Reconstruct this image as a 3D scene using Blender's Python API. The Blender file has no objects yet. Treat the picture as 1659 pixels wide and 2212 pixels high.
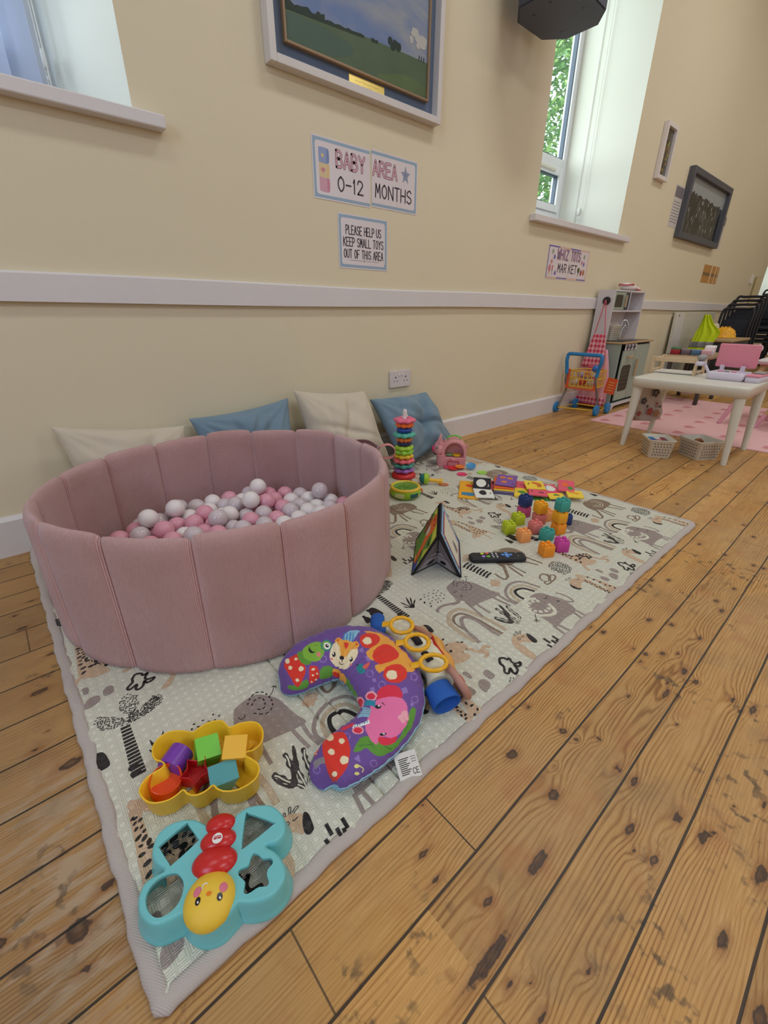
import bpy, math, random
import numpy as np
from mathutils import Vector, Matrix, geometry
from math import sin, cos, pi, radians as R

S = bpy.context.scene
# ---------------------------------------------------------------- camera
cam_d = bpy.data.cameras.new('camera'); cam = bpy.data.objects.new('camera', cam_d)
S.collection.objects.link(cam)
YAW, PITCH, ROLL = 0.7213, -0.4339, 0.0018
cam.matrix_world = (Matrix.Translation((0.0671, -1.8193, 0.7606)) @ Matrix.Rotation(-YAW, 4, 'Z')
                    @ Matrix.Rotation(pi/2 + PITCH, 4, 'X') @ Matrix.Rotation(ROLL, 4, 'Z'))
cam_d.sensor_fit = 'HORIZONTAL'; cam_d.sensor_width = 36.0
cam_d.lens = 932.12/1659*36.0
cam_d.clip_start = 0.02; cam_d.clip_end = 200
S.camera = cam
# ---------------------------------------------------------------- exposure
S.view_settings.view_transform = 'Standard'; S.view_settings.look = 'None'
S.view_settings.gamma = 1.0; S.view_settings.use_curve_mapping = False
S.view_settings.exposure = 0.0
# ---------------------------------------------------------------- sky
W = bpy.data.worlds.new('overcast_sky'); S.world = W; W.use_nodes = True
wn = W.node_tree; bgn = wn.nodes['Background']
bgn.inputs[0].default_value = (0.80, 0.92, 1.0, 1); bgn.inputs[1].default_value = 3.0
# ---------------------------------------------------------------- the hall's lamps
def area(name, loc, target, sx, sy, watts, col):
    l = bpy.data.lights.new(name, 'AREA'); l.shape = 'RECTANGLE'; l.size = sx; l.size_y = sy
    l.energy = watts; l.color = col
    o = bpy.data.objects.new(name, l); S.collection.objects.link(o); o.location = loc
    d = Vector(target) - Vector(loc); o.rotation_euler = d.to_track_quat('-Z', 'Y').to_euler()
    return o
WARM = (1.0, 1.03, 1.0); NEUT = (.97, 1.03, 1.08); COOL = (.58, .78, 1.15)
for i, x in enumerate((-0.6, 2.2, 5.0, 7.8)):
    area('hall_light', (x, -1.5, 3.75), (x, -1.3, 0), 1.2, .35, (11, 20, 18, 11)[i], (NEUT, NEUT, WARM, WARM)[i])
for i, x in enumerate((0.5, 4.5, 8.5)):
    area('hall_light', (x, -4.6, 3.75), (x, -4.4, 0), 1.2, .35, (31, 27, 22)[i], (NEUT, WARM, WARM)[i])
# daylight of the windows across the hall and of the one in the left wall
area('window_light', (-2.7, -2.4, 2.3), (0.7, 0, 1.7), 1.2, 1.8, 40, COOL)
area('window_light', (1.0, -6.6, 2.2), (1.0, -1, 1.0), 1.2, 1.9, 15, COOL)
area('window_light', (5.5, -6.6, 2.2), (5.5, -1, 1.0), 1.2, 1.9, 15, COOL)
# very soft, low, broad sun lamp added to brighten the tall windows' reveals
sd = bpy.data.lights.new('reveal_fill_sun', 'SUN'); sd.energy = 3.4; sd.angle = 0.9; sd.color = (.93, .98, 1.0)
so = bpy.data.objects.new('reveal_fill_sun', sd); S.collection.objects.link(so)
so.rotation_euler = Vector((.76, -.50, -.42)).to_track_quat('-Z', 'Y').to_euler()

# ---------------------------------------------------------------- tools
def lin(c):
    c = c/255.0
    return c/12.92 if c <= 0.04045 else ((c+0.055)/1.055)**2.4
def rgb(c, a=1): return (lin(c[0]), lin(c[1]), lin(c[2]), a)
MATS = {}
def M(name, col=(200, 200, 200), rough=.6, bump=0, bscale=60, metal=0, var=0, vscale=8, spec=.5, trans=0, alpha=1, sheen=0, emit=0, coat=0, fine=(1, 1, 1), ior=None, sss=0):
    if name in MATS: return MATS[name]
    m = bpy.data.materials.new(name); m.use_nodes = True; MATS[name] = m
    nt = m.node_tree; b = nt.nodes['Principled BSDF']; L = nt.links
    b.inputs['Base Color'].default_value = rgb(col); b.inputs['Roughness'].default_value = rough
    b.inputs['Metallic'].default_value = metal; b.inputs['Specular IOR Level'].default_value = spec
    b.inputs['Transmission Weight'].default_value = trans; b.inputs['Alpha'].default_value = alpha
    b.inputs['Coat Weight'].default_value = coat
    if ior: b.inputs['IOR'].default_value = ior
    if sss: b.inputs['Subsurface Weight'].default_value = sss; b.inputs['Subsurface Radius'].default_value = (.02, .012, .012); b.inputs['Subsurface Scale'].default_value = 1
    if sheen: b.inputs['Sheen Weight'].default_value = sheen; b.inputs['Sheen Roughness'].default_value = .4
    if emit: b.inputs['Emission Color'].default_value = rgb(col); b.inputs['Emission Strength'].default_value = emit
    tc = nt.nodes.new('ShaderNodeTexCoord'); mp = nt.nodes.new('ShaderNodeMapping')
    L.new(tc.outputs['Object'], mp.inputs[0]); mp.inputs['Scale'].default_value = fine
    if bump:
        n = nt.nodes.new('ShaderNodeTexNoise'); n.inputs['Scale'].default_value = bscale; n.inputs['Detail'].default_value = 4
        bp = nt.nodes.new('ShaderNodeBump'); bp.inputs['Strength'].default_value = bump; bp.inputs['Distance'].default_value = .002
        L.new(mp.outputs[0], n.inputs['Vector']); L.new(n.outputs[0], bp.inputs['Height']); L.new(bp.outputs[0], b.inputs['Normal'])
    if var:
        n = nt.nodes.new('ShaderNodeTexNoise'); n.inputs['Scale'].default_value = vscale; n.inputs['Detail'].default_value = 3
        hs = nt.nodes.new('ShaderNodeHueSaturation'); hs.inputs['Color'].default_value = rgb(col)
        mr = nt.nodes.new('ShaderNodeMapRange'); mr.inputs[3].default_value = 1-var; mr.inputs[4].default_value = 1+var
        L.new(mp.outputs[0], n.inputs['Vector']); L.new(n.outputs[0], mr.inputs[0]); L.new(mr.outputs[0], hs.inputs['Value'])
        L.new(hs.outputs[0], b.inputs['Base Color'])
    return m
def tag(o, label=None, cat=None, group=None, kind=None):
    if label: o['label'] = label
    if cat: o['category'] = cat
    if group: o['group'] = group
    if kind: o['kind'] = kind
    return o
def empty(name, loc=(0, 0, 0), rz=0, label=None, cat=None, group=None):
    o = bpy.data.objects.new(name, None); S.collection.objects.link(o); o.location = loc
    o.rotation_euler = (0, 0, rz); o.empty_display_size = .02
    return tag(o, label, cat, group)

class MB:
    """collects shapes into one mesh"""
    def __init__(s): s.v = []; s.f = []; s.m = []; s.sm = []; s.off = 0
    def add(s, vs, fs, mi=0, sm=False, T=None):
        b = len(s.v)
        if T is not None: vs = [tuple(T @ Vector(v)) for v in vs]
        s.v += [tuple(v) for v in vs]
        for f in fs: s.f.append(tuple(b+i for i in f)); s.m.append(mi+s.off); s.sm.append(sm)
        return s
    def box(s, x0, x1, y0, y1, z0, z1, mi=0, T=None):
        vs = [(x, y, z) for z in (z0, z1) for y in (y0, y1) for x in (x0, x1)]
        return s.add(vs, [(0, 2, 3, 1), (4, 5, 7, 6), (0, 1, 5, 4), (2, 6, 7, 3), (0, 4, 6, 2), (1, 3, 7, 5)], mi, False, T)
    def rbox(s, x0, x1, y0, y1, z0, z1, r=.004, mi=0, T=None, n=4):
        # box whose upright edges are round and whose top/bottom edges are softened
        def ring(i, z):
            o = []
            for cx, cy, a0 in ((x1-r, y1-r, 0), (x0+r, y1-r, pi/2), (x0+r, y0+r, pi), (x1-r, y0+r, 1.5*pi)):
                for k in range(n+1):
                    a = a0+k/n*pi/2; o.append((cx+(r-i)*cos(a), cy+(r-i)*sin(a), z))
            return o
        e = min(r*.45, (z1-z0)*.3)
        return s.loft([ring(e, z0), ring(0, z0+e), ring(0, z1-e), ring(e, z1)], True, mi, True, T, sm=True)
    def loft(s, rings, closed=True, mi=0, caps=False, T=None, sm=True, loop=False):
        n = len(rings[0]); vs = [p for r in rings for p in r]; fs = []
        m = len(rings)
        for i in range(m if loop else m-1):
            for j in range(n if closed else n-1):
                a = i*n+j; b = i*n+(j+1) % n; c = ((i+1) % m)*n+(j+1) % n; d = ((i+1) % m)*n+j
                fs.append((a, b, c, d))
        s.add(vs, fs, mi, sm, T)
        if caps:
            s.add(rings[0], [tuple(range(n))[::-1]], mi, False, T); s.add(rings[-1], [tuple(range(n))], mi, False, T)
        return s
    def cyl(s, p0, p1, r0, r1=None, n=16, mi=0, caps=True, T=None, sm=True):
        r1 = r0 if r1 is None else r1
        p0 = Vector(p0); p1 = Vector(p1); d = (p1-p0).normalized()
        a = d.orthogonal().normalized(); b = d.cross(a)
        rg = [[tuple(p+a*(r*cos(2*pi*k/n))+b*(r*sin(2*pi*k/n))) for k in range(n)] for p, r in ((p0, r0), (p1, r1))]
        return s.loft(rg, True, mi, caps, T, sm)
    def tube(s, pts, r, n=10, mi=0, closed=False, T=None, caps=True, sm=True, flat=None):
        P = [Vector(p) for p in pts]; m = len(P); rr = r if hasattr(r, '__len__') else [r]*m
        t0 = (P[1]-P[0]).normalized(); a = Vector((0, 0, 1)) if abs(t0.z) < .9 else Vector((1, 0, 0))
        a = (a-t0*a.dot(t0)).normalized(); rings = []
        for i in range(m):
            if closed: t = (P[(i+1) % m]-P[i-1]).normalized()
            else: t = (P[min(i+1, m-1)]-P[max(i-1, 0)]).normalized()
            a = (a-t*a.dot(t)).normalized(); b = t.cross(a)
            fa = 1 if flat is None else flat
            rings.append([tuple(P[i]+a*(rr[i]*fa*cos(2*pi*k/n))+b*(rr[i]*sin(2*pi*k/n))) for k in range(n)])
        return s.loft(rings, True, mi, caps and not closed, T, sm, closed)
    def lathe(s, prof, n=24, mi=0, T=None, fn=None, sm=True, caps=False):
        rings = []
        for r, z in prof:
            rings.append([((r*(fn(2*pi*k/n, r) if fn else 1))*cos(2*pi*k/n), (r*(fn(2*pi*k/n, r) if fn else 1))*sin(2*pi*k/n), z) for k in range(n)])
        return s.loft(rings, True, mi, caps, T, sm)
    def ell(s, c, rx, ry, rz, n=20, m=12, mi=0, T=None, lo=-pi/2):
        rings = []
        for i in range(m+1):
            a = lo+(pi/2-lo)*i/m; k = max(cos(a), 1e-3)
            rings.append([(c[0]+rx*k*cos(2*pi*j/n), c[1]+ry*k*sin(2*pi*j/n), c[2]+rz*sin(a)) for j in range(n)])
        return s.loft(rings, True, mi, True, T)
    def prism(s, poly, z0, z1, mi=0, T=None, bev=0, holes=()):
        n = len(poly)
        ar = sum(poly[i][0]*poly[(i+1) % n][1]-poly[(i+1) % n][0]*poly[i][1] for i in range(n))
        if ar < 0: poly = poly[::-1]
        def walls(pl, z0, z1, flip=False):
            k = len(pl); vs = [(x, y, z0) for x, y in pl]+[(x, y, z1) for x, y in pl]
            fs = [(i, (i+1) % k, k+(i+1) % k, k+i) for i in range(k)]
            if flip: fs = [f[::-1] for f in fs]
            s.add(vs, fs, mi, False, T)
        walls(poly, z0, z1)
        for h in holes:
            ah = sum(h[i][0]*h[(i+1) % len(h)][1]-h[(i+1) % len(h)][0]*h[i][1] for i in range(len(h)))
            walls(h if ah > 0 else h[::-1], z0, z1, True)
        loops = [[Vector((x, y, 0)) for x, y in poly]]+[[Vector((x, y, 0)) for x, y in h] for h in holes]
        flatv = [p for l in loops for p in l]; tr = geometry.tessellate_polygon(loops)
        up = []; dn = []
        for t in tr:
            a, b, c = [flatv[i] for i in t]
            ccw = (b-a).cross(c-a).z > 0
            up.append(t if ccw else t[::-1]); dn.append(t[::-1] if ccw else t)
        s.add([(p.x, p.y, z1) for p in flatv], up, mi, False, T)
        s.add([(p.x, p.y, z0) for p in flatv], dn, mi, False, T)
        return s
    def flat(s, poly, z=0, mi=0, T=None):
        L = [Vector((x, y, 0)) for x, y in poly]
        if len(L) < 3: return s
        tr = geometry.tessellate_polygon([L]); up = []
        for t in tr:
            a, b, c = [L[i] for i in t]; up.append(t if (b-a).cross(c-a).z > 0 else t[::-1])
        return s.add([(p.x, p.y, z) for p in L], up, mi, False, T)
    def ribbon(s, pts, w, z=0, mi=0, closed=False, T=None):
        P = [Vector((p[0], p[1])) for p in pts]; m = len(P); ww = w if hasattr(w, '__len__') else [w]*m
        l = []; r = []
        for i in range(m):
            if closed: t = P[(i+1) % m]-P[i-1]
            else: t = P[min(i+1, m-1)]-P[max(i-1, 0)]
            if t.length < 1e-9: t = Vector((1, 0))
            t.normalize(); nn = Vector((-t.y, t.x))*ww[i]/2
            l.append(P[i]+nn); r.append(P[i]-nn)
        vs = [(p.x, p.y, z) for p in l+r]
        fs = [(i, m+i, m+(i+1) % m, (i+1) % m) for i in range(m if closed else m-1)]
        return s.add(vs, fs, mi, False, T)
    def disc(s, cx, cy, rx, ry=None, z=0, mi=0, n=16, ang=0, T=None):
        ry = rx if ry is None else ry
        ca, sa = cos(ang), sin(ang)
        return s.add([(cx+rx*cos(2*pi*k/n)*ca-ry*sin(2*pi*k/n)*sa, cy+rx*cos(2*pi*k/n)*sa+ry*sin(2*pi*k/n)*ca, z) for k in range(n)], [tuple(range(n))], mi, False, T)
    def build(s, name, mats, parent=None, bevel=0, label=None, cat=None, group=None, kind=None, subsurf=0, loc=None, rz=0):
        me = bpy.data.meshes.new(name); me.from_pydata(s.v, [], s.f)
        for m in (mats if isinstance(mats, (list, tuple)) else [mats]): me.materials.append(m)
        me.polygons.foreach_set('material_index', s.m); me.polygons.foreach_set('use_smooth', s.sm)
        me.update()
        o = bpy.data.objects.new(name, me); S.collection.objects.link(o)
        if parent is not None: o.parent = parent
        if loc is not None: o.location = loc; o.rotation_euler = (0, 0, rz)
        if bevel:
            b = o.modifiers.new('bevel', 'BEVEL'); b.width = bevel; b.segments = 2; b.limit_method = 'ANGLE'; b.angle_limit = R(40)
            b.harden_normals = False
        if subsurf:
            b = o.modifiers.new('sub', 'SUBSURF'); b.levels = subsurf; b.render_levels = subsurf
        return tag(o, label, cat, group, kind)
def smooth_pts(pts, closed=False, k=6):
    P = [tuple(p) for p in pts]; n = len(P); D = len(P[0]); out = []
    if n < 3 : 
        return [tuple(P[0][d]+(P[-1][d]-P[0][d])*i/k for d in range(D)) for i in range(k+1)] if n == 2 else P
    for i in range(n if closed else n-1):
        p1 = P[i]; p2 = P[(i+1) % n]
        p0 = P[i-1] if (closed or i > 0) else tuple(2*a-b for a, b in zip(p1, p2))
        p3 = P[(i+2) % n] if (closed or i+2 < n) else tuple(2*b-a for a, b in zip(p1, p2))
        for j in range(k):
            t = j/k
            out.append(tuple(.5*(2*p1[d]+(p2[d]-p0[d])*t+(2*p0[d]-5*p1[d]+4*p2[d]-p3[d])*t*t+(3*p1[d]-p0[d]-3*p2[d]+p3[d])*t**3) for d in range(D)))
    if not closed: out.append(P[-1])
    return out
def TM(loc=(0, 0, 0), rz=0, rx=0, ry=0, sc=1):
    return Matrix.Translation(loc) @ Matrix.Rotation(rz, 4, 'Z') @ Matrix.Rotation(ry, 4, 'Y') @ Matrix.Rotation(rx, 4, 'X') @ Matrix.Scale(sc, 4)
def frame3(o, ex, ey):
    ex = Vector(ex).normalized(); ey = Vector(ey); ey = (ey-ex*ey.dot(ex)).normalized(); ez = ex.cross(ey)
    return Matrix(((ex.x, ey.x, ez.x, o[0]), (ex.y, ey.y, ez.y, o[1]), (ex.z, ey.z, ez.z, o[2]), (0, 0, 0, 1)))
def copy_tree(o, parent=None):
    c = o.copy(); S.collection.objects.link(c); c.parent = parent
    for ch in [k for k in o.children]: copy_tree(ch, c)
    return c
GL = {'A': 'l0,0 .5,1 1,0|l.2,.36 .8,.36', 'B': 'l0,0 0,1|s0,1 .6,.97 .85,.76 .6,.55 0,.52|s.1,.52 .7,.5 1,.27 .7,.03 0,0', 'E': 'l1,1 0,1 0,0 1,0|l0,.52 .8,.52', 'F': 'l1,1 0,1 0,0|l0,.52 .8,.52', 'H': 'l0,0 0,1|l1,0 1,1|l0,.5 1,.5', 'I': 'l.5,0 .5,1',
 'K': 'l0,0 0,1|l1,1 0,.42|l.25,.55 1,0', 'L': 'l0,1 0,0 1,0', 'M': 'l0,0 .12,1 .5,.35 .88,1 1,0', 'N': 'l0,0 0,1 1,0 1,1', 'O': 's.5,1 .08,.75 .05,.3 .5,0 .95,.3 .92,.75 .5,1', 'P': 'l0,0 0,1|s0,1 .7,.97 1,.74 .7,.5 0,.45', 'R': 'l0,0 0,1|s0,1 .7,.97 .95,.75 .7,.52 0,.48|l.4,.5 1,0',
 'S': 's.95,.85 .6,1 .1,.85 .12,.6 .85,.42 .95,.15 .5,0 .02,.15', 'T': 'l0,1 1,1|l.5,1 .5,0', 'U': 's0,1 .02,.3 .5,0 .98,.3 1,1', 'W': 'l0,1 .2,0 .5,.7 .8,0 1,1', 'Y': 'l0,1 .5,.5 1,1|l.5,.5 .5,0', 'Z': 'l0,1 1,1 0,0 1,0', '0': 's.5,1 .08,.75 .05,.3 .5,0 .95,.3 .92,.75 .5,1', '1': 'l.2,.78 .55,1 .55,0', '2': 's.02,.75 .2,.97 .7,.95 .9,.7 .5,.35 .02,.02|l.02,.02 1,.02', '-': 'l0,.5 1,.5',
 'C': 's1,.8 .6,1 .1,.8 .05,.25 .5,0 1,.2', 'e': 's.1,.32 .9,.36 .8,.6 .4,.66 .05,.35 .3,.02 .9,.12', 'i': 'l.5,0 .5,.6|l.5,.8 .5,.86', 'g': 's.9,.6 .3,.62 .05,.35 .3,.1 .9,.3|s.95,.62 .9,.0 .5,-.25 .05,-.15', 'r': 'l.1,0 .1,.62|s.1,.35 .5,.6 .95,.58', 'u': 's.05,.62 .1,.1 .5,0 .9,.2|l.9,.62 .9,0', 'p': 'l.08,.62 .08,-.3|s.08,.5 .5,.64 .92,.35 .5,.02 .08,.1'}
def text_shape(mb, txt, x, y, h, w=None, mi=0, T=None, thick=0.0, z=0.0, align='LEFT', stroke=None):
    """hand-lettered strokes: h = letter height, w = whole width"""
    adv = [(.55 if c in ' ' else (.45 if c in 'I1i' else (.85 if c == '-' else 1)))+.38 for c in txt]; tot = sum(adv)-.38; u = (w/tot) if w else h*.42
    st_w = stroke or h*.13; cx = x-(tot*u/2 if align == 'CENTER' else 0)
    for c, a in zip(txt, adv):
        gw = (a-.38)*u
        for sg in GL.get(c, '').split('|'):
            if not sg: continue
            P = [tuple(float(q) for q in p.split(',')) for p in sg[1:].split()]
            P = [(cx+p[0]*gw, y+p[1]*h) for p in P]
            if sg[0] == 's': P = smooth_pts(P, False, 5); mb.ribbon(P, st_w, z, mi, T=T)
            else:
                for p, q in zip(P, P[1:]): mb.ribbon([p, q], st_w, z, mi, T=T)
            for p in P if sg[0] == 'l' else (P[0], P[-1]): mb.disc(p[0], p[1], st_w/2, st_w/2, z+.00001, mi, 8, T=T)
        cx += a*u
WALLT = frame3((0, 0, 0), (1, 0, 0), (0, 0, 1))      # x right, y up, z out of the wall (into the room)
VX = Vector((cos(YAW), -sin(YAW), 0)); VY = Vector((sin(YAW), cos(YAW), 0))
KNOTS = [(0.613,-1.568,0.0161,0.0105),(0.733,-1.606,0.0092,0.0095),(0.735,-1.633,0.0059,0.0056),(0.769,-1.662,0.0074,0.0057),(0.65,-1.635,0.0062,0.0041),(0.602,-1.659,0.0157,0.0102),(0.735,-1.713,0.0143,0.0059),(0.732,-1.741,0.0155,0.0063),(1.085,-1.603,0.0115,0.0054),(1.087,-1.632,0.0099,0.0075),(1.051,-1.635,0.0129,0.0052),(1.12,-1.659,0.01,0.0076),(1.148,-1.685,0.0102,0.0044),(1.097,-1.713,0.0213,0.0064),(1.079,-1.741,0.0097,0.0085),(1.062,-1.728,0.0072,0.0047),(0.991,-1.709,0.0215,0.006),(0.923,-1.656,0.0089,0.0039),(1.027,-1.7,0.0079,0.0041),(0.732,-1.527,0.0094,0.0061),(1.093,-1.528,0.0075,0.0049),(1.23,-1.586,0.0108,0.0053),(1.254,-1.702,0.0127,0.0053),(1.431,-1.707,0.016,0.0065),(1.083,-1.809,0.013,0.0053),(1.082,-1.845,0.0211,0.0063),(1.057,-1.827,0.008,0.0042),(0.921,-1.752,0.0066,0.003),(0.644,-1.769,0.0159,0.0072),(0.723,-1.814,0.0167,0.0067),(0.72,-1.85,0.0218,0.0067),(0.626,-1.811,0.0133,0.0063),(0.615,-1.786,0.006,0.0039),(0.725,-1.924,0.0233,0.0084),(0.594,-1.907,0.0178,0.007),(0.394,-1.674,0.0107,0.0063),(0.49,-1.695,0.0337,0.0081),(0.342,-1.712,0.0573,0.0082),(0.344,-1.745,0.0114,0.0047),(0.368,-1.76,0.0052,0.003),(0.35,-1.783,0.0114,0.0047),(0.544,-1.956,0.0197,0.0083),(0.295,-1.687,0.0051,0.003),(0.431,-1.802,0.0065,0.003),(0.366,-1.572,0.0142,0.005),(0.356,-1.609,0.0161,0.0049),(0.856,-1.903,0.0098,0.0037),(0.814,-1.872,0.0061,0.003),(0.739,-1.863,0.0058,0.003),(1.448,-1.521,0.0062,0.0033),(1.49,-1.558,0.0084,0.0041),(1.44,-1.624,0.0081,0.0046),(1.444,-1.604,0.0051,0.0033),(1.491,-1.798,0.0103,0.0047),(1.803,-1.629,0.0097,0.004),(1.797,-1.735,0.0073,0.0032),(1.084,-1.498,0.0134,0.0044),(1.8,-1.709,0.0073,0.0032),(-0.054,-0.507,0.0155,0.0078),(-0.044,-0.796,0.0218,0.0092),(-0.019,-1.038,0.0223,0.0113),(-0.05,-1.327,0.0176,0.0169),(0.003,-0.589,0.0115,0.0045),(-0.023,-0.377,0.0167,0.005),(-0.044,-0.928,0.0053,0.003),(-0.131,-1.275,0.0087,0.0099),(-0.01,-1.296,0.0158,0.0067),(-0.068,-0.963,0.0131,0.0048),(0.003,-0.855,0.0084,0.0038),(1.235,-1.588,0.012,0.007),(1.09,-1.527,0.012,0.007),(1.259,-1.636,0.012,0.007),(1.473,-1.684,0.012,0.007),(1.253,-1.702,0.012,0.007),(1.488,-1.554,0.012,0.007),(1.448,-1.519,0.012,0.007),(1.828,-1.545,0.012,0.007),(1.808,-1.627,0.012,0.007),(2.099,-1.527,0.012,0.007),(1.797,-1.709,0.012,0.007),(1.435,-1.706,0.012,0.007),(2.14,-1.612,0.012,0.007),(1.49,-1.406,0.012,0.007),(1.798,-1.736,0.012,0.007),(2.346,-1.116,0.012,0.007),(2.567,-0.771,0.012,0.007),(2.208,-1.253,0.012,0.007),(2.392,-1.43,0.012,0.007),(2.849,-1.408,0.012,0.007),(2.397,-0.729,0.012,0.007),(2.418,-0.529,0.012,0.007),(2.417,-0.613,0.012,0.007),(2.34,-0.462,0.012,0.007),(2.529,-0.243,0.012,0.007),(2.741,-1.224,0.012,0.007),(2.538,-1.507,0.012,0.007),(2.174,-1.368,0.012,0.007),(1.587,-1.702,0.012,0.007),(2.047,-1.661,0.012,0.007),(3.882,-0.858,0.012,0.007),(2.516,-1.028,0.012,0.007)]
BALLS = [('w',0.3182,-0.4106,0.1694),('c',0.3574,-0.3578,0.125),('w',0.4082,-0.3798,0.1666),('c',0.4939,-0.3185,0.1257),('w',0.4476,-0.3808,0.1206),('w',0.5541,-0.3126,0.1252),('p',0.6141,-0.3215,0.1248),('c',0.5765,-0.3687,0.1225),('w',0.5163,-0.3746,0.1238),('w',0.5403,-0.4314,0.1163),('p',0.4852,-0.4239,0.1401),('p',0.3945,-0.4161,0.1202),('p',0.4363,-0.4583,0.1314),('p',0.3349,-0.4243,0.1129),('p',0.2817,-0.3791,0.1239),('p',0.2273,-0.4095,0.1243),('c',0.2795,-0.4389,0.1324),('p',0.3408,-0.475,0.1454),('w',0.3915,-0.4955,0.1154),('p',0.346,-0.5329,0.1292),('c',0.4018,-0.5551,0.1365),('p',0.4468,-0.5199,0.1169),('p',0.4908,-0.4786,0.115),('w',0.5452,-0.4868,0.14),('c',0.5293,-0.547,0.114),('c',0.5376,-0.604,0.1322),('c',0.5954,-0.4234,0.1399),('w',0.6417,-0.3752,0.126),('w',0.6267,-0.4871,0.1711),('w',0.7012,-0.3901,0.1723),('c',0.6909,-0.3251,0.125),('p',0.7448,-0.3812,0.1251),('p',0.795,-0.4149,0.125),('c',0.8335,-0.4616,0.1248),('p',0.7321,-0.4505,0.1291),('p',0.6825,-0.4861,0.1476),('p',0.6914,-0.4079,0.1154),('w',0.7792,-0.4881,0.1249),('w',0.8338,-0.522,0.1269),('c',0.8551,-0.5676,0.1699),('w',0.8897,-0.585,0.1218),('w',0.8295,-0.5818,0.1171),('c',0.7795,-0.5485,0.1255),('p',0.7268,-0.519,0.1231),('c',0.6007,-0.4927,0.1168),('p',0.5879,-0.5533,0.1273),('c',0.6462,-0.5313,0.1277),('c',0.724,-0.5789,0.1312),('p',0.6651,-0.5884,0.122),('c',0.6087,-0.6101,0.125),('w',0.7208,-0.6392,0.1234),('w',0.7762,-0.6089,0.1259),('c',0.8457,-0.6389,0.1284),('w',0.6611,-0.6486,0.1259),('p',0.4677,-0.5757,0.1271),('p',0.9059,-0.6434,0.1252),('c',0.4463,-0.2813,0.1247),('p',0.291,-0.4967,0.119),('w',0.7922,-0.667,0.131),('c',0.4932,-0.5229,0.156),('p',0.6461,-0.4478,0.1181),('c',0.4116,-0.3309,0.125),('w',0.1054,-0.658,0.1038),('c',0.103,-0.5509,0.1075),('w',0.1759,-0.6584,0.1125),('w',0.1407,-0.6033,0.1103),('c',0.1724,-0.5496,0.1124),('w',0.1455,-0.4921,0.111),('p',0.176,-0.4383,0.1077),('c',0.2205,-0.8796,0.1025),('w',0.2074,-0.8209,0.1121),('c',0.238,-0.7677,0.113),('w',0.2065,-0.7161,0.1133),('w',0.2362,-0.6634,0.1132),('w',0.2049,-0.6051,0.1117),('w',0.2328,-0.551,0.1117),('p',0.2059,-0.4969,0.1122),('p',0.2842,-0.8785,0.1034),('c',0.269,-0.8196,0.1131),('p',0.2986,-0.7669,0.113),('w',0.2677,-0.715,0.1128),('c',0.2973,-0.6615,0.1126),('w',0.2651,-0.6103,0.1126),('p',0.293,-0.5568,0.1126),('c',0.3074,-0.3255,0.1128),('p',0.3239,-0.9255,0.1108),('p',0.359,-0.8717,0.1129),('w',0.3294,-0.819,0.1128),('w',0.359,-0.766,0.1129),('w',0.3281,-0.714,0.1128),('w',0.3578,-0.6614,0.1127),('c',0.3263,-0.6074,0.1122),('c',0.3906,-0.9258,0.1114),('p',0.4204,-0.8717,0.1116),('c',0.3899,-0.8183,0.1131),('p',0.4195,-0.7655,0.1129),('p',0.3887,-0.7133,0.1128),('w',0.4184,-0.6604,0.1126),('c',0.3873,-0.6086,0.1125),('w',0.4802,-0.981,0.1078),('c',0.4549,-0.9216,0.1134),('w',0.4839,-0.8686,0.1135),('c',0.4509,-0.818,0.1121),('p',0.4803,-0.7652,0.1124),('c',0.4492,-0.7128,0.1128),('w',0.4788,-0.6598,0.1126),('w',0.5407,-0.9805,0.1082),('p',0.5153,-0.9227,0.1124),('w',0.5444,-0.8697,0.1124),('w',0.5134,-0.8158,0.1136),('c',0.5434,-0.7632,0.1135),('c',0.5103,-0.7126,0.1123),('p',0.5413,-0.6608,0.1118),('c',0.6011,-0.9793,0.1083),('w',0.5758,-0.9224,0.1125),('w',0.6048,-0.8694,0.1124),('c',0.5739,-0.8168,0.1126),('w',0.6038,-0.7642,0.1126),('c',0.5743,-0.7113,0.113),('p',0.6735,-0.9766,0.1095),('c',0.6362,-0.9217,0.1126),('c',0.6652,-0.8687,0.1126),('c',0.6343,-0.8164,0.1126),('w',0.6642,-0.7629,0.1125),('c',0.6347,-0.71,0.1126),('w',0.7027,-0.9237,0.1094),('w',0.7256,-0.8679,0.1129),('p',0.6947,-0.8159,0.1128),('w',0.7253,-0.7637,0.1125),('c',0.6952,-0.7107,0.1125),('c',0.7722,-0.9331,0.0969),('c',0.7869,-0.8684,0.1125),('c',0.7567,-0.8161,0.1121),('c',0.7896,-0.7654,0.111),('w',0.7563,-0.7118,0.1121),('c',0.8247,-0.8213,0.1104),('w',0.8542,-0.7683,0.1122),('w',0.824,-0.7158,0.1148)]
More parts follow.
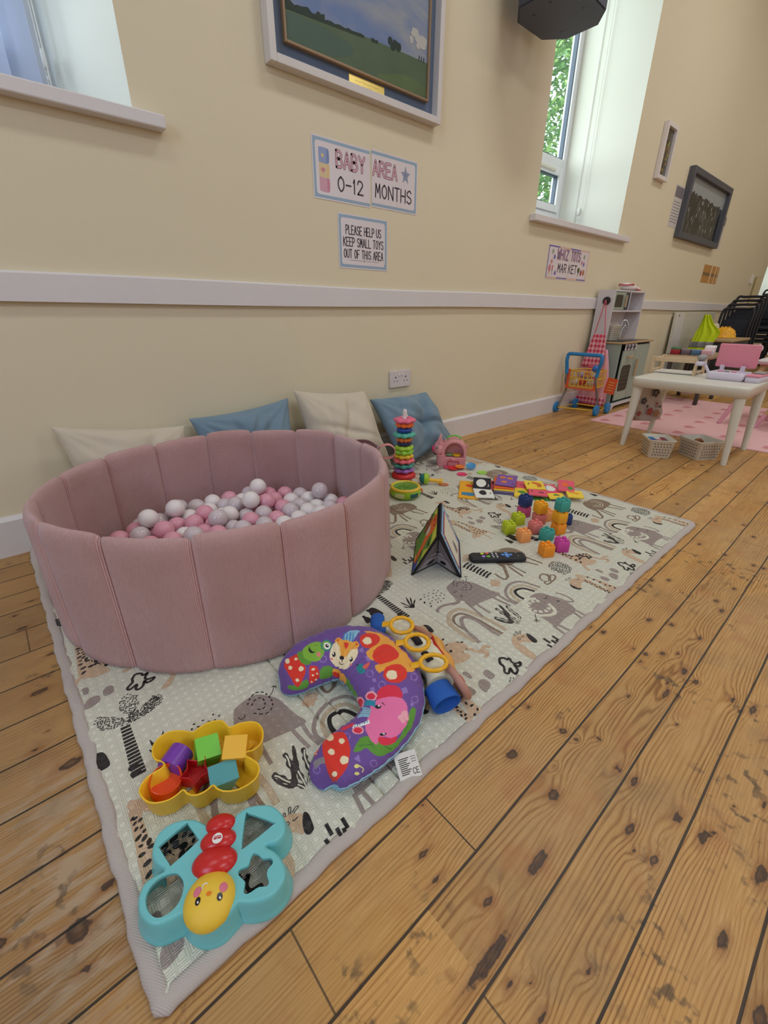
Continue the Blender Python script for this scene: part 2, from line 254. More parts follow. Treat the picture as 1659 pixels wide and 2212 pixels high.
PRINT = [["s","mauve",0.009,0,[[1.0158,-1.319],[1.0108,-1.3016],[1.0171,-1.2806],[1.0381,-1.2605],[1.0715,-1.2495],[1.1003,-1.254],[1.1177,-1.2691],[1.125,-1.2933],[1.1312,-1.319]]],["s","tan",0.01,0,[[1.0254,-1.3196],[1.03,-1.2945],[1.0457,-1.2727],[1.0716,-1.267],[1.0963,-1.2741],[1.1076,-1.2955],[1.1129,-1.3202]]],["s","cream",0.016,0,[[1.0529,-1.3199],[1.0517,-1.3027],[1.0592,-1.29],[1.0745,-1.2895],[1.0859,-1.3034],[1.0931,-1.3225]]],["s","black",0.009,0,[[1.043,-1.3192],[1.0444,-1.299],[1.0523,-1.284],[1.0633,-1.2797],[1.0811,-1.2838],[1.0912,-1.2944],[1.1005,-1.3194]]],["p","mauve",1,[[1.0575,-1.3266],[1.0866,-1.325],[1.107,-1.3373],[1.1159,-1.3616],[1.1247,-1.3854],[1.1222,-1.4145],[1.1038,-1.4435],[1.0505,-1.4399],[1.0026,-1.4432],[0.9999,-1.4365],[1.0051,-1.4094],[1.0057,-1.3867],[1.0082,-1.3648],[1.0278,-1.3423]]],["s","mauve",0.006,0,[[1.1229,-1.3864],[1.1243,-1.4034],[1.1361,-1.4174],[1.1425,-1.4141],[1.1466,-1.4044],[1.1473,-1.3836],[1.1395,-1.363]]],["s","mauve",0.008,0,[[1.0933,-1.4392],[1.0845,-1.4696]]],["s","mauve",0.008,0,[[1.1055,-1.4426],[1.1034,-1.4721]]],["s","mauve",0.008,0,[[0.9982,-1.435],[0.9907,-1.4716]]],["s","mauve",0.008,0,[[1.0112,-1.4397],[1.0126,-1.4737]]],["s","cream",0.01,0,[[1.0711,-1.3411],[1.0539,-1.3288],[1.0291,-1.328],[1.0157,-1.3418],[1.0064,-1.3633],[1.0073,-1.3833],[1.0262,-1.4022],[1.0483,-1.4096],[1.0645,-1.4018],[1.0757,-1.3765]]],["d","cream",0.011,0,[[1.0676,-1.3539],[1.0595,-1.3441],[1.0435,-1.3406],[1.0278,-1.3423],[1.0161,-1.3521],[1.0166,-1.3649],[1.0238,-1.3785],[1.0376,-1.3882],[1.0557,-1.3892],[1.0634,-1.3759]]],["s","black",0.002,0,[[1.0884,-1.3536],[1.09,-1.3592],[1.1012,-1.3567]]],["s","black",0.002,0,[[1.0956,-1.3599],[1.0981,-1.3664]]],["s","black",0.002,0,[[1.0994,-1.3552],[1.1074,-1.3585]]],["s","black",0.0025,0,[[1.1082,-1.3841],[1.1055,-1.3907],[1.1132,-1.3885]]],["s","black",0.002,0,[[1.0078,-1.3766],[0.9971,-1.3838],[0.987,-1.3936]]],["s","black",0.0018,0,[[0.9875,-1.3931],[0.9768,-1.3915]]],["s","black",0.0018,0,[[0.9875,-1.3931],[0.9764,-1.398]]],["s","black",0.0018,0,[[0.9875,-1.3931],[0.9829,-1.4015]]],["s","black",0.0018,0,[[0.9875,-1.3931],[0.9912,-1.4028]]],["s","black",0.0018,0,[[0.9875,-1.3931],[0.9838,-1.3885]]],["s","tan",0.013,0,[[0.7932,-1.3399],[0.791,-1.3109],[0.7921,-1.2803],[0.7966,-1.2551],[0.8149,-1.2332],[0.838,-1.2219],[0.8617,-1.2243],[0.875,-1.238],[0.8839,-1.274],[0.8917,-1.3234],[0.8909,-1.3631]]],["s","brown",0.008,0,[[0.8091,-1.2916],[0.809,-1.266],[0.8159,-1.2495],[0.8337,-1.238],[0.8532,-1.2412],[0.8629,-1.2576],[0.8696,-1.2945],[0.8699,-1.3303],[0.8727,-1.365]]],["s","mauve",0.011,0,[[0.7991,-1.3483],[0.805,-1.3197],[0.8126,-1.2911],[0.8275,-1.2672],[0.8425,-1.2573],[0.8558,-1.2632],[0.8638,-1.2875],[0.8617,-1.3231],[0.8596,-1.3465],[0.8618,-1.3642]]],["p","mauve",1,[[0.9224,-1.1329],[0.961,-1.1274],[0.9818,-1.143],[0.9984,-1.1701],[1.0024,-1.1932],[1.0069,-1.2306],[1.0139,-1.2575],[0.9918,-1.2586],[0.9583,-1.2515],[0.9214,-1.2451],[0.905,-1.2435],[0.9048,-1.2113],[0.8906,-1.1923],[0.8957,-1.188],[0.9022,-1.1667],[0.9123,-1.1432]]],["s","mauve",0.008,0,[[1.0061,-1.2484],[1.0017,-1.2851],[1.006,-1.3191]]],["s","mauve",0.008,0,[[0.9824,-1.2459],[0.9841,-1.2784],[0.9872,-1.3111]]],["s","mauve",0.008,0,[[0.9241,-1.226],[0.9197,-1.2563],[0.9175,-1.2934]]],["s","mauve",0.008,0,[[0.9054,-1.2183],[0.8979,-1.2539],[0.8897,-1.2908]]],["s","mauve",0.012,0,[[0.8981,-1.1989],[0.8862,-1.2037],[0.8681,-1.1986]]],["s","mauve",0.009,0,[[0.8835,-1.2035],[0.8679,-1.1962],[0.8497,-1.1888],[0.8323,-1.1862],[0.8198,-1.1897],[0.8092,-1.1967]]],["d","black",0.0028,0,[[0.9424,-1.1432],[0.9536,-1.1309],[0.9693,-1.1245],[0.9829,-1.1339],[0.9869,-1.1525],[0.9848,-1.1729],[0.9741,-1.1853],[0.9593,-1.1866],[0.9412,-1.1684]]],["d","black",0.0028,0,[[0.9481,-1.1506],[0.9581,-1.1422],[0.9695,-1.1423],[0.9745,-1.1517],[0.9694,-1.1692],[0.96,-1.1715],[0.9498,-1.1626]]],["s","black",0.0015,0,[[0.9839,-1.1549],[0.999,-1.1454],[1.0072,-1.1346]]],["s","black",0.0016,0,[[1.0024,-1.133],[1.0096,-1.1341],[1.0099,-1.1421]]],["s","black",0.0016,0,[[1.0069,-1.1307],[1.0083,-1.1351],[1.0138,-1.1367]]],["s","black",0.0018,0,[[0.9151,-1.1596],[0.917,-1.1673],[0.925,-1.1673],[0.9275,-1.1612]]],["s","black",0.0018,1,[[0.9197,-1.1888],[0.9219,-1.1921],[0.9161,-1.1956],[0.9144,-1.1919]]],["l","dark",0.019,[[0.2496,-1.3125],[0.2552,-1.3235],[0.2614,-1.339],[0.2702,-1.3525],[0.2781,-1.3672],[0.2804,-1.377]]],["s","cream",0.0028,0,[[0.2504,-1.3172],[0.2552,-1.3235],[0.2614,-1.339],[0.2702,-1.3525],[0.2781,-1.3672],[0.2804,-1.377]]],["l","dark",0.018,[[0.2845,-1.2907],[0.2849,-1.3054],[0.2809,-1.3213],[0.2862,-1.3342],[0.2853,-1.3499],[0.2839,-1.3646],[0.2823,-1.3767]]],["s","cream",0.0028,0,[[0.2852,-1.2958],[0.2849,-1.3054],[0.2809,-1.3213],[0.2862,-1.3342],[0.2853,-1.3499],[0.2839,-1.3646],[0.2823,-1.3767]]],["l","dark",0.017,[[0.3172,-1.3036],[0.3119,-1.3181],[0.3084,-1.3282],[0.3049,-1.3464],[0.3006,-1.3572],[0.2929,-1.3626],[0.2852,-1.3774]]],["s","cream",0.0028,0,[[0.3178,-1.3086],[0.3119,-1.3181],[0.3084,-1.3282],[0.3049,-1.3464],[0.3006,-1.3572],[0.2929,-1.3626],[0.2852,-1.3774]]],["p","salmon",1,[[0.8795,-1.3889],[0.8919,-1.3893],[0.9035,-1.3953],[0.915,-1.4075],[0.909,-1.4208],[0.8994,-1.4326],[0.8902,-1.4206],[0.8805,-1.4161],[0.8729,-1.4174],[0.8752,-1.4254],[0.8703,-1.4424],[0.8684,-1.4595],[0.8536,-1.4794],[0.8357,-1.4985],[0.8201,-1.495],[0.8471,-1.4701],[0.8473,-1.4521],[0.85,-1.4321],[0.8533,-1.4159],[0.8598,-1.402],[0.8686,-1.3937]]],["p","black",1,[[0.917,-1.405],[0.9221,-1.4115],[0.9197,-1.4261],[0.9161,-1.4372],[0.9067,-1.4398],[0.9023,-1.432],[0.9072,-1.4172]]],["s","black",0.0015,0,[[0.8884,-1.3904],[0.89,-1.3856],[0.8936,-1.3858],[0.8905,-1.3915]]],["s","black",0.0015,0,[[0.8973,-1.392],[0.9015,-1.383],[0.905,-1.384],[0.8997,-1.3928]]],["s","black",0.0015,0,[[0.9025,-1.3923],[0.9119,-1.3887],[0.9157,-1.3912],[0.9041,-1.395]]],["s","black",0.0015,1,[[0.8902,-1.4003],[0.8832,-1.4024],[0.8837,-1.4069],[0.8907,-1.4048]]],["s","black",0.0018,0,[[0.8977,-1.4027],[0.8987,-1.4057],[0.9066,-1.4043]]],["p","salmon",1,[[1.2259,-1.3607],[1.251,-1.3613],[1.2711,-1.3727],[1.2725,-1.388],[1.2707,-1.3968],[1.2484,-1.3892],[1.2196,-1.4021],[1.2091,-1.3957],[1.2127,-1.3729]]],["p","black",1,[[1.212,-1.3711],[1.2092,-1.3826],[1.2175,-1.4031],[1.2059,-1.4037],[1.1986,-1.3906],[1.2023,-1.3777]]],["s","black",0.0015,0,[[1.2312,-1.3593],[1.2256,-1.3514],[1.2308,-1.3468],[1.2352,-1.3518],[1.2344,-1.359]]],["s","black",0.0015,0,[[1.2397,-1.3576],[1.2418,-1.3503],[1.2479,-1.3506],[1.2439,-1.3582]]],["s","black",0.002,0,[[1.2421,-1.3658],[1.2426,-1.3723],[1.2624,-1.3744]]],["s","salmon",0.016,0,[[1.2613,-1.3811],[1.2697,-1.3955],[1.2677,-1.4146],[1.2644,-1.4456],[1.2659,-1.4763],[1.2612,-1.4976],[1.2498,-1.5184]]],["o","black",0.0035,[[1.2678,-1.3903],[1.2645,-1.398],[1.2687,-1.4051],[1.2654,-1.4127],[1.267,-1.4209],[1.2613,-1.4295],[1.2679,-1.4353],[1.2636,-1.4416],[1.2651,-1.4482],[1.2598,-1.4548],[1.2668,-1.4589],[1.2611,-1.4657],[1.2726,-1.4692],[1.2652,-1.4822],[1.2628,-1.4915],[1.2647,-1.4976],[1.2579,-1.5071]]],["p","salmon",1,[[1.2781,-0.8375],[1.2883,-0.853],[1.298,-0.8845],[1.3043,-0.9217],[1.3052,-0.9619],[1.3161,-0.9971],[1.2847,-0.999],[1.2499,-0.9971],[1.227,-0.9971],[1.2374,-0.9782],[1.2645,-0.9605],[1.288,-0.9119],[1.291,-0.8784],[1.2664,-0.8477]]],["o","black",0.004,[[1.2918,-0.8699],[1.2926,-0.8889],[1.2933,-0.9076],[1.2907,-0.9249],[1.2955,-0.9361],[1.2966,-0.9501],[1.2817,-0.9544],[1.2977,-0.964],[1.2803,-0.9701],[1.2917,-0.9758],[1.3032,-0.9816],[1.2906,-0.9875],[1.3046,-0.9913],[1.2638,-0.9683],[1.2654,-0.978],[1.2767,-0.9837],[1.2442,-0.98],[1.2483,-0.9876],[1.2353,-0.9924]]],["s","salmon",0.006,0,[[1.3116,-0.9932],[1.3118,-1.0143],[1.315,-1.0295]]],["s","salmon",0.006,0,[[1.28,-0.999],[1.2801,-1.0235],[1.2738,-1.0419]]],["p","salmon",1,[[0.7098,-1.285],[0.7309,-1.2937],[0.7484,-1.299],[0.7664,-1.3131],[0.769,-1.3286],[0.7642,-1.3391],[0.7373,-1.3393],[0.7121,-1.3388],[0.6905,-1.338],[0.6985,-1.3178],[0.7068,-1.2969]]],["o","black",0.0065,[[0.7166,-1.3006],[0.7297,-1.3072],[0.7297,-1.3217],[0.7137,-1.3155],[0.7519,-1.3251],[0.7457,-1.3357],[0.7255,-1.3383],[0.7101,-1.3341],[0.7439,-1.3051],[0.7584,-1.3372],[0.7435,-1.3144]]],["o","black",0.0042,[[0.7094,-1.2911],[0.732,-1.2995],[0.7582,-1.3109],[0.7667,-1.3173],[0.7661,-1.3277],[0.7432,-1.3191],[0.7333,-1.3296],[0.6996,-1.3279],[0.696,-1.3397],[0.7081,-1.3138]]],["s","salmon",0.009,0,[[0.76,-1.3401],[0.765,-1.3464],[0.7735,-1.3652],[0.7972,-1.3649],[0.8068,-1.3753]]],["s","salmon",0.009,0,[[0.7723,-1.3661],[0.7872,-1.3773],[0.7806,-1.3846],[0.7681,-1.3865]]],["s","salmon",0.01,0,[[0.7036,-1.3375],[0.6909,-1.3442],[0.6816,-1.3564],[0.6746,-1.3728]]],["p","salmon",1,[[0.7068,-1.1949],[0.7159,-1.2011],[0.7441,-1.2092],[0.7478,-1.2307],[0.7355,-1.2397],[0.7215,-1.2309],[0.7099,-1.2173],[0.7,-1.2069]]],["p","black",1,[[0.7438,-1.2082],[0.751,-1.2152],[0.7515,-1.2285],[0.7472,-1.2411],[0.7426,-1.2441],[0.7363,-1.2415],[0.736,-1.2294],[0.7391,-1.2177]]],["p","salmon",1,[[0.0404,-1.2155],[0.0493,-1.2052],[0.0589,-1.2106],[0.0581,-1.2265],[0.0541,-1.2378],[0.055,-1.2668],[0.0557,-1.2875],[0.0643,-1.3081],[0.0775,-1.3323],[0.0888,-1.3606],[0.058,-1.3627],[0.0414,-1.3537],[0.0335,-1.348],[0.0304,-1.3385],[0.0317,-1.3105],[0.0348,-1.2822],[0.0373,-1.2512],[0.0385,-1.2284]]],["o","black",0.0032,[[0.0422,-1.2303],[0.0459,-1.2327],[0.0514,-1.2404],[0.0434,-1.2406],[0.0503,-1.2529],[0.0429,-1.2513],[0.0515,-1.2623],[0.0419,-1.282]]],["o","black",0.005,[[0.0421,-1.267],[0.0491,-1.2737],[0.0531,-1.2839],[0.0398,-1.2961],[0.0542,-1.2928],[0.0428,-1.313],[0.0406,-1.3302],[0.0669,-1.3167],[0.0576,-1.3173]]],["p","mauve",1,[[0.689,-1.3841],[0.6968,-1.3829],[0.7007,-1.3901],[0.6979,-1.4045],[0.6901,-1.4046],[0.6887,-1.3895]]],["p","mauve",1,[[0.6598,-1.413],[0.6668,-1.4113],[0.6719,-1.421],[0.6713,-1.4361],[0.6563,-1.4382],[0.6544,-1.4213]]],["p","mauve",1,[[0.694,-1.4244],[0.7036,-1.4219],[0.7137,-1.428],[0.7115,-1.4451],[0.6866,-1.452],[0.6856,-1.4356]]],["p","mauve",1,[[0.7279,-1.4124],[0.7397,-1.4126],[0.7426,-1.4224],[0.7393,-1.4365],[0.7246,-1.4375],[0.7218,-1.424]]],["p","black",1,[[0.6732,-1.0656],[0.682,-1.061],[0.6906,-1.0644],[0.6953,-1.0768],[0.6964,-1.102],[0.6814,-1.1048],[0.6648,-1.1039],[0.6648,-1.0863]]],["p","black",1,[[0.6424,-1.0824],[0.6493,-1.0814],[0.6549,-1.0894],[0.6536,-1.1056],[0.6366,-1.1059],[0.638,-1.0939]]],["s","black",0.0062,0,[[0.7286,-1.0331],[0.7455,-1.0352]]],["s","black",0.0062,0,[[0.728,-1.0423],[0.7453,-1.0443]]],["s","black",0.0062,0,[[0.7274,-1.0515],[0.7451,-1.0533]]],["s","black",0.0062,0,[[0.7267,-1.0606],[0.745,-1.0623]]],["s","black",0.0062,0,[[0.7261,-1.0696],[0.7448,-1.0711]]],["s","black",0.0062,0,[[0.7255,-1.0784],[0.7446,-1.0799]]],["s","black",0.0062,0,[[0.7249,-1.0872],[0.7445,-1.0885]]],["s","black",0.0062,0,[[0.7243,-1.0959],[0.7443,-1.0971]]],["s","black",0.0062,0,[[0.7237,-1.1045],[0.7441,-1.1056]]],["s","black",0.0062,0,[[0.7231,-1.113],[0.744,-1.114]]],["s","black",0.0062,0,[[0.7225,-1.1215],[0.7438,-1.1224]]],["s","black",0.0062,0,[[0.722,-1.1298],[0.7437,-1.1306]]],["s","black",0.0062,0,[[0.7214,-1.1381],[0.7435,-1.1388]]],["s","black",0.0062,0,[[0.7208,-1.1463],[0.7434,-1.1469]]],["s","black",0.0062,0,[[0.7203,-1.1543],[0.7432,-1.1549]]],["k","black",150,0.0022,[[0.7688,-1.0224],[0.7807,-0.9994],[0.8001,-0.9868],[0.8101,-0.998],[0.7964,-1.018],[0.775,-1.0279],[0.755,-1.0289],[0.7435,-1.0235],[0.7486,-1.0048],[0.7657,-1.0007]]],["l","black",0.008,[[0.7762,-1.1392],[0.7682,-1.118],[0.7651,-1.0957]]],["l","black",0.008,[[0.7762,-1.1392],[0.7808,-1.1163],[0.7908,-1.0919]]],["l","black",0.008,[[0.7762,-1.1392],[0.7857,-1.1205],[0.8006,-1.1005]]],["l","black",0.008,[[0.7762,-1.1392],[0.7875,-1.1285],[0.8042,-1.1168]]],["l","black",0.008,[[0.7762,-1.1392],[0.7647,-1.1286],[0.7582,-1.1173]]],["p","cream",1,[[0.7725,-1.1686],[0.7825,-1.1853],[0.7781,-1.1972],[0.7859,-1.2079],[0.7738,-1.2165],[0.7637,-1.2057],[0.7675,-1.1918]]],["o","black",0.0023,[[0.8419,-1.1163],[0.8793,-1.119],[0.8873,-1.1297],[0.8772,-1.1334],[0.8582,-1.1191],[0.8661,-1.1297],[0.8854,-1.1438],[0.8461,-1.1277],[0.8647,-1.1421],[0.8743,-1.1496],[0.8848,-1.1552],[0.8346,-1.1248],[0.8511,-1.1423],[0.8371,-1.139],[0.8595,-1.1563],[0.8713,-1.1658],[0.849,-1.1551],[0.8381,-1.1517],[0.8561,-1.1687],[0.845,-1.1668]]],["o","black",0.0034,[[0.8186,-1.125],[0.8162,-1.1425],[0.8246,-1.1562],[0.8179,-1.1665]]],["p","brown",1,[[1.8389,-1.1036],[1.8911,-1.1024],[1.9246,-1.1171],[1.9364,-1.1462],[1.9254,-1.1846],[1.8732,-1.1908],[1.8262,-1.1892],[1.8202,-1.1736],[1.804,-1.1891],[1.8014,-1.174],[1.8108,-1.1364]]],["s","brown",0.01,0,[[1.8142,-1.1722],[1.7879,-1.2004],[1.7667,-1.2226]]],["s","brown",0.007,0,[[1.7695,-1.2213],[1.751,-1.2257],[1.7451,-1.2158],[1.7498,-1.1859]]],["s","brown",0.007,0,[[1.9127,-1.1777],[1.92,-1.2514]]],["s","brown",0.007,0,[[1.8783,-1.1845],[1.9004,-1.2474]]],["s","brown",0.007,0,[[1.8345,-1.1834],[1.8281,-1.2479]]],["s","brown",0.007,0,[[1.8198,-1.1901],[1.8046,-1.252]]],["s","cream",0.003,0,[[1.8619,-1.1054],[1.8944,-1.1095],[1.9062,-1.1299],[1.8989,-1.1587],[1.8761,-1.1731],[1.8564,-1.1695],[1.8396,-1.148]]],["s","cream",0.003,0,[[1.8763,-1.118],[1.8892,-1.1335],[1.8842,-1.1569],[1.8718,-1.1625],[1.8549,-1.1451]]],["o","black",0.003,[[1.8222,-1.1436]]],["k","black",130,0.0028,[[1.2594,-1.271],[1.2917,-1.2631],[1.3088,-1.278],[1.3138,-1.3026],[1.3055,-1.327],[1.2834,-1.3383],[1.2511,-1.3325],[1.2483,-1.3077],[1.2479,-1.2844]]],["s","brown",0.005,0,[[1.1724,-1.314],[1.1708,-1.2985],[1.1821,-1.2869],[1.2002,-1.288],[1.2016,-1.3039],[1.1792,-1.32]]],["s","brown",0.005,0,[[1.1826,-1.3229],[1.2062,-1.3079],[1.221,-1.3062],[1.2214,-1.3175],[1.199,-1.3267],[1.1742,-1.326],[1.1603,-1.3242],[1.1642,-1.3139],[1.1771,-1.3146]]],["s","brown",0.004,0,[[1.1841,-1.3172],[1.2067,-1.301],[1.2095,-1.2961]]],["s","black",0.0068,0,[[1.0804,-1.0875],[1.07,-1.09],[1.0627,-1.0901],[1.0478,-1.096],[1.048,-1.0924]]],["s","black",0.0068,0,[[1.0812,-1.1002],[1.0709,-1.1026],[1.0636,-1.1026],[1.0488,-1.1084],[1.049,-1.1048]]],["s","black",0.0068,0,[[1.082,-1.1127],[1.0717,-1.1151],[1.0646,-1.115],[1.0498,-1.1207],[1.05,-1.1171]]],["s","black",0.0068,0,[[1.0828,-1.1251],[1.0726,-1.1274],[1.0655,-1.1273],[1.0508,-1.1328],[1.0509,-1.1293]]],["s","black",0.0068,0,[[1.0836,-1.1374],[1.0735,-1.1396],[1.0664,-1.1395],[1.0518,-1.1449],[1.0475,-1.1435]]],["s","black",0.0068,0,[[1.0844,-1.1495],[1.0743,-1.1516],[1.0672,-1.1515],[1.0527,-1.1567],[1.0485,-1.1554]]],["s","black",0.0068,0,[[1.0852,-1.1615],[1.0751,-1.1636],[1.0681,-1.1634],[1.0537,-1.1685],[1.0495,-1.1671]]],["s","black",0.0068,0,[[1.086,-1.1734],[1.076,-1.1753],[1.069,-1.1751],[1.0546,-1.1801],[1.0504,-1.1788]]],["s","coral",0.005,0,[[1.0558,-1.2],[1.0389,-1.2092],[1.0308,-1.2226]]],["s","coral",0.005,0,[[1.0607,-1.2042],[1.0442,-1.2139],[1.0353,-1.2266]]],["s","coral",0.005,0,[[1.0655,-1.2084],[1.0496,-1.2186],[1.0399,-1.2306]]],["s","coral",0.005,0,[[1.0704,-1.2127],[1.055,-1.2232],[1.0444,-1.2346]]],["s","coral",0.006,0,[[1.0435,-1.2043],[1.0447,-1.2202],[1.0619,-1.2263]]],["s","coral",0.008,0,[[1.0297,-1.2158],[1.0448,-1.2232],[1.0506,-1.2312]]],["p","tan",1,[[1.0774,-1.0653],[1.1053,-1.0492],[1.1235,-1.0513],[1.1227,-1.0679],[1.101,-1.0792],[1.0775,-1.0784]]],["s","black",0.0062,0,[[0.274,-1.4435],[0.2721,-1.4638]]],["s","black",0.0062,0,[[0.2836,-1.4601],[0.2818,-1.4771]]],["s","black",0.0062,0,[[0.299,-1.4537],[0.2971,-1.472]]],["s","black",0.0062,0,[[0.2916,-1.4672],[0.2893,-1.4781]]],["s","black",0.0062,0,[[0.2608,-1.4618],[0.2613,-1.4792]]],["s","black",0.0062,0,[[0.2759,-1.4742],[0.2718,-1.4777]]],["s","black",0.008,0,[[1.3063,-1.0746],[1.3083,-1.0996]]],["s","black",0.008,0,[[1.3315,-1.0607],[1.3388,-1.099]]],["s","black",0.008,0,[[1.3795,-1.1345],[1.3961,-1.1371]]],["s","black",0.008,0,[[1.3796,-1.1502],[1.3966,-1.1494]]],["s","black",0.0055,1,[[0.7887,-1.4136],[0.7992,-1.4192],[0.8006,-1.4276],[0.8106,-1.4266],[0.8027,-1.4366],[0.8043,-1.4469],[0.8183,-1.4502],[0.8128,-1.456],[0.8015,-1.4566],[0.7987,-1.4472],[0.7922,-1.4604],[0.7819,-1.4649],[0.7783,-1.4584],[0.7831,-1.4474],[0.7682,-1.4529],[0.765,-1.4451],[0.7777,-1.434],[0.7796,-1.4235]]],["s","cream",0.006,1,[[0.2823,-1.0869],[0.2913,-1.084],[0.2973,-1.0877],[0.3085,-1.0848],[0.3176,-1.0865],[0.3277,-1.0905],[0.3264,-1.0973],[0.3164,-1.1013],[0.3053,-1.104],[0.2981,-1.1068],[0.2879,-1.104],[0.2796,-1.1056],[0.2767,-1.0972]]],["s","cream",0.005,1,[[1.7898,-1.4458],[1.8258,-1.4408],[1.8425,-1.4553],[1.8286,-1.4694],[1.7902,-1.4716],[1.7809,-1.4585]]],["l","dark",0.022,[[1.5879,-1.3586],[1.5984,-1.3389],[1.6155,-1.3142],[1.6265,-1.2879]]],["l","dark",0.01,[[1.5879,-1.3586],[1.5745,-1.3422],[1.5667,-1.3161]]],["k","black",200,0.0024,[[0.0769,-0.9805],[0.0844,-0.9532],[0.099,-0.9454],[0.116,-0.9633],[0.1114,-0.9883],[0.1018,-1.0077],[0.1207,-0.9964],[0.1383,-0.9858],[0.1545,-0.994],[0.1538,-1.0139],[0.1264,-1.0293],[0.1026,-1.0299],[0.0843,-1.0294],[0.0586,-1.0246],[0.0355,-1.0094],[0.0298,-0.9843],[0.0427,-0.9695],[0.0653,-0.9919],[0.0835,-1.0131],[0.0876,-1.0087]]]]
BF_OUT = [(0.0629,-1.4326),(0.0579,-1.4299),(0.0486,-1.4272),(0.037,-1.4232),(0.028,-1.4154),(0.0216,-1.4028),(0.0196,-1.3899),(0.0218,-1.377),(0.0273,-1.3665),(0.0362,-1.3603),(0.0473,-1.361),(0.0552,-1.3628),(0.0595,-1.3624),(0.0555,-1.3537),(0.0517,-1.3424),(0.0522,-1.3291),(0.0592,-1.3151),(0.0708,-1.3062),(0.0861,-1.3055),(0.103,-1.3124),(0.1164,-1.3246),(0.1245,-1.3391),(0.131,-1.3525),(0.143,-1.3586),(0.16,-1.3623),(0.1663,-1.3588),(0.1843,-1.3594),(0.1999,-1.3683),(0.2125,-1.3794),(0.2192,-1.3935),(0.2207,-1.4111),(0.2154,-1.4265),(0.2054,-1.4348),(0.1927,-1.4351),(0.1802,-1.4283),(0.1869,-1.4423),(0.1898,-1.4576),(0.1883,-1.4735),(0.1814,-1.484),(0.1707,-1.4888),(0.158,-1.4897),(0.1447,-1.4856),(0.1321,-1.4774),(0.1218,-1.4677),(0.1178,-1.4678),(0.103,-1.4709),(0.0906,-1.471),(0.0781,-1.4647),(0.0698,-1.4551),(0.0642,-1.4417)]
BF_H = [[(0.1024,-1.3219),(0.1053,-1.326),(0.1094,-1.3539),(0.1069,-1.3585),(0.0703,-1.3644),(0.0668,-1.3604),(0.0627,-1.3314),(0.0639,-1.3273)],[(0.1783,-1.3682),(0.1823,-1.3719),(0.2038,-1.4071),(0.2017,-1.4111),(0.1561,-1.4118),(0.1534,-1.4078),(0.1629,-1.3912)],[(0.075,-1.3961),(0.0693,-1.4086),(0.0608,-1.4162),(0.0484,-1.4184),(0.038,-1.4148),(0.0317,-1.4069),(0.0287,-1.3946),(0.0307,-1.3815),(0.0381,-1.3726),(0.0509,-1.3696),(0.0636,-1.3735),(0.0722,-1.381)],[(0.1644,-1.4285),(0.1678,-1.4344),(0.1696,-1.4418),(0.1781,-1.4483),(0.1791,-1.454),(0.1761,-1.4572),(0.1691,-1.4585),(0.1648,-1.464),(0.1629,-1.4731),(0.1577,-1.4753),(0.1495,-1.4693),(0.1385,-1.4675),(0.1331,-1.4648),(0.1317,-1.4607),(0.1366,-1.4536),(0.1378,-1.4493),(0.1349,-1.4387),(0.1364,-1.4336),(0.141,-1.433),(0.15,-1.4361),(0.1563,-1.4302),(0.1614,-1.4272)]]
BOWL = [(0.0616,-1.2284),(0.0681,-1.2163),(0.0805,-1.2088),(0.0951,-1.2081),(0.1035,-1.2077),(0.1066,-1.2036),(0.104,-1.1963),(0.0975,-1.1862),(0.0972,-1.17),(0.1033,-1.1542),(0.1168,-1.1441),(0.135,-1.1438),(0.1519,-1.1553),(0.1631,-1.1685),(0.1688,-1.1734),(0.1847,-1.1706),(0.2012,-1.1731),(0.217,-1.1836),(0.2208,-1.1989),(0.2234,-1.2086),(0.2391,-1.2115),(0.2556,-1.2208),(0.2659,-1.2333),(0.2674,-1.2515),(0.2599,-1.2694),(0.2472,-1.2803),(0.2333,-1.2817),(0.2243,-1.2777),(0.2206,-1.281),(0.2253,-1.2938),(0.2296,-1.3091),(0.2246,-1.3243),(0.2128,-1.3327),(0.1961,-1.3336),(0.1787,-1.3285),(0.1643,-1.3171),(0.1576,-1.3055),(0.1556,-1.2969),(0.1471,-1.2983),(0.1345,-1.2973),(0.1241,-1.2906),(0.1183,-1.2811),(0.1161,-1.2724),(0.108,-1.2741),(0.0956,-1.2742),(0.0833,-1.2693),(0.072,-1.2609),(0.0639,-1.2464)]
# ================================================================ THE ROOM
def wall_material(name, a, b):
    m = M(name, a, .75, bump=.25, bscale=18)
    nt = m.node_tree; bs = nt.nodes['Principled BSDF']
    n = nt.nodes.new('ShaderNodeTexNoise'); n.inputs['Scale'].default_value = 1.1; n.inputs['Detail'].default_value = 5
    tc = nt.nodes.new('ShaderNodeTexCoord'); mx = nt.nodes.new('ShaderNodeMix'); mx.data_type = 'RGBA'
    mx.inputs[6].default_value = rgb(a); mx.inputs[7].default_value = rgb(b)
    nt.links.new(tc.outputs['Object'], n.inputs['Vector']); nt.links.new(n.outputs[0], mx.inputs[0]); nt.links.new(mx.outputs[2], bs.inputs['Base Color'])
    return m
m_wall = wall_material('cream_wall_paint', (227, 214, 184), (220, 206, 174))
m_trim = M('white_gloss_paint', (221, 214, 211), .45, bump=.25, bscale=30, var=.03)
m_white = M('white_paint', (232, 228, 222), .5, bump=.15)
m_upvc = M('white_upvc', (232, 236, 240), .3)

X0, X1, YF, HC, TH = -3.0, 12.0, -7.0, 4.1, .625
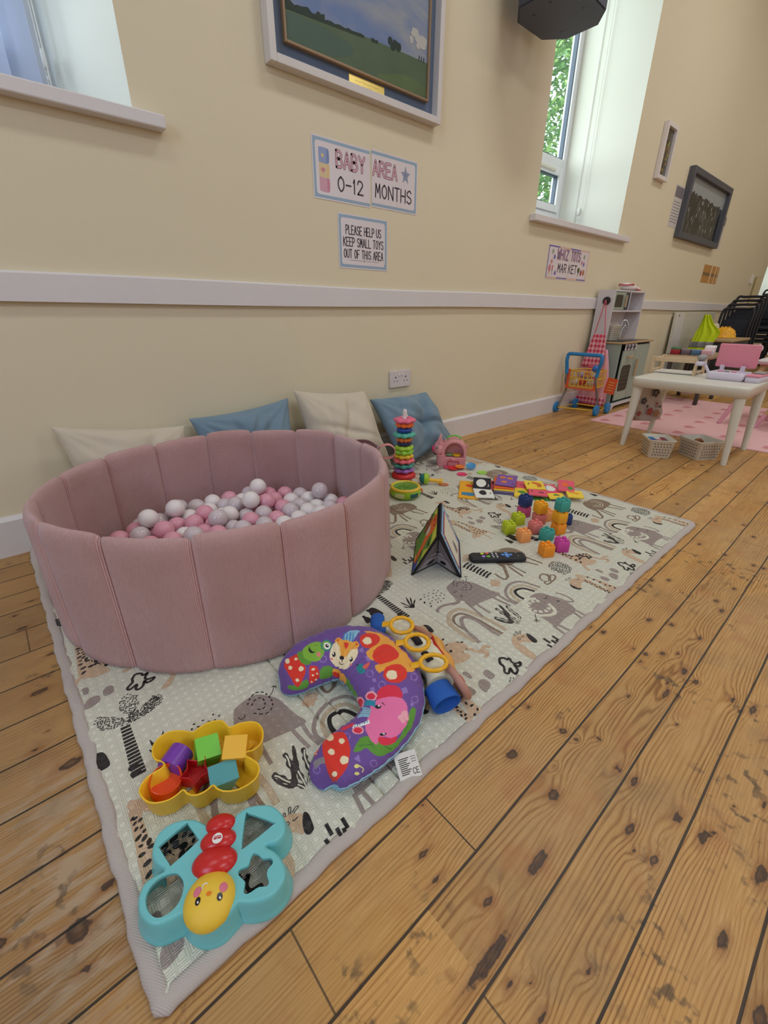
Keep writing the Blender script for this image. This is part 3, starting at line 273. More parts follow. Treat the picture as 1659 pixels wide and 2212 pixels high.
# window openings in the back wall: x0, x1, z0(front of sill), z1
WINS = [(-.55, .627, 1.322, 3.3), (2.93, 4.15, 1.316, 3.3), (9.48, 10.7, .985, 3.3)]
mb = MB()
xs = [X0]
for w in WINS: xs += [w[0], w[1]]
xs.append(X1)
for i in range(0, len(xs), 2): mb.box(xs[i], xs[i+1], 0, TH, 0, HC)
SL = .133                                            # the inner sill slopes up towards the glass
for a, b, z0, z1 in WINS:
    mb.box(a, b, 0, TH, z1, HC)
    mb.add([(a, 0, 0), (b, 0, 0), (b, TH, 0), (a, TH, 0), (a, 0, z0), (b, 0, z0), (b, .46, z0+SL), (a, .46, z0+SL), (b, TH, z0+SL-.06), (a, TH, z0+SL-.06)],
           [(0, 1, 5, 4), (4, 5, 6, 7), (7, 6, 8, 9), (3, 9, 8, 2)], 0)
wb_ = mb.build('wall_back', [m_wall, M('reveal_daylit_white', (232, 234, 222), .6)], kind='structure')  # reveal faces whiter than the wall: overexposed daylight put into the colour
for p_ in wb_.data.polygons:
    if abs(p_.normal.x) > .9 and .01 < p_.center.y < TH-.01 and X0+.1 < p_.center.x < X1-.1: p_.material_index = 1
MB().box(X0-.2, X0, YF, TH, 0, HC).build('wall_left', m_wall, kind='structure')
MB().box(X1, X1+.2, YF, TH, 0, HC).build('wall_right', m_wall, kind='structure')
MB().box(X0-.2, X1+.2, YF-.2, YF, 0, HC).build('wall_front', m_wall, kind='structure')
MB().box(X0-.2, X1+.2, YF-.2, TH, HC, HC+.1).build('ceiling', M('ceiling_paint', (232, 228, 218), .8), kind='structure')

# ---- floor: boards along the wall, knots as a distance field in a vertex attribute
SEAMS = [-.10, -.20, -.305, -.41, -.52, -.63, -.745, -.865, -.975, -1.088, -1.205, -1.318, -1.42, -1.515, -1.623, -1.727, -1.83, -1.94, -2.05, -2.16]
KN = KNOTS
random.seed(4)
fx = np.concatenate([np.arange(X0, -.4, .1), np.arange(-.4, 3.2, .009), np.arange(3.2, X1+.01, .06)])
fy = np.concatenate([np.arange(0, -2.1, -.0085), np.arange(-2.1, YF-.01, -.12)])
gx, gy = np.meshgrid(fx, fy)
nx, ny = len(fx), len(fy)
V = np.stack([gx.ravel(), gy.ravel(), np.zeros(nx*ny)], 1)
me = bpy.data.meshes.new('floor')
idx = np.arange(nx*ny).reshape(ny, nx)
F = np.stack([idx[:-1, :-1], idx[1:, :-1], idx[1:, 1:], idx[:-1, 1:]], -1).reshape(-1, 4)
me.vertices.add(len(V)); me.vertices.foreach_set('co', V.ravel())
me.loops.add(F.size); me.loops.foreach_set('vertex_index', F.ravel().astype(np.int32))
me.polygons.add(len(F)); me.polygons.foreach_set('loop_start', np.arange(0, F.size, 4, dtype=np.int32))
me.update(calc_edges=True)
d = np.full(len(V), 9.0)
kn = [(a_, b_, max(c_*.8, .0045), max(d_*.8, .0036)) for a_, b_, c_, d_ in KN]
rr = random.Random(7)
for i in range(230):
    kx = rr.uniform(-.9, 9); ky = rr.uniform(-2.6, -.02)
    near = any(abs(kx-k[0]) < .12 and abs(ky-k[1]) < .05 for k in KN)
    if near: continue
    r = rr.choice([.004, .005, .006, .008]); kn.append((kx, ky, r*rr.uniform(.9, 1.9), r*.8))
for kx, ky, ra, rb in kn:
    s = np.abs(V[:, 0]-kx) < .25
    q = np.sqrt(((V[s, 0]-kx)/ra)**2+((V[s, 1]-ky)/rb)**2)
    d[s] = np.minimum(d[s], q)
at = me.attributes.new('knot', 'FLOAT', 'POINT'); at.data.foreach_set('value', d.astype(np.float32))
floor = bpy.data.objects.new('floor', me); S.collection.objects.link(floor); floor['kind'] = 'structure'

m = bpy.data.materials.new('old_pine_boards'); m.use_nodes = True; nt = m.node_tree; N = nt.nodes; L = nt.links
bs = N['Principled BSDF']
def nd(t, **k):
    n = N.new(t)
    for a, b in k.items(): setattr(n, a, b)
    return n
def mth(op, a, b=None, c=None, clamp=False):
    n = nd('ShaderNodeMath', operation=op); n.use_clamp = clamp
    for i, v in enumerate((a, b, c)):
        if v is None: continue
        if isinstance(v, (int, float)): n.inputs[i].default_value = v
        else: L.new(v, n.inputs[i])
    return n.outputs[0]
def rng(v, a, b, lo=0, hi=1):
    n = nd('ShaderNodeMapRange'); L.new(v, n.inputs[0]); n.inputs[1].default_value = a; n.inputs[2].default_value = b; n.inputs[3].default_value = lo; n.inputs[4].default_value = hi
    return n.outputs[0]
geo = nd('ShaderNodeNewGeometry'); sp = nd('ShaderNodeSeparateXYZ'); L.new(geo.outputs['Position'], sp.inputs[0])
X, Y = sp.outputs[0], sp.outputs[1]
ka = nd('ShaderNodeAttribute', attribute_name='knot'); K = ka.outputs['Fac']
bid = None; gap = None
wob = nd('ShaderNodeTexNoise'); wob.inputs['Scale'].default_value = 3.0; L.new(geo.outputs['Position'], wob.inputs['Vector'])
Yw = mth('ADD', Y, mth('MULTIPLY', mth('SUBTRACT', wob.outputs[0], .5), .006))
for s in SEAMS:
    st_ = mth('LESS_THAN', Yw, s); bid = st_ if bid is None else mth('ADD', bid, st_)
    g = mth('LESS_THAN', mth('ABSOLUTE', mth('SUBTRACT', Yw, s)), .0019)
    gap = g if gap is None else mth('MAXIMUM', gap, g)
far = mth('LESS_THAN', Y, -2.2); bid = mth('ADD', bid, mth('MULTIPLY', far, mth('FLOOR', mth('MULTIPLY', Y, 9))))
# board ends
wn1 = nd('ShaderNodeTexWhiteNoise', noise_dimensions='1D'); L.new(bid, wn1.inputs['W'])
off = mth('MULTIPLY', wn1.outputs[0], 3.1)
xm = mth('FRACT', mth('DIVIDE', mth('ADD', X, off), 3.3))
endg = mth('LESS_THAN', mth('ABSOLUTE', mth('SUBTRACT', xm, .5)), .0004)
e1 = mth('MULTIPLY', mth('LESS_THAN', mth('ABSOLUTE', mth('SUBTRACT', X, .431)), .0012), mth('MULTIPLY', mth('LESS_THAN', Y, -1.515), mth('GREATER_THAN', Y, -1.623)))
gap = mth('MAXIMUM', gap, mth('MAXIMUM', mth('MULTIPLY', endg, .8), e1))
bid2 = mth('ADD', bid, mth('MULTIPLY', mth('FLOOR', mth('DIVIDE', mth('ADD', X, off), 3.3)), 7.3))
# grain coordinate: along x stretched, bent around knots
kf = mth('POWER', 2.718, mth('MULTIPLY', mth('MULTIPLY', K, K), -.09))
cv = nd('ShaderNodeCombineXYZ'); L.new(mth('ADD', mth('MULTIPLY', X, 1.0), mth('MULTIPLY', bid2, 3.7)), cv.inputs[0]); L.new(mth('MULTIPLY', Y, 9.0), cv.inputs[1]); L.new(bid2, cv.inputs[2])
n1 = nd('ShaderNodeTexNoise'); n1.inputs['Scale'].default_value = 1.7; n1.inputs['Detail'].default_value = 4; n1.inputs['Distortion'].default_value = .4; n1.inputs['Roughness'].default_value = .45; L.new(cv.outputs[0], n1.inputs['Vector'])
wbb = nd('ShaderNodeTexWhiteNoise', noise_dimensions='1D'); L.new(mth('ADD', bid2, 31.7), wbb.inputs['W'])
swl = mth('ADD', 14.0, mth('MULTIPLY', mth('POWER', wbb.outputs[0], 1.6), 62.0))
ph = mth('ADD', mth('MULTIPLY', n1.outputs[0], swl), mth('ADD', mth('MULTIPLY', Y, mth('ADD', 1150.0, mth('MULTIPLY', wbb.outputs[0], -560.0))), mth('MULTIPLY', kf, 11.0)))
ring = mth('MULTIPLY', mth('ADD', mth('SINE', ph), 1.0), .5); ring = mth('POWER', ring, 3.0); rmod = nd('ShaderNodeTexNoise'); rmod.inputs['Scale'].default_value = 2.2; rmod.inputs['Detail'].default_value = 3; L.new(cv.outputs[0], rmod.inputs['Vector']); ring = mth('MULTIPLY', ring, rng(rmod.outputs[0], .36, .62, .15, 1.15))
cf = nd('ShaderNodeCombineXYZ'); L.new(mth('MULTIPLY', X, 14.0), cf.inputs[0]); L.new(mth('MULTIPLY', Y, 420.0), cf.inputs[1]); L.new(bid2, cf.inputs[2])
n2 = nd('ShaderNodeTexNoise'); n2.inputs['Scale'].default_value = 1.0; n2.inputs['Detail'].default_value = 3; L.new(cf.outputs[0], n2.inputs['Vector'])
nb = nd('ShaderNodeTexNoise'); nb.inputs['Scale'].default_value = 2.3; nb.inputs['Detail'].default_value = 5; L.new(geo.outputs['Position'], nb.inputs['Vector'])
cr = nd('ShaderNodeValToRGB'); L.new(mth('ADD', mth('MULTIPLY', ring, mth('ADD', .06, mth('MULTIPLY', nb.outputs[0], .70))), mth('MULTIPLY', n2.outputs[0], .62)), cr.inputs[0])
E_ = cr.color_ramp.elements; E_[0].position = .12; E_[0].color = rgb((210, 166, 108)); E_[1].position = .95; E_[1].color = rgb((132, 84, 40))
e = E_.new(.45); e.color = rgb((184, 136, 78))
wb = nd('ShaderNodeTexWhiteNoise', noise_dimensions='1D'); L.new(bid2, wb.inputs['W'])
hs = nd('ShaderNodeHueSaturation'); L.new(cr.outputs[0], hs.inputs['Color'])
L.new(mth('ADD', .75, mth('ADD', mth('MULTIPLY', wb.outputs[0], .28), mth('MULTIPLY', nb.outputs[0], .22))), hs.inputs['Value'])
L.new(mth('ADD', .93, mth('MULTIPLY', nb.outputs[0], .2)), hs.inputs['Saturation'])
def mixc(f, a, b):
    n = nd('ShaderNodeMix', data_type='RGBA'); 
    if isinstance(f, (int, float)): n.inputs[0].default_value = f
    else: L.new(f, n.inputs[0])
    for i, v in ((6, a), (7, b)):
        if isinstance(v, tuple): n.inputs[i].default_value = v
        else: L.new(v, n.inputs[i])
    return n.outputs[2]
# worn varnish at the left, stains, dirt spots
wv = nd('ShaderNodeCombineXYZ'); L.new(mth('MULTIPLY', X, 9.0), wv.inputs[0]); L.new(mth('MULTIPLY', Y, 60.0), wv.inputs[1])
nw = nd('ShaderNodeTexNoise'); nw.inputs['Scale'].default_value = 1.3; nw.inputs['Detail'].default_value = 6; L.new(wv.outputs[0], nw.inputs['Vector'])
worn = mth('MULTIPLY', rng(nw.outputs[0], .46, .58), mth('MULTIPLY', rng(X, .12, -.02), mth('MULTIPLY', rng(Y, -1.0, -1.08), rng(Y, -1.5, -1.38))))
col = mixc(mth('MULTIPLY', worn, .8), hs.outputs[0], rgb((206, 178, 146)))
stn = nd('ShaderNodeTexNoise'); stn.inputs['Scale'].default_value = 6; stn.inputs['Detail'].default_value = 8; stn.inputs['Roughness'].default_value = .7; L.new(geo.outputs['Position'], stn.inputs['Vector'])
col = mixc(mth('MULTIPLY', rng(stn.outputs[0], .52, .70), .50), col, rgb((128, 102, 72)))
ds = nd('ShaderNodeTexNoise'); ds.inputs['Scale'].default_value = 42; ds.inputs['Detail'].default_value = 5; L.new(geo.outputs['Position'], ds.inputs['Vector'])
dm = nd('ShaderNodeTexNoise'); dm.inputs['Scale'].default_value = 4.5; dm.inputs['Detail'].default_value = 2; L.new(geo.outputs['Position'], dm.inputs['Vector'])
col = mixc(mth('MULTIPLY', mth('MULTIPLY', rng(ds.outputs[0], .55, .63), rng(dm.outputs[0], .55, .64)), .72), col, rgb((58, 46, 36)))
kr = nd('ShaderNodeTexNoise'); kr.inputs['Scale'].default_value = 90; kr.inputs['Detail'].default_value = 2; L.new(geo.outputs['Position'], kr.inputs['Vector'])
Kn = mth('ADD', K, mth('MULTIPLY', mth('SUBTRACT', kr.outputs[0], .5), .9))
red = nd('ShaderNodeTexNoise'); red.inputs['Scale'].default_value = 11; red.inputs['Detail'].default_value = 5; L.new(geo.outputs['Position'], red.inputs['Vector'])
col = mixc(mth('MULTIPLY', rng(red.outputs[0], .56, .72), .45), col, rgb((168, 96, 48)))
gm = rng(X, .25, -.1); col = mixc(mth('MULTIPLY', gm, .45), col, rgb((122, 98, 72)))
col = mixc(mth('MULTIPLY', rng(Kn, 2.4, 1.1), .55), col, rgb((138, 84, 40)))
col = mixc(mth('MULTIPLY', mth('SUBTRACT', rng(Kn, 1.15, .95), mth('MULTIPLY', rng(Kn, .8, .3), .35)), .93), col, rgb((62, 42, 30)))
col = mixc(mth('MULTIPLY', gap, .92), col, rgb((24, 18, 14)))
L.new(col, bs.inputs['Base Color'])
L.new(mth('ADD', .36, mth('MULTIPLY', nb.outputs[0], .24)), bs.inputs['Roughness'])
bp = nd('ShaderNodeBump'); bp.inputs['Strength'].default_value = .35; bp.inputs['Distance'].default_value = .0022
L.new(mth('SUBTRACT', mth('MULTIPLY', mth('SUBTRACT', 1.0, ring), .22), mth('ADD', mth('MULTIPLY', gap, 2.0), mth('MULTIPLY', worn, .5))), bp.inputs['Height'])
L.new(bp.outputs[0], bs.inputs['Normal'])
me.materials.append(m)

# ---- dado rail (a slightly uneven painted plank) and skirting
def plank(name, z0, z1, th, x0, x1, bow=.003, mat=m_trim, chamf=.006):
    mb = MB(); n = 60; rr = random.Random(3); rings = []
    for i in range(n+1):
        x = x0+(x1-x0)*i/n; w = bow*(sin(i*.55)+.6*sin(i*.21+1)); w2 = bow*(cos(i*.43)+.5*sin(i*.77))
        rings.append([(x, -.0, z0+w), (x, -th, z0+w), (x, -th, z1-chamf+w2), (x, -th+chamf, z1+w2), (x, 0, z1+w2)])
    return mb.loft(rings, True, 0, True, sm=False).build(name, mat, kind='structure')
plank('trim_1', .787, .868, .021, X0, 9.48)
plank('baseboard_back', 0, .135, .02, X0, X1, .001, chamf=.012)
# ---- sills
for i, (a, b, z0, z1) in enumerate(WINS):
    mb = MB(); mb.box(a-.06 if i else a-.06, b+.08 if i == 0 else b+.15, -.045, .0, z0-.036, z0)
    mb.add([(a, 0, z0+.001), (b, 0, z0+.001), (b, .46, z0+SL+.001), (a, .46, z0+SL+.001)], [(0, 1, 2, 3)])
    mb.build('trim_%d' % (i+2), m_trim, kind='structure', bevel=.004)
# splayed plaster linings of the openings
SPL = .12; m_rev = M('reveal_daylit_white', (232, 234, 222), .6)
mb = MB()
for a, b, z0, z1 in WINS:
    for e, sg in ((a, 1), (b, -1)): mb.prism([(e-sg*.0005, .0005), (e+sg*SPL, .462), (e+sg*SPL, .535), (e-sg*.0005, .535)], z0-.01, z1+.001)
mb.build('trim_5', m_rev, kind='structure')
# ---- windows
m_glass = bpy.data.materials.new('window_glass'); m_glass.use_nodes = True; nt = m_glass.node_tree
for n in list(nt.nodes): nt.nodes.remove(n)
o_ = nt.nodes.new('ShaderNodeOutputMaterial'); t_ = nt.nodes.new('ShaderNodeBsdfTransparent'); g_ = nt.nodes.new('ShaderNodeBsdfGlossy'); x_ = nt.nodes.new('ShaderNodeMixShader')
g_.inputs['Roughness'].default_value = .02; x_.inputs[0].default_value = .06; t_.inputs[0].default_value = (.95, .98, .97, 1)
nt.links.new(t_.outputs[0], x_.inputs[1]); nt.links.new(g_.outputs[0], x_.inputs[2]); nt.links.new(x_.outputs[0], o_.inputs[0])
m_gasket = M('dark_gasket', (70, 84, 104), .5)
def win_frame(mb, a, b, z0, z1, w, y0, y1):
    mb.box(a, a+w, y0, y1, z0, z1); mb.box(b-w, b, y0, y1, z0, z1); mb.box(a+w, b-w, y0, y1, z0, z0+w); mb.box(a+w, b-w, y0, y1, z1-w, z1)
for i, (a, b, z0, z1) in enumerate(WINS):
    a += SPL; b -= SPL; zb = z0+SL+.002
    w = empty('window_%d' % (i+1), (0, 0, 0)); w['kind'] = 'structure'
    mb = MB(); win_frame(mb, a, b, zb, z1, .055, .465, .53); mb.box(a+.055, b-.055, .465, .53, 1.80 if i < 2 else 1.5, 1.86 if i < 2 else 1.56)
    mb.build('window_frame', m_upvc, w, bevel=.004)
    zt = 1.80 if i < 2 else 1.5
    mb = MB(); win_frame(mb, a+.056, b-.056, zb+.056, zt-.001, .05, .452, .52); mb.build('window_sash', m_upvc, w, bevel=.004)
    mb = MB(); win_frame(mb, a+.106, b-.106, zb+.106, zt-.051, .008, .47, .50); win_frame(mb, a+.0552, b-.0552, zt+.0602, z1-.0552, .009, .48, .51)
    mb.build('gasket', m_gasket, w)
    MB().box(a+.09, b-.09, .488, .494, zb+.1, zt-.04).build('lower_pane', m_glass, w)
    MB().box(a+.05, b-.05, .495, .501, zt+.055, z1-.05).build('upper_pane', m_glass, w)
    if i == 1: MB().rbox(3.35, 3.85, .44, .4515, zt-.035, zt-.015, .004).build('trickle_vent', M('vent_white', (220, 222, 205), .5), w)
# outside stone reveals
m_stone = M('painted_stone', (176, 184, 196), .8, bump=1.0, bscale=22, var=.08, vscale=6)
mb = MB(); mb.box(4.144, 4.15, .535, TH+.001, 1.39, 3.3); mb.box(.621, .627, .535, TH+.001, 1.39, 3.3); mb.build('trim_6', m_stone, kind='structure')

# ---- trees and hedge outside
def tree(name, c, rad, n, seed, col, label, trunk=True):
    t = empty(name, (c[0], c[1], 0), 0, label, 'tree', 'trees outside the tall windows')
    rr = random.Random(seed); mb = MB()
    for i in range(n):
        u = rr.gauss(0, 1), rr.gauss(0, 1), rr.gauss(0, 1); l = math.sqrt(sum(q*q for q in u))+1e-6
        k = rr.uniform(.45, 1)**.6; p = (u[0]/l*rad[0]*k, u[1]/l*rad[1]*k, c[2]+u[2]/l*rad[2]*k)
        s = rr.uniform(.12, .26); a = rr.uniform(0, 6.28); e = rr.uniform(-1, 1)
        T = TM(p, a, e, rr.uniform(-.8, .8))
        mb.add([(-s*.5, 0, 0), (0, -s*.28, .01), (s*.6, 0, 0), (0, s*.28, .01)], [(0, 1, 2, 3)], rr.choice((0, 0, 1)), False, T)
    mb.build('foliage', [M('leaf_'+col, (104, 150, 84) if col == 'a' else (92, 140, 86), .6), M('leaf_light', (164, 196, 116), .6)], t)
    MB().cyl((0, 0, 0), (0, 0, c[2]), .12, .05, 10).build('trunk', M('bark', (92, 80, 66), .9), t)
tree('garden_tree', (14.8, 7.6, 5.4), (3.0, 1.6, 3.6), 12000, 1, 'a', 'broad leafy tree behind the glass, the nearest one outside the middle window')
tree('garden_tree', (9.0, 9.4, 3.0), (2.4, 1.5, 2.6), 3000, 2, 'b', 'lower tree on the left side of the middle window view')
MB().box(-8, 30, TH+.02, 30, -.3, -.05).build('ground', M('lawn', (96, 120, 70), .9, var=.2), kind='structure')
# ================================================================ PLAY MAT
ZM = .013
m_mat = M('mat_vinyl', (224, 221, 202), .30, spec=.45)
nt = m_mat.node_tree; N = nt.nodes; L = nt.links; bs = N['Principled BSDF']
geo = nd('ShaderNodeNewGeometry'); sp = nd('ShaderNodeSeparateXYZ'); L.new(geo.outputs['Position'], sp.inputs[0]); X, Y = sp.outputs[0], sp.outputs[1]
# embossed tiles: a hatch of small raised squares turned 0 degrees, broken up by noise
def tri(v, per): return mth('ABSOLUTE', mth('SUBTRACT', mth('FRACT', mth('DIVIDE', v, per)), .5))
gx_ = tri(X, .0185); gy_ = tri(Y, .0185)
mxy = mth('MAXIMUM', gx_, gy_); line = mth('MAXIMUM', rng(mth('ABSOLUTE', mth('SUBTRACT', mxy, .25)), .07, .0), rng(mth('ABSOLUTE', mth('SUBTRACT', mxy, .43)), .07, 0))
n_ = nd('ShaderNodeTexNoise'); n_.inputs['Scale'].default_value = 160; n_.inputs['Detail'].default_value = 3; L.new(geo.outputs['Position'], n_.inputs['Vector'])
bp = nd('ShaderNodeBump'); bp.inputs['Strength'].default_value = .8; bp.inputs['Distance'].default_value = .0022
L.new(mth('ADD', mth('MULTIPLY', line, .55), mth('MULTIPLY', n_.outputs[0], .5)), bp.inputs['Height']); L.new(bp.outputs[0], bs.inputs['Normal'])
INK = dict(mauve=(164, 148, 140), tan=(204, 184, 156), cream=(234, 230, 208), black=(44, 40, 40), salmon=(216, 184, 152), brown=(146, 124, 104), dark=(66, 60, 58), coral=(218, 180, 148))
ink_names = list(INK); inks = []
for k in ink_names:
    mi_ = m_mat.copy(); mi_.name = 'ink_'+k; inks.append(mi_)
    mi_.node_tree.nodes['Principled BSDF'].inputs['Base Color'].default_value = rgb(INK[k])
GROOVES = [.377, .416, .779, .814, 1.175, 1.222, 1.565, 1.605]
DEPTH = [.006, .006, .003, .003, .0022, .0022, .002, .002]
def mz(x):
    z = 0.0
    for g, d_ in zip(GROOVES, DEPTH): z -= d_*max(0, 1-abs(x-g)/.0045)
    for c in (.796, 1.198): z += .003*math.exp(-((x-c)/.02)**2)
    return z
def catm(p, closed=False, k=5): return smooth_pts(p, closed, k)
pm = MB(); rr = random.Random(11); lay = [0]
def inpoly(x, y, P):
    c = False; n = len(P)
    for i in range(n):
        x1, y1 = P[i]; x2, y2 = P[(i+1) % n]
        if (y1 > y) != (y2 > y) and x < (x2-x1)*(y-y1)/(y2-y1)+x1: c = not c
    return c
def draw(it):
    k = it[0]; mi = ink_names.index(it[1]); lay[0] += 1; z = .00015+.0000035*lay[0]
    if k == 'p': pm.flat(catm(it[3], True, 4) if it[2] else it[3], z, mi)
    elif k == 's': pm.ribbon(catm(it[4], bool(it[3]), 5), it[2], z, mi, bool(it[3]))
    elif k == 'd':
        P = catm(it[4], False, 12); acc = 0; seg = []; on = True; ln = .0065 if it[1] == 'black' else .009
        for a, b in zip(P, P[1:]):
            acc += math.dist(a, b); seg.append(a)
            if acc > (ln if on else ln*.55):
                if on and len(seg) > 1: pm.ribbon(seg+[b], it[2], z, mi)
                seg = []; acc = 0; on = not on
    elif k == 'o':
        for x, y in it[3]: pm.disc(x, y, it[2]*rr.uniform(1, 1.35), it[2]*rr.uniform(.65, .85), z, mi, 9, rr.uniform(-.5, 1.2))
    elif k == 'e':
        (x, y), (x2, y2) = it[2]; pm.disc(x, y, it[3], it[3]*.7, z, mi, 10)
    elif k == 'k':
        P = it[4]; xs_ = [p[0] for p in P]; ys_ = [p[1] for p in P]; q = 0; pts = []
        while q < it[2]*14 and len(pts) < it[2]:
            q += 1; x = rr.uniform(min(xs_), max(xs_)); y = rr.uniform(min(ys_), max(ys_))
            if inpoly(x, y, P) and all(abs(x-a)+abs(y-b) > it[3]*1.9 for a, b in pts): pts.append((x, y))
        for x, y in pts: pm.disc(x, y, it[3]*1.05, it[3]*.55, z, mi, 6, rr.uniform(-.6, 1.4))
    elif k == 'l':
        P = catm(it[3], False, 6); n = len(P)
        pm.ribbon(P, [it[2]*.56*(.30+.70*abs(sin(pi*min(1, .12+i/n)))**.7)*(1+.30*sin(i*.85)) for i in range(n)], z, mi)
for it in PRINT: draw(it)
tv, tf, tm = pm.v, pm.f, pm.m
allm = MB(); A_ = np.array(tv); PX, PY = .6605, .517
def clip(poly, ax, lim, sgn):
    o = []
    for i in range(len(poly)):
        a, b = poly[i-1], poly[i]; ia = (a[ax]-lim)*sgn >= 0; ib = (b[ax]-lim)*sgn >= 0
        if ia != ib:
            t = (lim-a[ax])/(b[ax]-a[ax]); o.append(tuple(a[j]+(b[j]-a[j])*t for j in range(3)))
        if ib: o.append(b)
    return o
bx0, bx1, by0, by1 = .018, 1.983, -1.474, -.03
for f, mi in zip(tf, tm):
    P0 = [tv[i] for i in f]
    for i in range(-3, 4):
        for j in range(-1, 4):
            P = [(x+i*PX, y+j*PY, z) for x, y, z in P0]
            if all(p[0] < bx0 for p in P) or all(p[0] > bx1 for p in P) or all(p[1] < by0 for p in P) or all(p[1] > by1 for p in P): continue
            for ax, lim, sg in ((0, bx0, 1), (0, bx1, -1), (1, by0, 1), (1, by1, -1)):
                if P: P = clip(P, ax, lim, sg)
            if len(P) < 3: continue
            # follow the fold grooves: split long faces at them
            pcs = [P]
            for g in sorted([q+s for q in GROOVES for s in (-.0045, 0, .0045)]+[.76, .787, .805, .835, 1.15, 1.186, 1.21, 1.25]):
                if not (min(p[0] for p in P) < g < max(p[0] for p in P)): continue
                nw_ = []
                for q in pcs:
                    for sg in (1, -1):
                        c_ = clip(q, 0, g, sg)
                        if len(c_) >= 3: nw_.append(c_)
                pcs = nw_
            for q in pcs: allm.add([(x, y, ZM+z+mz(x)) for x, y, z in q], [tuple(range(len(q)))], mi+1)
# the sheet itself
gxs = sorted(set([bx0, bx1]+[g+s for g in GROOVES for s in (-.0045, 0, .0045)]+[.76, .787, .805, .835, 1.15, 1.186, 1.21, 1.25]))
vs = []; fs = []
for x in gxs: vs += [(x, by0-.004, ZM+mz(x)), (x, by1+.004, ZM+mz(x))]
for i in range(len(gxs)-1): fs.append((2*i, 2*i+2, 2*i+3, 2*i+1))
allm.add(vs, fs, 0)
mat = empty('play_mat', (0, 0, 0), 0, 'pale folding foam play mat printed with elephants and giraffes, grey cloth edging', 'play mat')
allm.build('mat_sheet', [m_mat]+inks, mat)
m_edge = M('grey_edging_cloth', (194, 181, 172), .85, bump=.6, bscale=260, fine=(1, 1, 1))
nt = m_edge.node_tree; N = nt.nodes; L = nt.links
geo = nd('ShaderNodeNewGeometry'); sp = nd('ShaderNodeSeparateXYZ'); L.new(geo.outputs['Position'], sp.inputs[0])
wv_ = mth('SINE', mth('MULTIPLY', mth('ADD', sp.outputs[0], mth('MULTIPLY', sp.outputs[1], .7)), 2100))
bp = nd('ShaderNodeBump'); bp.inputs['Strength'].default_value = .35; bp.inputs['Distance'].default_value = .001; L.new(wv_, bp.inputs['Height']); L.new(bp.outputs[0], N['Principled BSDF'].inputs['Normal'])
mb = MB(); prof = [(.0235, ZM-.003), (.0228, ZM+.0004), (.018, ZM+.0010), (.012, ZM+.0012), (.005, ZM-.0005), (.001, ZM-.005), (.0, .004), (.004, .0003), (.023, .0003)]
path = []
rr = random.Random(5)
def edge_run(p0, p1, n):
    return [(p0[0]+(p1[0]-p0[0])*i/n, p0[1]+(p1[1]-p0[1])*i/n) for i in range(n)]
c_ = .028; X1m, Y0m = 2.0, -1.492
corners = [((c_, Y0m), (X1m-c_, Y0m)), ((X1m, Y0m+c_), (X1m, -.024-c_)), ((X1m-c_, -.024), (c_, -.024)), ((0, -.024-c_), (0, Y0m+c_))]
P = []; 
for k, (a, b) in enumerate(corners):
    P += edge_run(a, b, 70)
    P.append(b); nxt = corners[(k+1) % 4][0]
    q = (b[0] if k % 2 else nxt[0], nxt[1] if k % 2 else b[1])
    P += [tuple(b[d]*(1-t)**2+q[d]*2*t*(1-t)+nxt[d]*t*t for d in (0, 1)) for t in (.2, .4, .6, .8)]
rings = []; n = len(P)
for i in range(n):
    t = Vector(P[(i+1) % n])-Vector(P[i-1]); t.normalize(); inn = Vector((-t.y, t.x))
    wobb = .0016*sin(i*.9)+.0012*sin(i*2.3+1); hb = .0006*sin(i*.5)+.0006*sin(i*1.7)
    hb *= 1
    rings.append([(P[i][0]+inn.x*(r_+wobb), P[i][1]+inn.y*(r_+wobb), max(.0002, z_+(hb if 0 < j < 6 else 0))) for j, (r_, z_) in enumerate(prof)])
mb.loft(rings, False, 0, loop=True); mb.build('edging', m_edge, mat)
MB().box(.03, 1.97, -1.462, -.05, .0005, ZM-.007).build('foam_core', M('foam', (225, 225, 215), .8), mat)

# ================================================================ BALL PIT
m_cord = M('pink_corduroy', (208, 158, 146), .85, sheen=.35)
nt = m_cord.node_tree; N = nt.nodes; L = nt.links; bs = N['Principled BSDF']
uv = nd('ShaderNodeUVMap'); sp = nd('ShaderNodeSeparateXYZ'); L.new(uv.outputs[0], sp.inputs[0])
r_ = mth('SINE', mth('MULTIPLY', sp.outputs[0], 2*pi/.0031))
nz = nd('ShaderNodeTexNoise'); nz.inputs['Scale'].default_value = 9; nz.inputs['Detail'].default_value = 4; tc = nd('ShaderNodeTexCoord'); L.new(tc.outputs['Object'], nz.inputs['Vector'])
bp = nd('ShaderNodeBump'); bp.inputs['Strength'].default_value = .8; bp.inputs['Distance'].default_value = .0015
L.new(mth('ADD', r_, mth('MULTIPLY', nz.outputs[0], 3)), bp.inputs['Height']); L.new(bp.outputs[0], bs.inputs['Normal'])
c2 = mixc(mth('MULTIPLY', mth('ADD', r_, 1), .16), rgb((222, 172, 166)), rgb((190, 138, 134)))
c3 = mixc(rng(nz.outputs[0], .35, .75), c2, rgb((226, 178, 174)))
L.new(c3, bs.inputs['Base Color'])
TOP = [(.133, -.386), (.261, -.280), (.421, -.232), (.601, -.222), (.749, -.280), (.883, -.378), (.968, -.514), (.960, -.690), (.910, -.840), (.809, -.959), (.618, -1.046), (.446, -1.049), (.279, -.991), (.144, -.865), (.058, -.710), (.058, -.535)]
BOT = [(.120, -.350), (.255, -.235), (.421, -.190), (.600, -.182), (.765, -.235), (.905, -.350), (.990, -.510), (.975, -.690), (.915, -.860), (.800, -.985), (.622, -1.062), (.440, -1.066), (.268, -.998), (.138, -.880), (.060, -.735), (.050, -.520)]
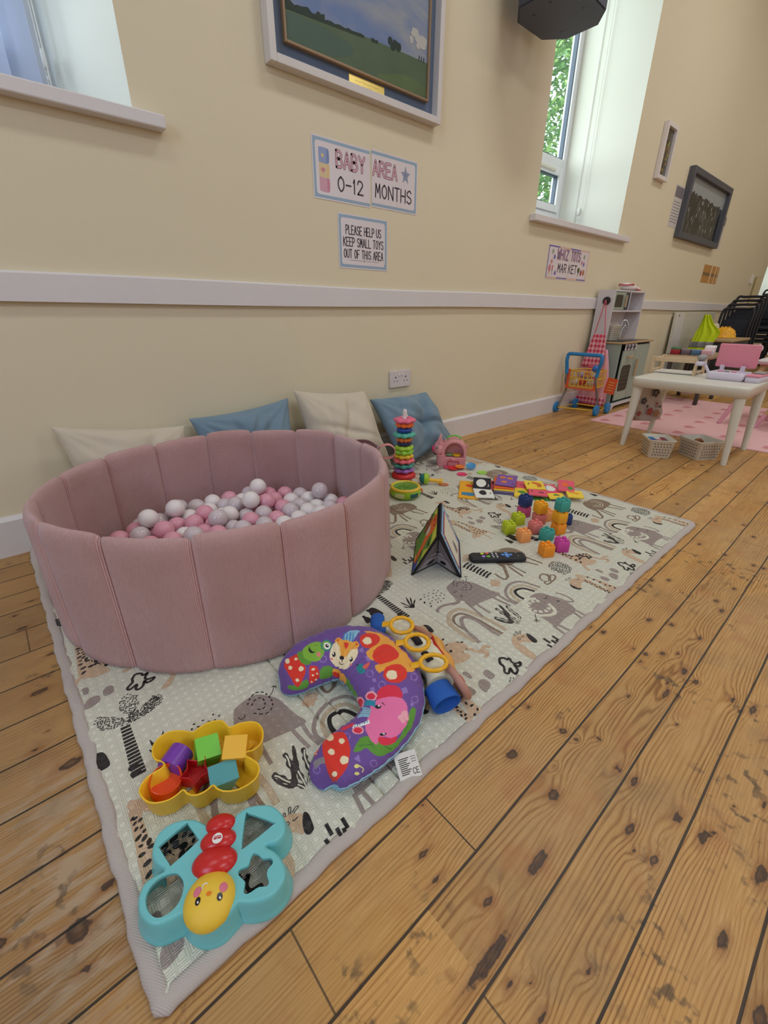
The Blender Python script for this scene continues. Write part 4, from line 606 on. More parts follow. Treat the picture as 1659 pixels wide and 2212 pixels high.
BOT = [((a*.35+b*.65), (c*.35+d*.65)) for (a, c), (b, d) in zip(TOP, BOT)]
cx_, cy_ = sum(p[0] for p in TOP)/16, sum(p[1] for p in TOP)/16
HP = .342
pit = empty('ball_pit', (cx_, cy_, ZM), 0, 'round pink corduroy ball pit with sixteen padded wall panels, full of balls', 'ball pit')
rr = random.Random(8)
for i in range(16):
    j = (i+1) % 16; me_v = []; uvs = []; NU, NV = 26, 22
    tw = [rr.uniform(-.004, .004) for _ in range(4)]; dh = rr.uniform(-.004, .004)
    rings = []; ruv = []
    # profile around the panel's section at a station t: up the outside, over the top, down the inside
    prof = []
    for q in range(NV+1):
        f = q/NV; prof.append(('o', f))
    sec = [(1, k/10) for k in range(0, 11)]
    rings = []
    for u in range(NU+1):
        t = u/NU
        e = max(0.0, 1-abs(2*t-1)**5)**.5
        th = .0035+.0125*e
        zt = HP-.012+.013*e**.6+dh*e-.002
        ring = []; ruvr = []
        def base(f):
            bx = BOT[i][0]*(1-t)+BOT[j][0]*t; by = BOT[i][1]*(1-t)+BOT[j][1]*t
            tx = TOP[i][0]*(1-t)+TOP[j][0]*t; ty = TOP[i][1]*(1-t)+TOP[j][1]*t
            return Vector((bx+(tx-bx)*f, by+(ty-by)*f))
        dd = Vector((TOP[j][0]-TOP[i][0], TOP[j][1]-TOP[i][1])); wdt = dd.length; dd.normalize(); nn = Vector((-dd.y, dd.x))
        c0 = Vector((cx_, cy_))
        if (base(.5)-c0).dot(nn) < 0: nn = -nn
        bow = .010*sin(pi*t)
        for f in (0.0, .02, .06, .15, .3, .5, .7, .85, .93, .97, .99):
            o_off = th*min(1, (f/.02+.35) if f < .02 else 1)*(1-.75*max(0, (f-.93)/.07)**2)
            p = base(f)+nn*(o_off+bow+tw[0]*sin(3*f+2*t)*e*.6); ring.append((p.x-cx_, p.y-cy_, zt*f+.001)); ruvr.append((t*wdt, zt*f))
        p = base(1)+nn*bow; ring.append((p.x-cx_, p.y-cy_, zt+.002)); ruvr.append((t*wdt, zt))
        for f in (.99, .97, .93, .85, .7, .5, .3, .15, .04):
            o_off = -th*(1-.75*max(0, (f-.93)/.07)**2)
            p = base(f)+nn*(o_off+bow+tw[1]*sin(4*f+t)*e*.6); ring.append((p.x-cx_, p.y-cy_, zt*f+.001)); ruvr.append((t*wdt, zt*f))
        rings.append(ring); ruv.append(ruvr)
    nv = len(rings[0]); mb = MB(); mb.loft(rings, False, 0, False)
    mb.add(rings[0], [tuple(range(nv))[::-1]], 0); mb.add(rings[-1], [tuple(range(nv))], 0)
    o = mb.build('wall_panel', m_cord, pit)
    ul = o.data.uv_layers.new(name='UVMap'); fl_ = [c for r in ruv for c in r]+ruv[0]+ruv[-1]
    ul.data.foreach_set('uv', [c for lp in o.data.loops for c in fl_[lp.vertex_index]])
mb = MB(); mb.prism([((b[0]-cx_)*.955, (b[1]-cy_)*.955) for b in BOT], .001, .040); mb.build('pit_floor', M('pit_floor_cloth', (190, 146, 148), .9), pit)

# ---- balls
BW = M('ball_white', (238, 228, 224), .28, spec=.4, sss=.15); BP = M('ball_pink', (226, 160, 174), .28, spec=.4, sss=.15)
BC = M('ball_pearl', (222, 206, 208), .2, spec=.6, alpha=.88)
def ball(mat_, lab):
    mb = MB(); mb.ell((0, 0, 0), .03, .03, .03, 28, 16)
    return mb.build('play_ball', mat_, None, label=lab, cat='ball', group=None)
src = {}
LABB = dict(w='white plastic ball in the ball pit', p='pink plastic ball in the ball pit', c='clear pearly plastic ball in the ball pit')
GRB = dict(w='white balls in the pit', p='pink balls in the pit', c='clear pearly balls in the pit')
SPB = {0: 'white ball lying highest on the pile, by the far wall of the pit', }
for k, mt in (('w', BW), ('p', BP), ('c', BC)): src[k] = ball(mt, LABB[k]); src[k]['group'] = GRB[k]
used_b = set()
for k, x, y, z in BALLS:
    if k not in used_b: o = src[k]; used_b.add(k)
    else:
        o = src[k].copy(); S.collection.objects.link(o)
    o.location = (x, y, z)
PC = [(.3517,-1.1622),(.3694,-1.1629),(.4207,-1.1585),(.4616,-1.1641),(.4971,-1.1806),(.5247,-1.2144),(.5302,-1.2569),(.5249,-1.3004),(.5056,-1.3413),(.4809,-1.3693),(.4459,-1.386),(.4082,-1.3915),(.3732,-1.3898),(.3411,-1.3874),(.3113,-1.387),(.2981,-1.3951)]
PW = [.006,.0409,.0640,.0685,.0755,.0810,.0820,.0806,.073,.066,.0575,.0545,.0535,.0500,.036,.004]
def pillow_points(NS, NT):
    """horseshoe pillow: returns array (NS+1, NT, 3); row = along, column = around (0..pi is the printed top)"""
    m = len(PC)-1; P = np.array(PC); Wd = np.array(PW)
    def cm(A, t):
        i = min(int(t), m-1); f = t-i
        p = [A[max(i-1, 0)], A[i], A[i+1], A[min(i+2, m)]]
        return .5*(2*p[1]+(p[2]-p[0])*f+(2*p[0]-5*p[1]+4*p[2]-p[3])*f*f+(3*p[1]-p[0]-3*p[2]+p[3])*f**3)
    out = np.zeros((NS+1, NT, 3)); th = np.arange(NT)*2*np.pi/NT
    for i in range(NS+1):
        q = i/NS; t = m*(.5-.5*np.cos(np.pi*q))*.35+m*q*.65
        c = cm(P, t); w = max(.004, cm(Wd, t)*.955); d = cm(P, min(t+.05, m))-cm(P, max(t-.05, 0)); d = d/np.linalg.norm(d); n = np.array([-d[1], d[0]])
        hb = min(.50*w, .036)+.002; ht = .56*w
        z0 = .0138+hb
        cs, sn = np.cos(th), np.sin(th)
        pr = np.abs(cs)**.9*np.sign(cs)
        wr = 1+.012*np.sin(t*9+3*th)+.008*np.sin(t*17-2*th)
        out[i, :, 0] = c[0]+n[0]*pr*w*wr; out[i, :, 1] = c[1]+n[1]*pr*w*wr
        out[i, :, 2] = z0+np.where(sn >= 0, ht*np.abs(sn)**.85*wr, -hb*np.abs(sn)**.7)
    out[:, :, 2] = np.maximum(out[:, :, 2], .0138)
    return out
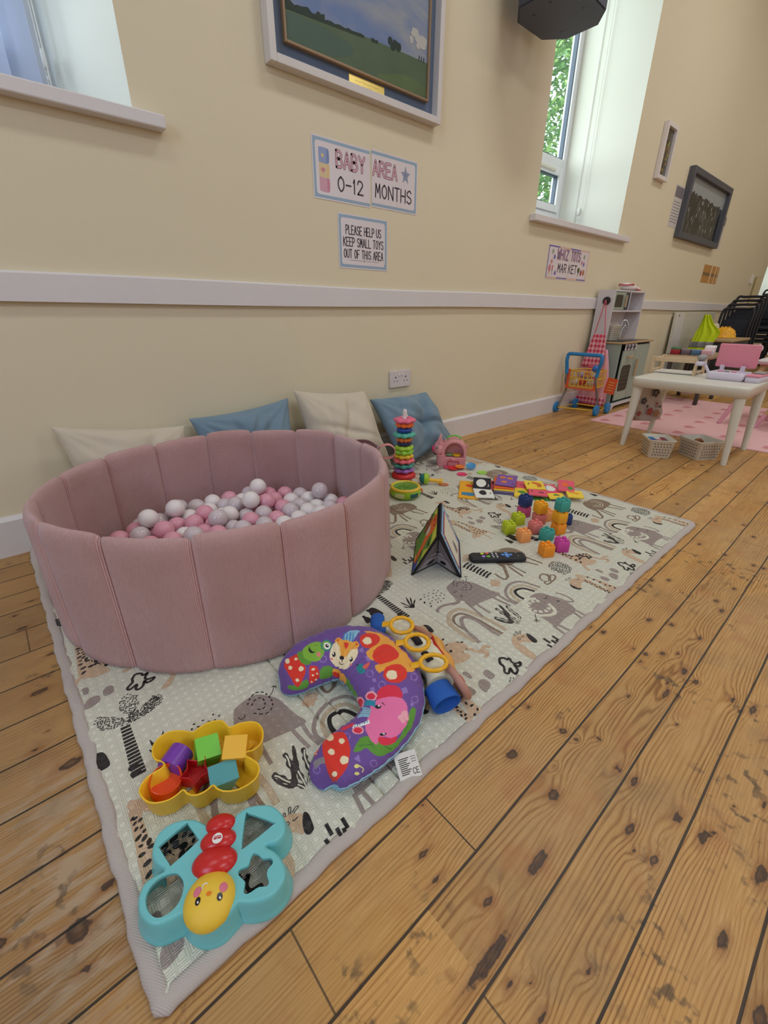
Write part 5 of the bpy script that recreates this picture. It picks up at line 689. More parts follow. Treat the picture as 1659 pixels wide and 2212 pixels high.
PILPRINT = [["lilac",[[0.228,0.35],[0.22,0.362],[0.21,0.367],[0.2,0.362],[0.193,0.354],[0.19,0.342],[0.193,0.329],[0.2,0.317],[0.207,0.312],[0.217,0.317],[0.225,0.325],[0.228,0.338]]],["purple",[[0.223,0.346],[0.217,0.358],[0.21,0.358],[0.203,0.358],[0.198,0.35],[0.195,0.342],[0.198,0.333],[0.203,0.325],[0.207,0.321],[0.215,0.321],[0.22,0.329],[0.223,0.338]]],["lilac",[[0.5,0.312],[0.507,0.317],[0.51,0.325],[0.51,0.338],[0.505,0.346],[0.497,0.35],[0.49,0.346],[0.485,0.338],[0.482,0.329],[0.485,0.321],[0.49,0.312],[0.495,0.312]]],["purple",[[0.5,0.317],[0.505,0.321],[0.507,0.329],[0.505,0.338],[0.502,0.342],[0.497,0.346],[0.492,0.342],[0.487,0.338],[0.485,0.329],[0.487,0.321],[0.49,0.317],[0.495,0.317]]],["lilac",[[0.547,0.271],[0.555,0.275],[0.56,0.279],[0.56,0.287],[0.557,0.3],[0.552,0.304],[0.542,0.308],[0.537,0.304],[0.532,0.292],[0.532,0.283],[0.535,0.275],[0.54,0.271]]],["purple",[[0.547,0.275],[0.552,0.275],[0.557,0.283],[0.557,0.287],[0.555,0.296],[0.55,0.3],[0.542,0.304],[0.537,0.3],[0.535,0.292],[0.535,0.287],[0.537,0.279],[0.54,0.275]]],["lilac",[[0.517,0.092],[0.525,0.104],[0.53,0.117],[0.532,0.133],[0.532,0.146],[0.53,0.154],[0.525,0.154],[0.517,0.146],[0.515,0.138],[0.512,0.125],[0.512,0.108],[0.515,0.1]]],["purple",[[0.52,0.104],[0.522,0.108],[0.527,0.121],[0.53,0.133],[0.53,0.142],[0.527,0.15],[0.522,0.146],[0.52,0.146],[0.515,0.133],[0.515,0.125],[0.515,0.113],[0.515,0.104]]],["lilac",[[0.57,0.096],[0.575,0.096],[0.58,0.108],[0.583,0.121],[0.585,0.138],[0.583,0.146],[0.578,0.15],[0.575,0.15],[0.57,0.142],[0.568,0.129],[0.565,0.113],[0.568,0.104]]],["purple",[[0.573,0.104],[0.575,0.104],[0.578,0.113],[0.58,0.121],[0.583,0.133],[0.58,0.142],[0.578,0.146],[0.575,0.146],[0.57,0.138],[0.57,0.129],[0.568,0.117],[0.57,0.108]]],["lilac",[[0.762,0.275],[0.767,0.267],[0.775,0.267],[0.78,0.271],[0.785,0.279],[0.785,0.292],[0.782,0.308],[0.777,0.312],[0.77,0.317],[0.762,0.312],[0.76,0.3],[0.76,0.287]]],["purple",[[0.765,0.279],[0.77,0.271],[0.775,0.271],[0.78,0.275],[0.782,0.283],[0.782,0.292],[0.78,0.3],[0.775,0.308],[0.77,0.308],[0.765,0.308],[0.762,0.3],[0.762,0.287]]],["lilac",[[0.922,0.271],[0.927,0.271],[0.935,0.287],[0.938,0.312],[0.935,0.338],[0.932,0.362],[0.927,0.367],[0.922,0.358],[0.92,0.342],[0.917,0.317],[0.915,0.296],[0.917,0.279]]],["purple",[[0.922,0.279],[0.927,0.279],[0.932,0.292],[0.935,0.312],[0.932,0.329],[0.93,0.346],[0.927,0.354],[0.925,0.346],[0.92,0.333],[0.917,0.312],[0.917,0.3],[0.92,0.287]]],["lilac",[[0.733,0.042],[0.735,0.029],[0.74,0.025],[0.748,0.033],[0.752,0.05],[0.757,0.071],[0.757,0.083],[0.752,0.092],[0.745,0.096],[0.74,0.092],[0.735,0.079],[0.733,0.058]]],["purple",[[0.735,0.05],[0.738,0.037],[0.74,0.033],[0.745,0.037],[0.75,0.05],[0.752,0.067],[0.752,0.079],[0.75,0.087],[0.745,0.087],[0.74,0.083],[0.738,0.075],[0.735,0.062]]],["lilac",[[0.388,0.292],[0.393,0.275],[0.41,0.287],[0.405,0.3]]],["lilac",[[0.425,0.3],[0.43,0.279],[0.453,0.292],[0.448,0.308]]],["lilac",[[0.517,0.329],[0.517,0.312],[0.53,0.312],[0.527,0.329]]],["lilac",[[0.557,0.208],[0.552,0.183],[0.565,0.171],[0.573,0.2]]],["lilac",[[0.545,0.354],[0.545,0.329],[0.565,0.325],[0.568,0.346]]],["lilac",[[0.588,0.15],[0.583,0.133],[0.588,0.125],[0.593,0.138]]],["lilac",[[0.535,0.229],[0.532,0.217],[0.54,0.212],[0.542,0.225]]],["lilac",[[0.797,0.167],[0.775,0.171],[0.782,0.125]]],["green",[[0.17,0.408],[0.182,0.392],[0.203,0.392],[0.225,0.4],[0.24,0.421],[0.245,0.454],[0.24,0.487],[0.217,0.496],[0.19,0.496],[0.17,0.487],[0.158,0.471],[0.16,0.438]]],["green",[[0.247,0.479],[0.278,0.483],[0.41,0.458],[0.438,0.458],[0.48,0.475],[0.52,0.479],[0.568,0.471],[0.59,0.496],[0.565,0.517],[0.522,0.521],[0.465,0.529],[0.422,0.508],[0.385,0.504],[0.255,0.496]]],["green",[[0.065,0.338],[0.077,0.371],[0.092,0.408],[0.11,0.404],[0.125,0.404],[0.125,0.446],[0.12,0.492],[0.107,0.492],[0.09,0.479],[0.075,0.446],[0.06,0.4],[0.058,0.354]]],["orange",[[0.245,0.433],[0.26,0.442],[0.312,0.454],[0.405,0.458],[0.422,0.463],[0.43,0.483],[0.422,0.504],[0.328,0.537],[0.278,0.512],[0.247,0.496],[0.235,0.475],[0.237,0.446]]],["red",[[0.237,0.458],[0.247,0.463],[0.265,0.475],[0.305,0.492],[0.372,0.5],[0.258,0.508],[0.24,0.5],[0.235,0.475]]],["red",[[0.11,0.163],[0.12,0.163],[0.133,0.171],[0.14,0.192],[0.15,0.212],[0.15,0.229],[0.15,0.246],[0.145,0.283],[0.138,0.329],[0.128,0.358],[0.117,0.383],[0.102,0.421],[0.092,0.438],[0.087,0.379],[0.09,0.312],[0.092,0.267],[0.098,0.229],[0.102,0.192]]],["cream",[[0.125,0.2],[0.122,0.208],[0.117,0.204],[0.115,0.188],[0.117,0.171],[0.12,0.154],[0.125,0.146],[0.128,0.154],[0.13,0.167],[0.128,0.188]]],["cream",[[0.142,0.242],[0.14,0.242],[0.138,0.242],[0.135,0.233],[0.135,0.225],[0.138,0.221],[0.14,0.217],[0.14,0.221],[0.142,0.225],[0.142,0.233]]],["cream",[[0.117,0.25],[0.113,0.254],[0.11,0.254],[0.107,0.246],[0.107,0.233],[0.11,0.225],[0.113,0.221],[0.115,0.225],[0.117,0.233],[0.117,0.246]]],["cream",[[0.135,0.317],[0.13,0.325],[0.128,0.325],[0.122,0.317],[0.122,0.304],[0.125,0.292],[0.128,0.287],[0.133,0.287],[0.135,0.296],[0.135,0.308]]],["cream",[[0.107,0.375],[0.105,0.379],[0.1,0.379],[0.098,0.375],[0.098,0.362],[0.098,0.35],[0.1,0.342],[0.105,0.346],[0.107,0.35],[0.107,0.362]]],["red",[[0.147,0.338],[0.152,0.333],[0.158,0.346],[0.165,0.354],[0.17,0.367],[0.168,0.396],[0.163,0.425],[0.158,0.45],[0.15,0.471],[0.138,0.479],[0.128,0.479],[0.125,0.45],[0.128,0.417],[0.138,0.371]]],["cream",[[0.158,0.375],[0.155,0.379],[0.15,0.379],[0.15,0.375],[0.147,0.367],[0.147,0.362],[0.15,0.358],[0.152,0.358],[0.155,0.362],[0.158,0.367]]],["cream",[[0.145,0.417],[0.142,0.417],[0.142,0.421],[0.14,0.417],[0.14,0.408],[0.14,0.4],[0.14,0.396],[0.142,0.4],[0.145,0.404],[0.145,0.408]]],["cream",[[0.158,0.421],[0.158,0.425],[0.155,0.425],[0.152,0.421],[0.152,0.417],[0.152,0.412],[0.155,0.408],[0.155,0.408],[0.158,0.408],[0.158,0.412]]],["cream",[[0.15,0.467],[0.147,0.471],[0.147,0.475],[0.145,0.471],[0.142,0.463],[0.142,0.458],[0.145,0.454],[0.147,0.454],[0.147,0.454],[0.15,0.463]]],["cream",[[0.135,0.467],[0.133,0.471],[0.133,0.471],[0.13,0.467],[0.13,0.463],[0.13,0.454],[0.13,0.45],[0.133,0.45],[0.133,0.454],[0.135,0.463]]],["green",[[0.152,0.208],[0.16,0.212],[0.168,0.225],[0.17,0.254],[0.168,0.283],[0.165,0.308],[0.158,0.325],[0.147,0.317],[0.142,0.3],[0.14,0.275],[0.142,0.25],[0.147,0.229]]],["lime",[[0.168,0.221],[0.175,0.212],[0.188,0.208],[0.205,0.212],[0.22,0.212],[0.233,0.233],[0.24,0.25],[0.24,0.267],[0.235,0.283],[0.225,0.308],[0.21,0.325],[0.193,0.338],[0.175,0.333],[0.165,0.317],[0.158,0.296],[0.155,0.275],[0.155,0.258],[0.16,0.242]]],["black",[[0.193,0.221],[0.19,0.233],[0.188,0.246],[0.188,0.258],[0.19,0.267],[0.195,0.271],[0.2,0.275],[0.195,0.275],[0.188,0.275],[0.182,0.271],[0.18,0.263],[0.18,0.25],[0.182,0.242],[0.188,0.229]]],["teal",[[0.268,0.279],[0.26,0.296],[0.25,0.304],[0.237,0.3],[0.23,0.287],[0.225,0.271],[0.228,0.25],[0.235,0.237],[0.245,0.233],[0.255,0.233],[0.263,0.246],[0.268,0.258]]],["lime",[[0.263,0.275],[0.258,0.287],[0.25,0.296],[0.24,0.292],[0.233,0.283],[0.23,0.271],[0.233,0.254],[0.237,0.242],[0.245,0.237],[0.253,0.242],[0.26,0.25],[0.263,0.258]]],["white",[[0.26,0.275],[0.255,0.287],[0.247,0.292],[0.24,0.287],[0.237,0.275],[0.237,0.263],[0.242,0.25],[0.25,0.25],[0.255,0.254],[0.26,0.263]]],["black",[[0.255,0.275],[0.253,0.279],[0.247,0.283],[0.245,0.279],[0.242,0.275],[0.242,0.263],[0.245,0.258],[0.25,0.258],[0.253,0.258],[0.255,0.267]]],["white",[[0.253,0.271],[0.253,0.271],[0.25,0.271],[0.25,0.271],[0.25,0.267],[0.25,0.267],[0.25,0.263],[0.253,0.263],[0.253,0.263],[0.253,0.267]]],["pink",[[0.21,0.304],[0.205,0.312],[0.2,0.317],[0.193,0.312],[0.193,0.3],[0.193,0.292],[0.198,0.287],[0.205,0.283],[0.21,0.287],[0.212,0.296]]],["black",[[0.21,0.242],[0.217,0.242],[0.217,0.237],[0.21,0.237]]],["sky",[[0.315,0.217],[0.325,0.192],[0.347,0.192],[0.343,0.275],[0.307,0.258]]],["blue",[[0.31,0.208],[0.31,0.263],[0.315,0.267],[0.312,0.208]]],["blue",[[0.318,0.208],[0.32,0.267],[0.325,0.271],[0.32,0.212]]],["blue",[[0.325,0.208],[0.33,0.271],[0.335,0.271],[0.328,0.208]]],["blue",[[0.333,0.212],[0.34,0.271],[0.345,0.271],[0.335,0.212]]],["orange",[[0.307,0.263],[0.305,0.275],[0.3,0.283],[0.29,0.279],[0.282,0.271],[0.28,0.258],[0.285,0.25],[0.29,0.246],[0.297,0.246],[0.305,0.254]]],["orange",[[0.375,0.271],[0.38,0.283],[0.378,0.292],[0.37,0.3],[0.355,0.296],[0.347,0.283],[0.345,0.271],[0.35,0.263],[0.355,0.258],[0.367,0.267]]],["red",[[0.3,0.263],[0.3,0.271],[0.297,0.275],[0.292,0.275],[0.287,0.267],[0.287,0.263],[0.29,0.254],[0.292,0.254],[0.297,0.254],[0.3,0.258]]],["red",[[0.37,0.275],[0.372,0.283],[0.372,0.287],[0.367,0.287],[0.362,0.287],[0.355,0.279],[0.355,0.275],[0.355,0.271],[0.36,0.271],[0.365,0.271]]],["cream",[[0.247,0.321],[0.258,0.296],[0.27,0.275],[0.285,0.267],[0.302,0.263],[0.32,0.263],[0.338,0.267],[0.352,0.275],[0.375,0.287],[0.395,0.304],[0.407,0.325],[0.412,0.354],[0.412,0.383],[0.41,0.408],[0.4,0.429],[0.307,0.438],[0.255,0.421],[0.245,0.392],[0.24,0.362],[0.242,0.342]]],["orange",[[0.287,0.263],[0.3,0.258],[0.318,0.258],[0.335,0.267],[0.352,0.271],[0.37,0.283],[0.383,0.296],[0.372,0.304],[0.35,0.312],[0.347,0.333],[0.343,0.35],[0.33,0.362],[0.318,0.371],[0.31,0.358],[0.305,0.338],[0.302,0.321],[0.3,0.3],[0.29,0.279]]],["red",[[0.315,0.275],[0.325,0.275],[0.333,0.279],[0.333,0.3],[0.328,0.317],[0.32,0.3]]],["black",[[0.273,0.342],[0.268,0.35],[0.263,0.354],[0.258,0.354],[0.255,0.346],[0.255,0.333],[0.26,0.325],[0.265,0.321],[0.27,0.325],[0.273,0.329]]],["white",[[0.265,0.333],[0.263,0.333],[0.263,0.338],[0.26,0.338],[0.258,0.333],[0.26,0.329],[0.26,0.325],[0.263,0.325],[0.265,0.325],[0.265,0.329]]],["black",[[0.405,0.35],[0.407,0.358],[0.407,0.362],[0.405,0.367],[0.4,0.367],[0.395,0.362],[0.39,0.354],[0.39,0.346],[0.393,0.342],[0.4,0.346]]],["white",[[0.398,0.35],[0.398,0.354],[0.398,0.354],[0.398,0.358],[0.395,0.358],[0.393,0.354],[0.39,0.354],[0.39,0.35],[0.393,0.35],[0.395,0.35]]],["black",[[0.33,0.367],[0.328,0.375],[0.323,0.379],[0.312,0.379],[0.305,0.375],[0.302,0.367],[0.305,0.358],[0.31,0.354],[0.318,0.354],[0.325,0.358]]],["black",[[0.315,0.379],[0.318,0.396],[0.323,0.396],[0.32,0.375]]],["black",[[0.3,0.396],[0.312,0.412],[0.318,0.412],[0.305,0.392]]],["black",[[0.318,0.412],[0.333,0.404],[0.328,0.4],[0.315,0.408]]],["pink",[[0.253,0.362],[0.253,0.367],[0.247,0.371],[0.245,0.367],[0.242,0.362],[0.24,0.358],[0.242,0.354],[0.247,0.354],[0.25,0.354],[0.253,0.358]]],["pink",[[0.415,0.375],[0.415,0.379],[0.415,0.383],[0.412,0.383],[0.41,0.388],[0.407,0.383],[0.407,0.379],[0.407,0.375],[0.41,0.371],[0.412,0.371]]],["orange",[[0.355,0.188],[0.365,0.163],[0.385,0.142],[0.405,0.125],[0.435,0.133],[0.455,0.125],[0.472,0.121],[0.49,0.108],[0.505,0.113],[0.512,0.138],[0.512,0.171],[0.502,0.196],[0.492,0.221],[0.497,0.254],[0.505,0.287],[0.492,0.296],[0.477,0.292],[0.475,0.275],[0.472,0.267],[0.463,0.275],[0.45,0.292],[0.43,0.292],[0.415,0.283],[0.412,0.258],[0.412,0.237],[0.405,0.212],[0.395,0.196],[0.372,0.2]]],["red",[[0.365,0.254],[0.357,0.237],[0.357,0.221],[0.362,0.204],[0.367,0.183],[0.375,0.175],[0.385,0.175],[0.393,0.175],[0.4,0.188],[0.407,0.208],[0.412,0.229],[0.412,0.246],[0.412,0.258],[0.4,0.267],[0.388,0.271],[0.372,0.263]]],["cream",[[0.39,0.225],[0.395,0.233],[0.395,0.242],[0.393,0.25],[0.388,0.254],[0.38,0.254],[0.372,0.25],[0.37,0.242],[0.37,0.229],[0.372,0.221],[0.378,0.217],[0.385,0.221]]],["red",[[0.438,0.275],[0.425,0.254],[0.42,0.233],[0.42,0.208],[0.425,0.188],[0.432,0.171],[0.445,0.167],[0.455,0.167],[0.465,0.175],[0.47,0.179],[0.475,0.196],[0.48,0.237],[0.48,0.271],[0.46,0.283]]],["red",[[0.51,0.271],[0.502,0.267],[0.495,0.258],[0.492,0.25],[0.49,0.233],[0.49,0.212],[0.492,0.192],[0.5,0.179],[0.507,0.171],[0.515,0.167],[0.527,0.179],[0.535,0.196],[0.542,0.217],[0.542,0.237],[0.54,0.25],[0.535,0.263],[0.527,0.271],[0.517,0.275]]],["cream",[[0.52,0.221],[0.527,0.225],[0.532,0.237],[0.532,0.246],[0.53,0.254],[0.522,0.263],[0.515,0.263],[0.51,0.258],[0.505,0.25],[0.505,0.237],[0.507,0.229],[0.512,0.221]]],["teal",[[0.435,0.358],[0.435,0.346],[0.438,0.338],[0.448,0.333],[0.46,0.338],[0.475,0.338],[0.485,0.346],[0.482,0.362],[0.477,0.375],[0.458,0.379],[0.445,0.375],[0.44,0.371]]],["coral",[[0.453,0.338],[0.453,0.317],[0.453,0.3],[0.463,0.312],[0.475,0.329],[0.472,0.338],[0.465,0.342],[0.458,0.346]]],["black",[[0.435,0.354],[0.438,0.354],[0.438,0.358],[0.435,0.358],[0.432,0.358],[0.43,0.358],[0.43,0.358],[0.43,0.354],[0.432,0.35],[0.435,0.35]]],["green",[[0.785,0.204],[0.762,0.229],[0.738,0.242],[0.725,0.237],[0.715,0.225],[0.713,0.2],[0.705,0.171],[0.698,0.138],[0.682,0.1],[0.672,0.092],[0.662,0.087],[0.647,0.096],[0.63,0.113],[0.61,0.129],[0.595,0.133],[0.59,0.117],[0.593,0.092],[0.605,0.079],[0.618,0.058],[0.635,0.058],[0.652,0.054],[0.667,0.05],[0.685,0.046],[0.708,0.067],[0.725,0.092],[0.735,0.138],[0.74,0.175],[0.75,0.183],[0.765,0.183],[0.78,0.192]]],["dgreen",[[0.76,0.212],[0.718,0.171],[0.718,0.175],[0.76,0.217]]],["dgreen",[[0.725,0.208],[0.723,0.142],[0.723,0.142],[0.723,0.208]]],["dgreen",[[0.7,0.125],[0.688,0.062],[0.685,0.062],[0.698,0.125]]],["dgreen",[[0.615,0.125],[0.642,0.083],[0.642,0.079],[0.613,0.121]]],["crimson",[[0.603,0.321],[0.59,0.321],[0.57,0.312],[0.557,0.296],[0.55,0.279],[0.545,0.263],[0.547,0.25],[0.55,0.233],[0.555,0.217],[0.57,0.204],[0.58,0.196],[0.585,0.217],[0.588,0.246],[0.593,0.267],[0.598,0.287],[0.603,0.304]]],["pinkh",[[0.627,0.342],[0.615,0.333],[0.605,0.312],[0.595,0.283],[0.585,0.254],[0.583,0.229],[0.583,0.2],[0.588,0.179],[0.595,0.158],[0.605,0.142],[0.613,0.121],[0.623,0.113],[0.632,0.104],[0.645,0.104],[0.657,0.108],[0.667,0.121],[0.675,0.133],[0.682,0.163],[0.693,0.183],[0.703,0.171],[0.713,0.158],[0.715,0.171],[0.718,0.2],[0.715,0.229],[0.71,0.258],[0.7,0.279],[0.685,0.292],[0.67,0.308],[0.652,0.321],[0.64,0.329]]],["crimson",[[0.695,0.188],[0.685,0.163],[0.675,0.133],[0.665,0.121],[0.66,0.108],[0.662,0.096],[0.672,0.092],[0.682,0.096],[0.695,0.117],[0.703,0.138],[0.705,0.158],[0.703,0.179]]],["palepink",[[0.608,0.138],[0.613,0.133],[0.618,0.142],[0.62,0.154],[0.62,0.167],[0.615,0.175],[0.613,0.175],[0.608,0.171],[0.605,0.158],[0.605,0.146]]],["palepink",[[0.62,0.15],[0.625,0.15],[0.627,0.15],[0.63,0.158],[0.63,0.171],[0.627,0.179],[0.623,0.179],[0.62,0.175],[0.618,0.167],[0.618,0.158]]],["palepink",[[0.625,0.129],[0.627,0.125],[0.632,0.129],[0.632,0.138],[0.632,0.146],[0.632,0.154],[0.627,0.158],[0.625,0.154],[0.623,0.146],[0.623,0.138]]],["palepink",[[0.615,0.117],[0.618,0.113],[0.62,0.117],[0.623,0.129],[0.623,0.138],[0.62,0.146],[0.618,0.15],[0.615,0.146],[0.613,0.138],[0.613,0.125]]],["black",[[0.62,0.275],[0.625,0.275],[0.63,0.283],[0.632,0.292],[0.632,0.304],[0.627,0.312],[0.623,0.312],[0.62,0.304],[0.618,0.292],[0.618,0.279]]],["white",[[0.62,0.283],[0.623,0.283],[0.623,0.287],[0.623,0.292],[0.623,0.296],[0.623,0.296],[0.62,0.296],[0.62,0.296],[0.618,0.292],[0.618,0.287]]],["black",[[0.675,0.167],[0.68,0.167],[0.682,0.171],[0.688,0.179],[0.69,0.188],[0.69,0.196],[0.688,0.196],[0.682,0.192],[0.677,0.183],[0.675,0.175]]],["white",[[0.677,0.175],[0.68,0.175],[0.68,0.175],[0.682,0.179],[0.682,0.183],[0.682,0.183],[0.68,0.188],[0.68,0.183],[0.677,0.183],[0.677,0.179]]],["black",[[0.61,0.279],[0.615,0.263],[0.615,0.258],[0.608,0.275]]],["palepink",[[0.59,0.312],[0.603,0.317],[0.61,0.333],[0.61,0.362],[0.603,0.388],[0.583,0.396],[0.565,0.383],[0.562,0.358],[0.565,0.338],[0.578,0.321]]],["crimson",[[0.593,0.321],[0.6,0.325],[0.605,0.338],[0.605,0.358],[0.6,0.375],[0.59,0.383],[0.578,0.375],[0.573,0.358],[0.575,0.342],[0.583,0.329]]],["palepink",[[0.615,0.408],[0.63,0.404],[0.637,0.425],[0.625,0.483],[0.542,0.546],[0.54,0.521],[0.507,0.558],[0.552,0.463],[0.57,0.438],[0.598,0.417]]],["crimson",[[0.615,0.425],[0.627,0.421],[0.632,0.442],[0.623,0.479],[0.565,0.529],[0.542,0.529],[0.55,0.5],[0.565,0.471],[0.585,0.442],[0.6,0.433]]],["palepink",[[0.715,0.263],[0.723,0.254],[0.733,0.258],[0.743,0.271],[0.748,0.287],[0.745,0.308],[0.735,0.321],[0.725,0.312],[0.715,0.3],[0.71,0.279]]],["crimson",[[0.718,0.267],[0.723,0.263],[0.733,0.263],[0.74,0.275],[0.743,0.287],[0.74,0.304],[0.735,0.308],[0.728,0.304],[0.72,0.292],[0.715,0.279]]],["tealb",[[0.605,0.4],[0.608,0.317],[0.627,0.308],[0.63,0.4]]],["sky",[[0.635,0.408],[0.64,0.325],[0.67,0.304],[0.693,0.379]]],["grey",[[0.645,0.467],[0.645,0.329],[0.642,0.329],[0.645,0.467]]],["grey",[[0.667,0.425],[0.65,0.325],[0.647,0.325],[0.665,0.429]]],["grey",[[0.677,0.4],[0.657,0.312],[0.655,0.317],[0.675,0.408]]],["grey",[[0.685,0.379],[0.662,0.308],[0.66,0.308],[0.685,0.379]]],["white",[[0.728,0.333],[0.677,0.287],[0.685,0.271],[0.74,0.321]]],["tealb",[[0.73,0.308],[0.723,0.321],[0.725,0.325],[0.733,0.317]]],["tealb",[[0.72,0.304],[0.713,0.317],[0.715,0.325],[0.723,0.308]]],["tealb",[[0.713,0.3],[0.705,0.312],[0.708,0.317],[0.713,0.308]]],["tealb",[[0.703,0.296],[0.698,0.304],[0.698,0.308],[0.705,0.3]]],["tealb",[[0.695,0.287],[0.69,0.296],[0.69,0.304],[0.698,0.296]]],["tealb",[[0.688,0.283],[0.682,0.287],[0.685,0.292],[0.69,0.287]]],["crimson",[[0.767,0.392],[0.748,0.383],[0.725,0.362],[0.72,0.346],[0.728,0.333],[0.743,0.338],[0.76,0.338],[0.77,0.358]]],["red",[[0.838,0.454],[0.828,0.438],[0.812,0.446],[0.8,0.425],[0.782,0.379],[0.772,0.342],[0.77,0.308],[0.777,0.263],[0.79,0.221],[0.807,0.188],[0.828,0.154],[0.845,0.138],[0.863,0.121],[0.895,0.104],[0.945,0.067],[0.93,0.171],[0.902,0.229],[0.887,0.271],[0.875,0.317],[0.86,0.375]]],["cream",[[0.81,0.346],[0.818,0.333],[0.825,0.338],[0.83,0.358],[0.83,0.4],[0.825,0.433],[0.815,0.442],[0.807,0.442],[0.805,0.412],[0.807,0.367]]],["cream",[[0.787,0.275],[0.795,0.267],[0.8,0.267],[0.805,0.275],[0.807,0.287],[0.805,0.296],[0.8,0.304],[0.792,0.304],[0.787,0.296],[0.787,0.283]]],["cream",[[0.84,0.263],[0.845,0.254],[0.853,0.258],[0.858,0.267],[0.86,0.283],[0.86,0.296],[0.853,0.3],[0.845,0.3],[0.84,0.287],[0.838,0.275]]],["cream",[[0.815,0.179],[0.823,0.167],[0.835,0.171],[0.843,0.179],[0.845,0.196],[0.843,0.208],[0.835,0.217],[0.825,0.217],[0.818,0.208],[0.812,0.192]]],["cream",[[0.877,0.146],[0.882,0.138],[0.892,0.138],[0.902,0.146],[0.907,0.158],[0.902,0.175],[0.895,0.179],[0.885,0.179],[0.877,0.171],[0.875,0.158]]],["green",[[0.89,0.458],[0.885,0.45],[0.88,0.446],[0.863,0.45],[0.858,0.442],[0.882,0.45],[0.91,0.392],[0.902,0.446]]],["red",[[0.882,0.45],[0.868,0.45],[0.858,0.442],[0.853,0.438],[0.853,0.438],[0.86,0.446],[0.877,0.396],[0.89,0.383],[0.895,0.396],[0.89,0.45]]],["cream",[[0.86,0.446],[0.863,0.442],[0.863,0.45],[0.863,0.45],[0.863,0.45],[0.863,0.45],[0.86,0.446],[0.86,0.446],[0.858,0.442],[0.86,0.438]]],["cream",[[0.88,0.446],[0.882,0.438],[0.882,0.45],[0.885,0.446],[0.885,0.45],[0.882,0.45],[0.882,0.45],[0.88,0.446],[0.88,0.446],[0.88,0.442]]],["cream",[[0.887,0.383],[0.887,0.383],[0.89,0.388],[0.89,0.396],[0.89,0.404],[0.89,0.408],[0.887,0.417],[0.887,0.408],[0.885,0.4],[0.887,0.388]]],["grey",[[0.912,0.379],[0.88,0.292],[0.89,0.258],[0.927,0.321]]],["yellow",[[0.792,0.108],[0.795,0.104],[0.8,0.104],[0.805,0.108],[0.81,0.121],[0.807,0.129],[0.805,0.133],[0.8,0.133],[0.795,0.129],[0.792,0.121]]],["yellow",[[0.8,0.058],[0.805,0.058],[0.81,0.058],[0.815,0.062],[0.82,0.071],[0.82,0.079],[0.815,0.087],[0.81,0.087],[0.805,0.079],[0.802,0.071]]],["yellow",[[0.795,0.117],[0.782,0.071],[0.78,0.075],[0.792,0.121]]],["yellow",[[0.782,0.079],[0.792,0.058],[0.79,0.05],[0.78,0.071]]]]
# ================================================================ HORSESHOE PILLOW
PCOL = dict(purple=(112, 78, 152), lilac=(150, 122, 190), green=(96, 152, 52), lime=(132, 184, 60), dgreen=(50, 110, 50), red=(226, 52, 34), crimson=(226, 44, 72), cream=(242, 224, 184), orange=(240, 166, 62),
            black=(30, 22, 26), white=(250, 250, 245), pink=(232, 130, 130), teal=(32, 134, 140), tealb=(40, 140, 168), sky=(140, 196, 220), blue=(60, 130, 190), coral=(226, 96, 84), pinkh=(240, 118, 168), palepink=(244, 170, 180), grey=(140, 132, 138), yellow=(236, 224, 130), under=(140, 190, 208))
NS_, NT_ = 560, 300
G = pillow_points(NS_, NT_)
colr = np.zeros((NS_+1, NT_, 3)); colr[:] = rgb(PCOL['purple'])[:3]
si = (np.arange(NS_+1)/NS_)[:, None]*np.ones((1, NT_)); ti = np.ones((NS_+1, 1))*(np.arange(NT_)/NT_)[None, :]
for cn, P in PILPRINT:
    A_ = np.array(P); 
    A_[:, 1] = np.where(A_[:, 1] > .8, A_[:, 1]-1, A_[:, 1])
    s0, s1, t0, t1 = A_[:, 0].min(), A_[:, 0].max(), A_[:, 1].min(), A_[:, 1].max()
    if t1-t0 > .55: continue
    for sh in ((0, 1) if t0 < 0 else (0,)):
        T_ = ti-sh
        mk = (si >= s0) & (si <= s1) & (T_ >= t0) & (T_ <= t1)
        ii = np.where(mk); sx = si[ii]; sy = T_[ii]; ins = np.zeros(len(sx), bool); n = len(A_)
        for k in range(n):
            x1, y1 = A_[k]; x2, y2 = A_[(k+1) % n]
            if y1 == y2: continue
            c = ((y1 > sy) != (y2 > sy)) & (sx < (x2-x1)*(sy-y1)/(y2-y1)+x1); ins ^= c
        colr[ii[0][ins], ii[1][ins]] = rgb(PCOL[cn])[:3]
seam = ((ti > .522) & (ti < .982)); colr[seam] = rgb(PCOL['under'])[:3]
rw = np.roll(G, -1, 1)
n_ = NT_; idx = np.arange((NS_+1)*NT_).reshape(NS_+1, NT_)
F = np.stack([idx[:-1], np.roll(idx, -1, 1)[:-1], np.roll(idx, -1, 1)[1:], idx[1:]], -1).reshape(-1, 4)
me = bpy.data.meshes.new('pillow_body'); V = G.reshape(-1, 3)
me.from_pydata(V.tolist(), [], F.tolist()+[list(range(NT_))[::-1], (idx[-1]).tolist()])
at = me.color_attributes.new('print', 'FLOAT_COLOR', 'POINT')
at.data.foreach_set('color', np.concatenate([colr.reshape(-1, 3), np.ones((len(V), 1))], 1).ravel().astype(np.float32))
me.polygons.foreach_set('use_smooth', [True]*len(me.polygons))
m_pil = M('printed_plush', (255, 255, 255), .75, bump=.25, bscale=130, sheen=.25)
an = m_pil.node_tree.nodes.new('ShaderNodeAttribute'); an.attribute_name = 'print'; m_pil.node_tree.links.new(an.outputs['Color'], m_pil.node_tree.nodes['Principled BSDF'].inputs['Base Color'])
me.materials.append(m_pil)
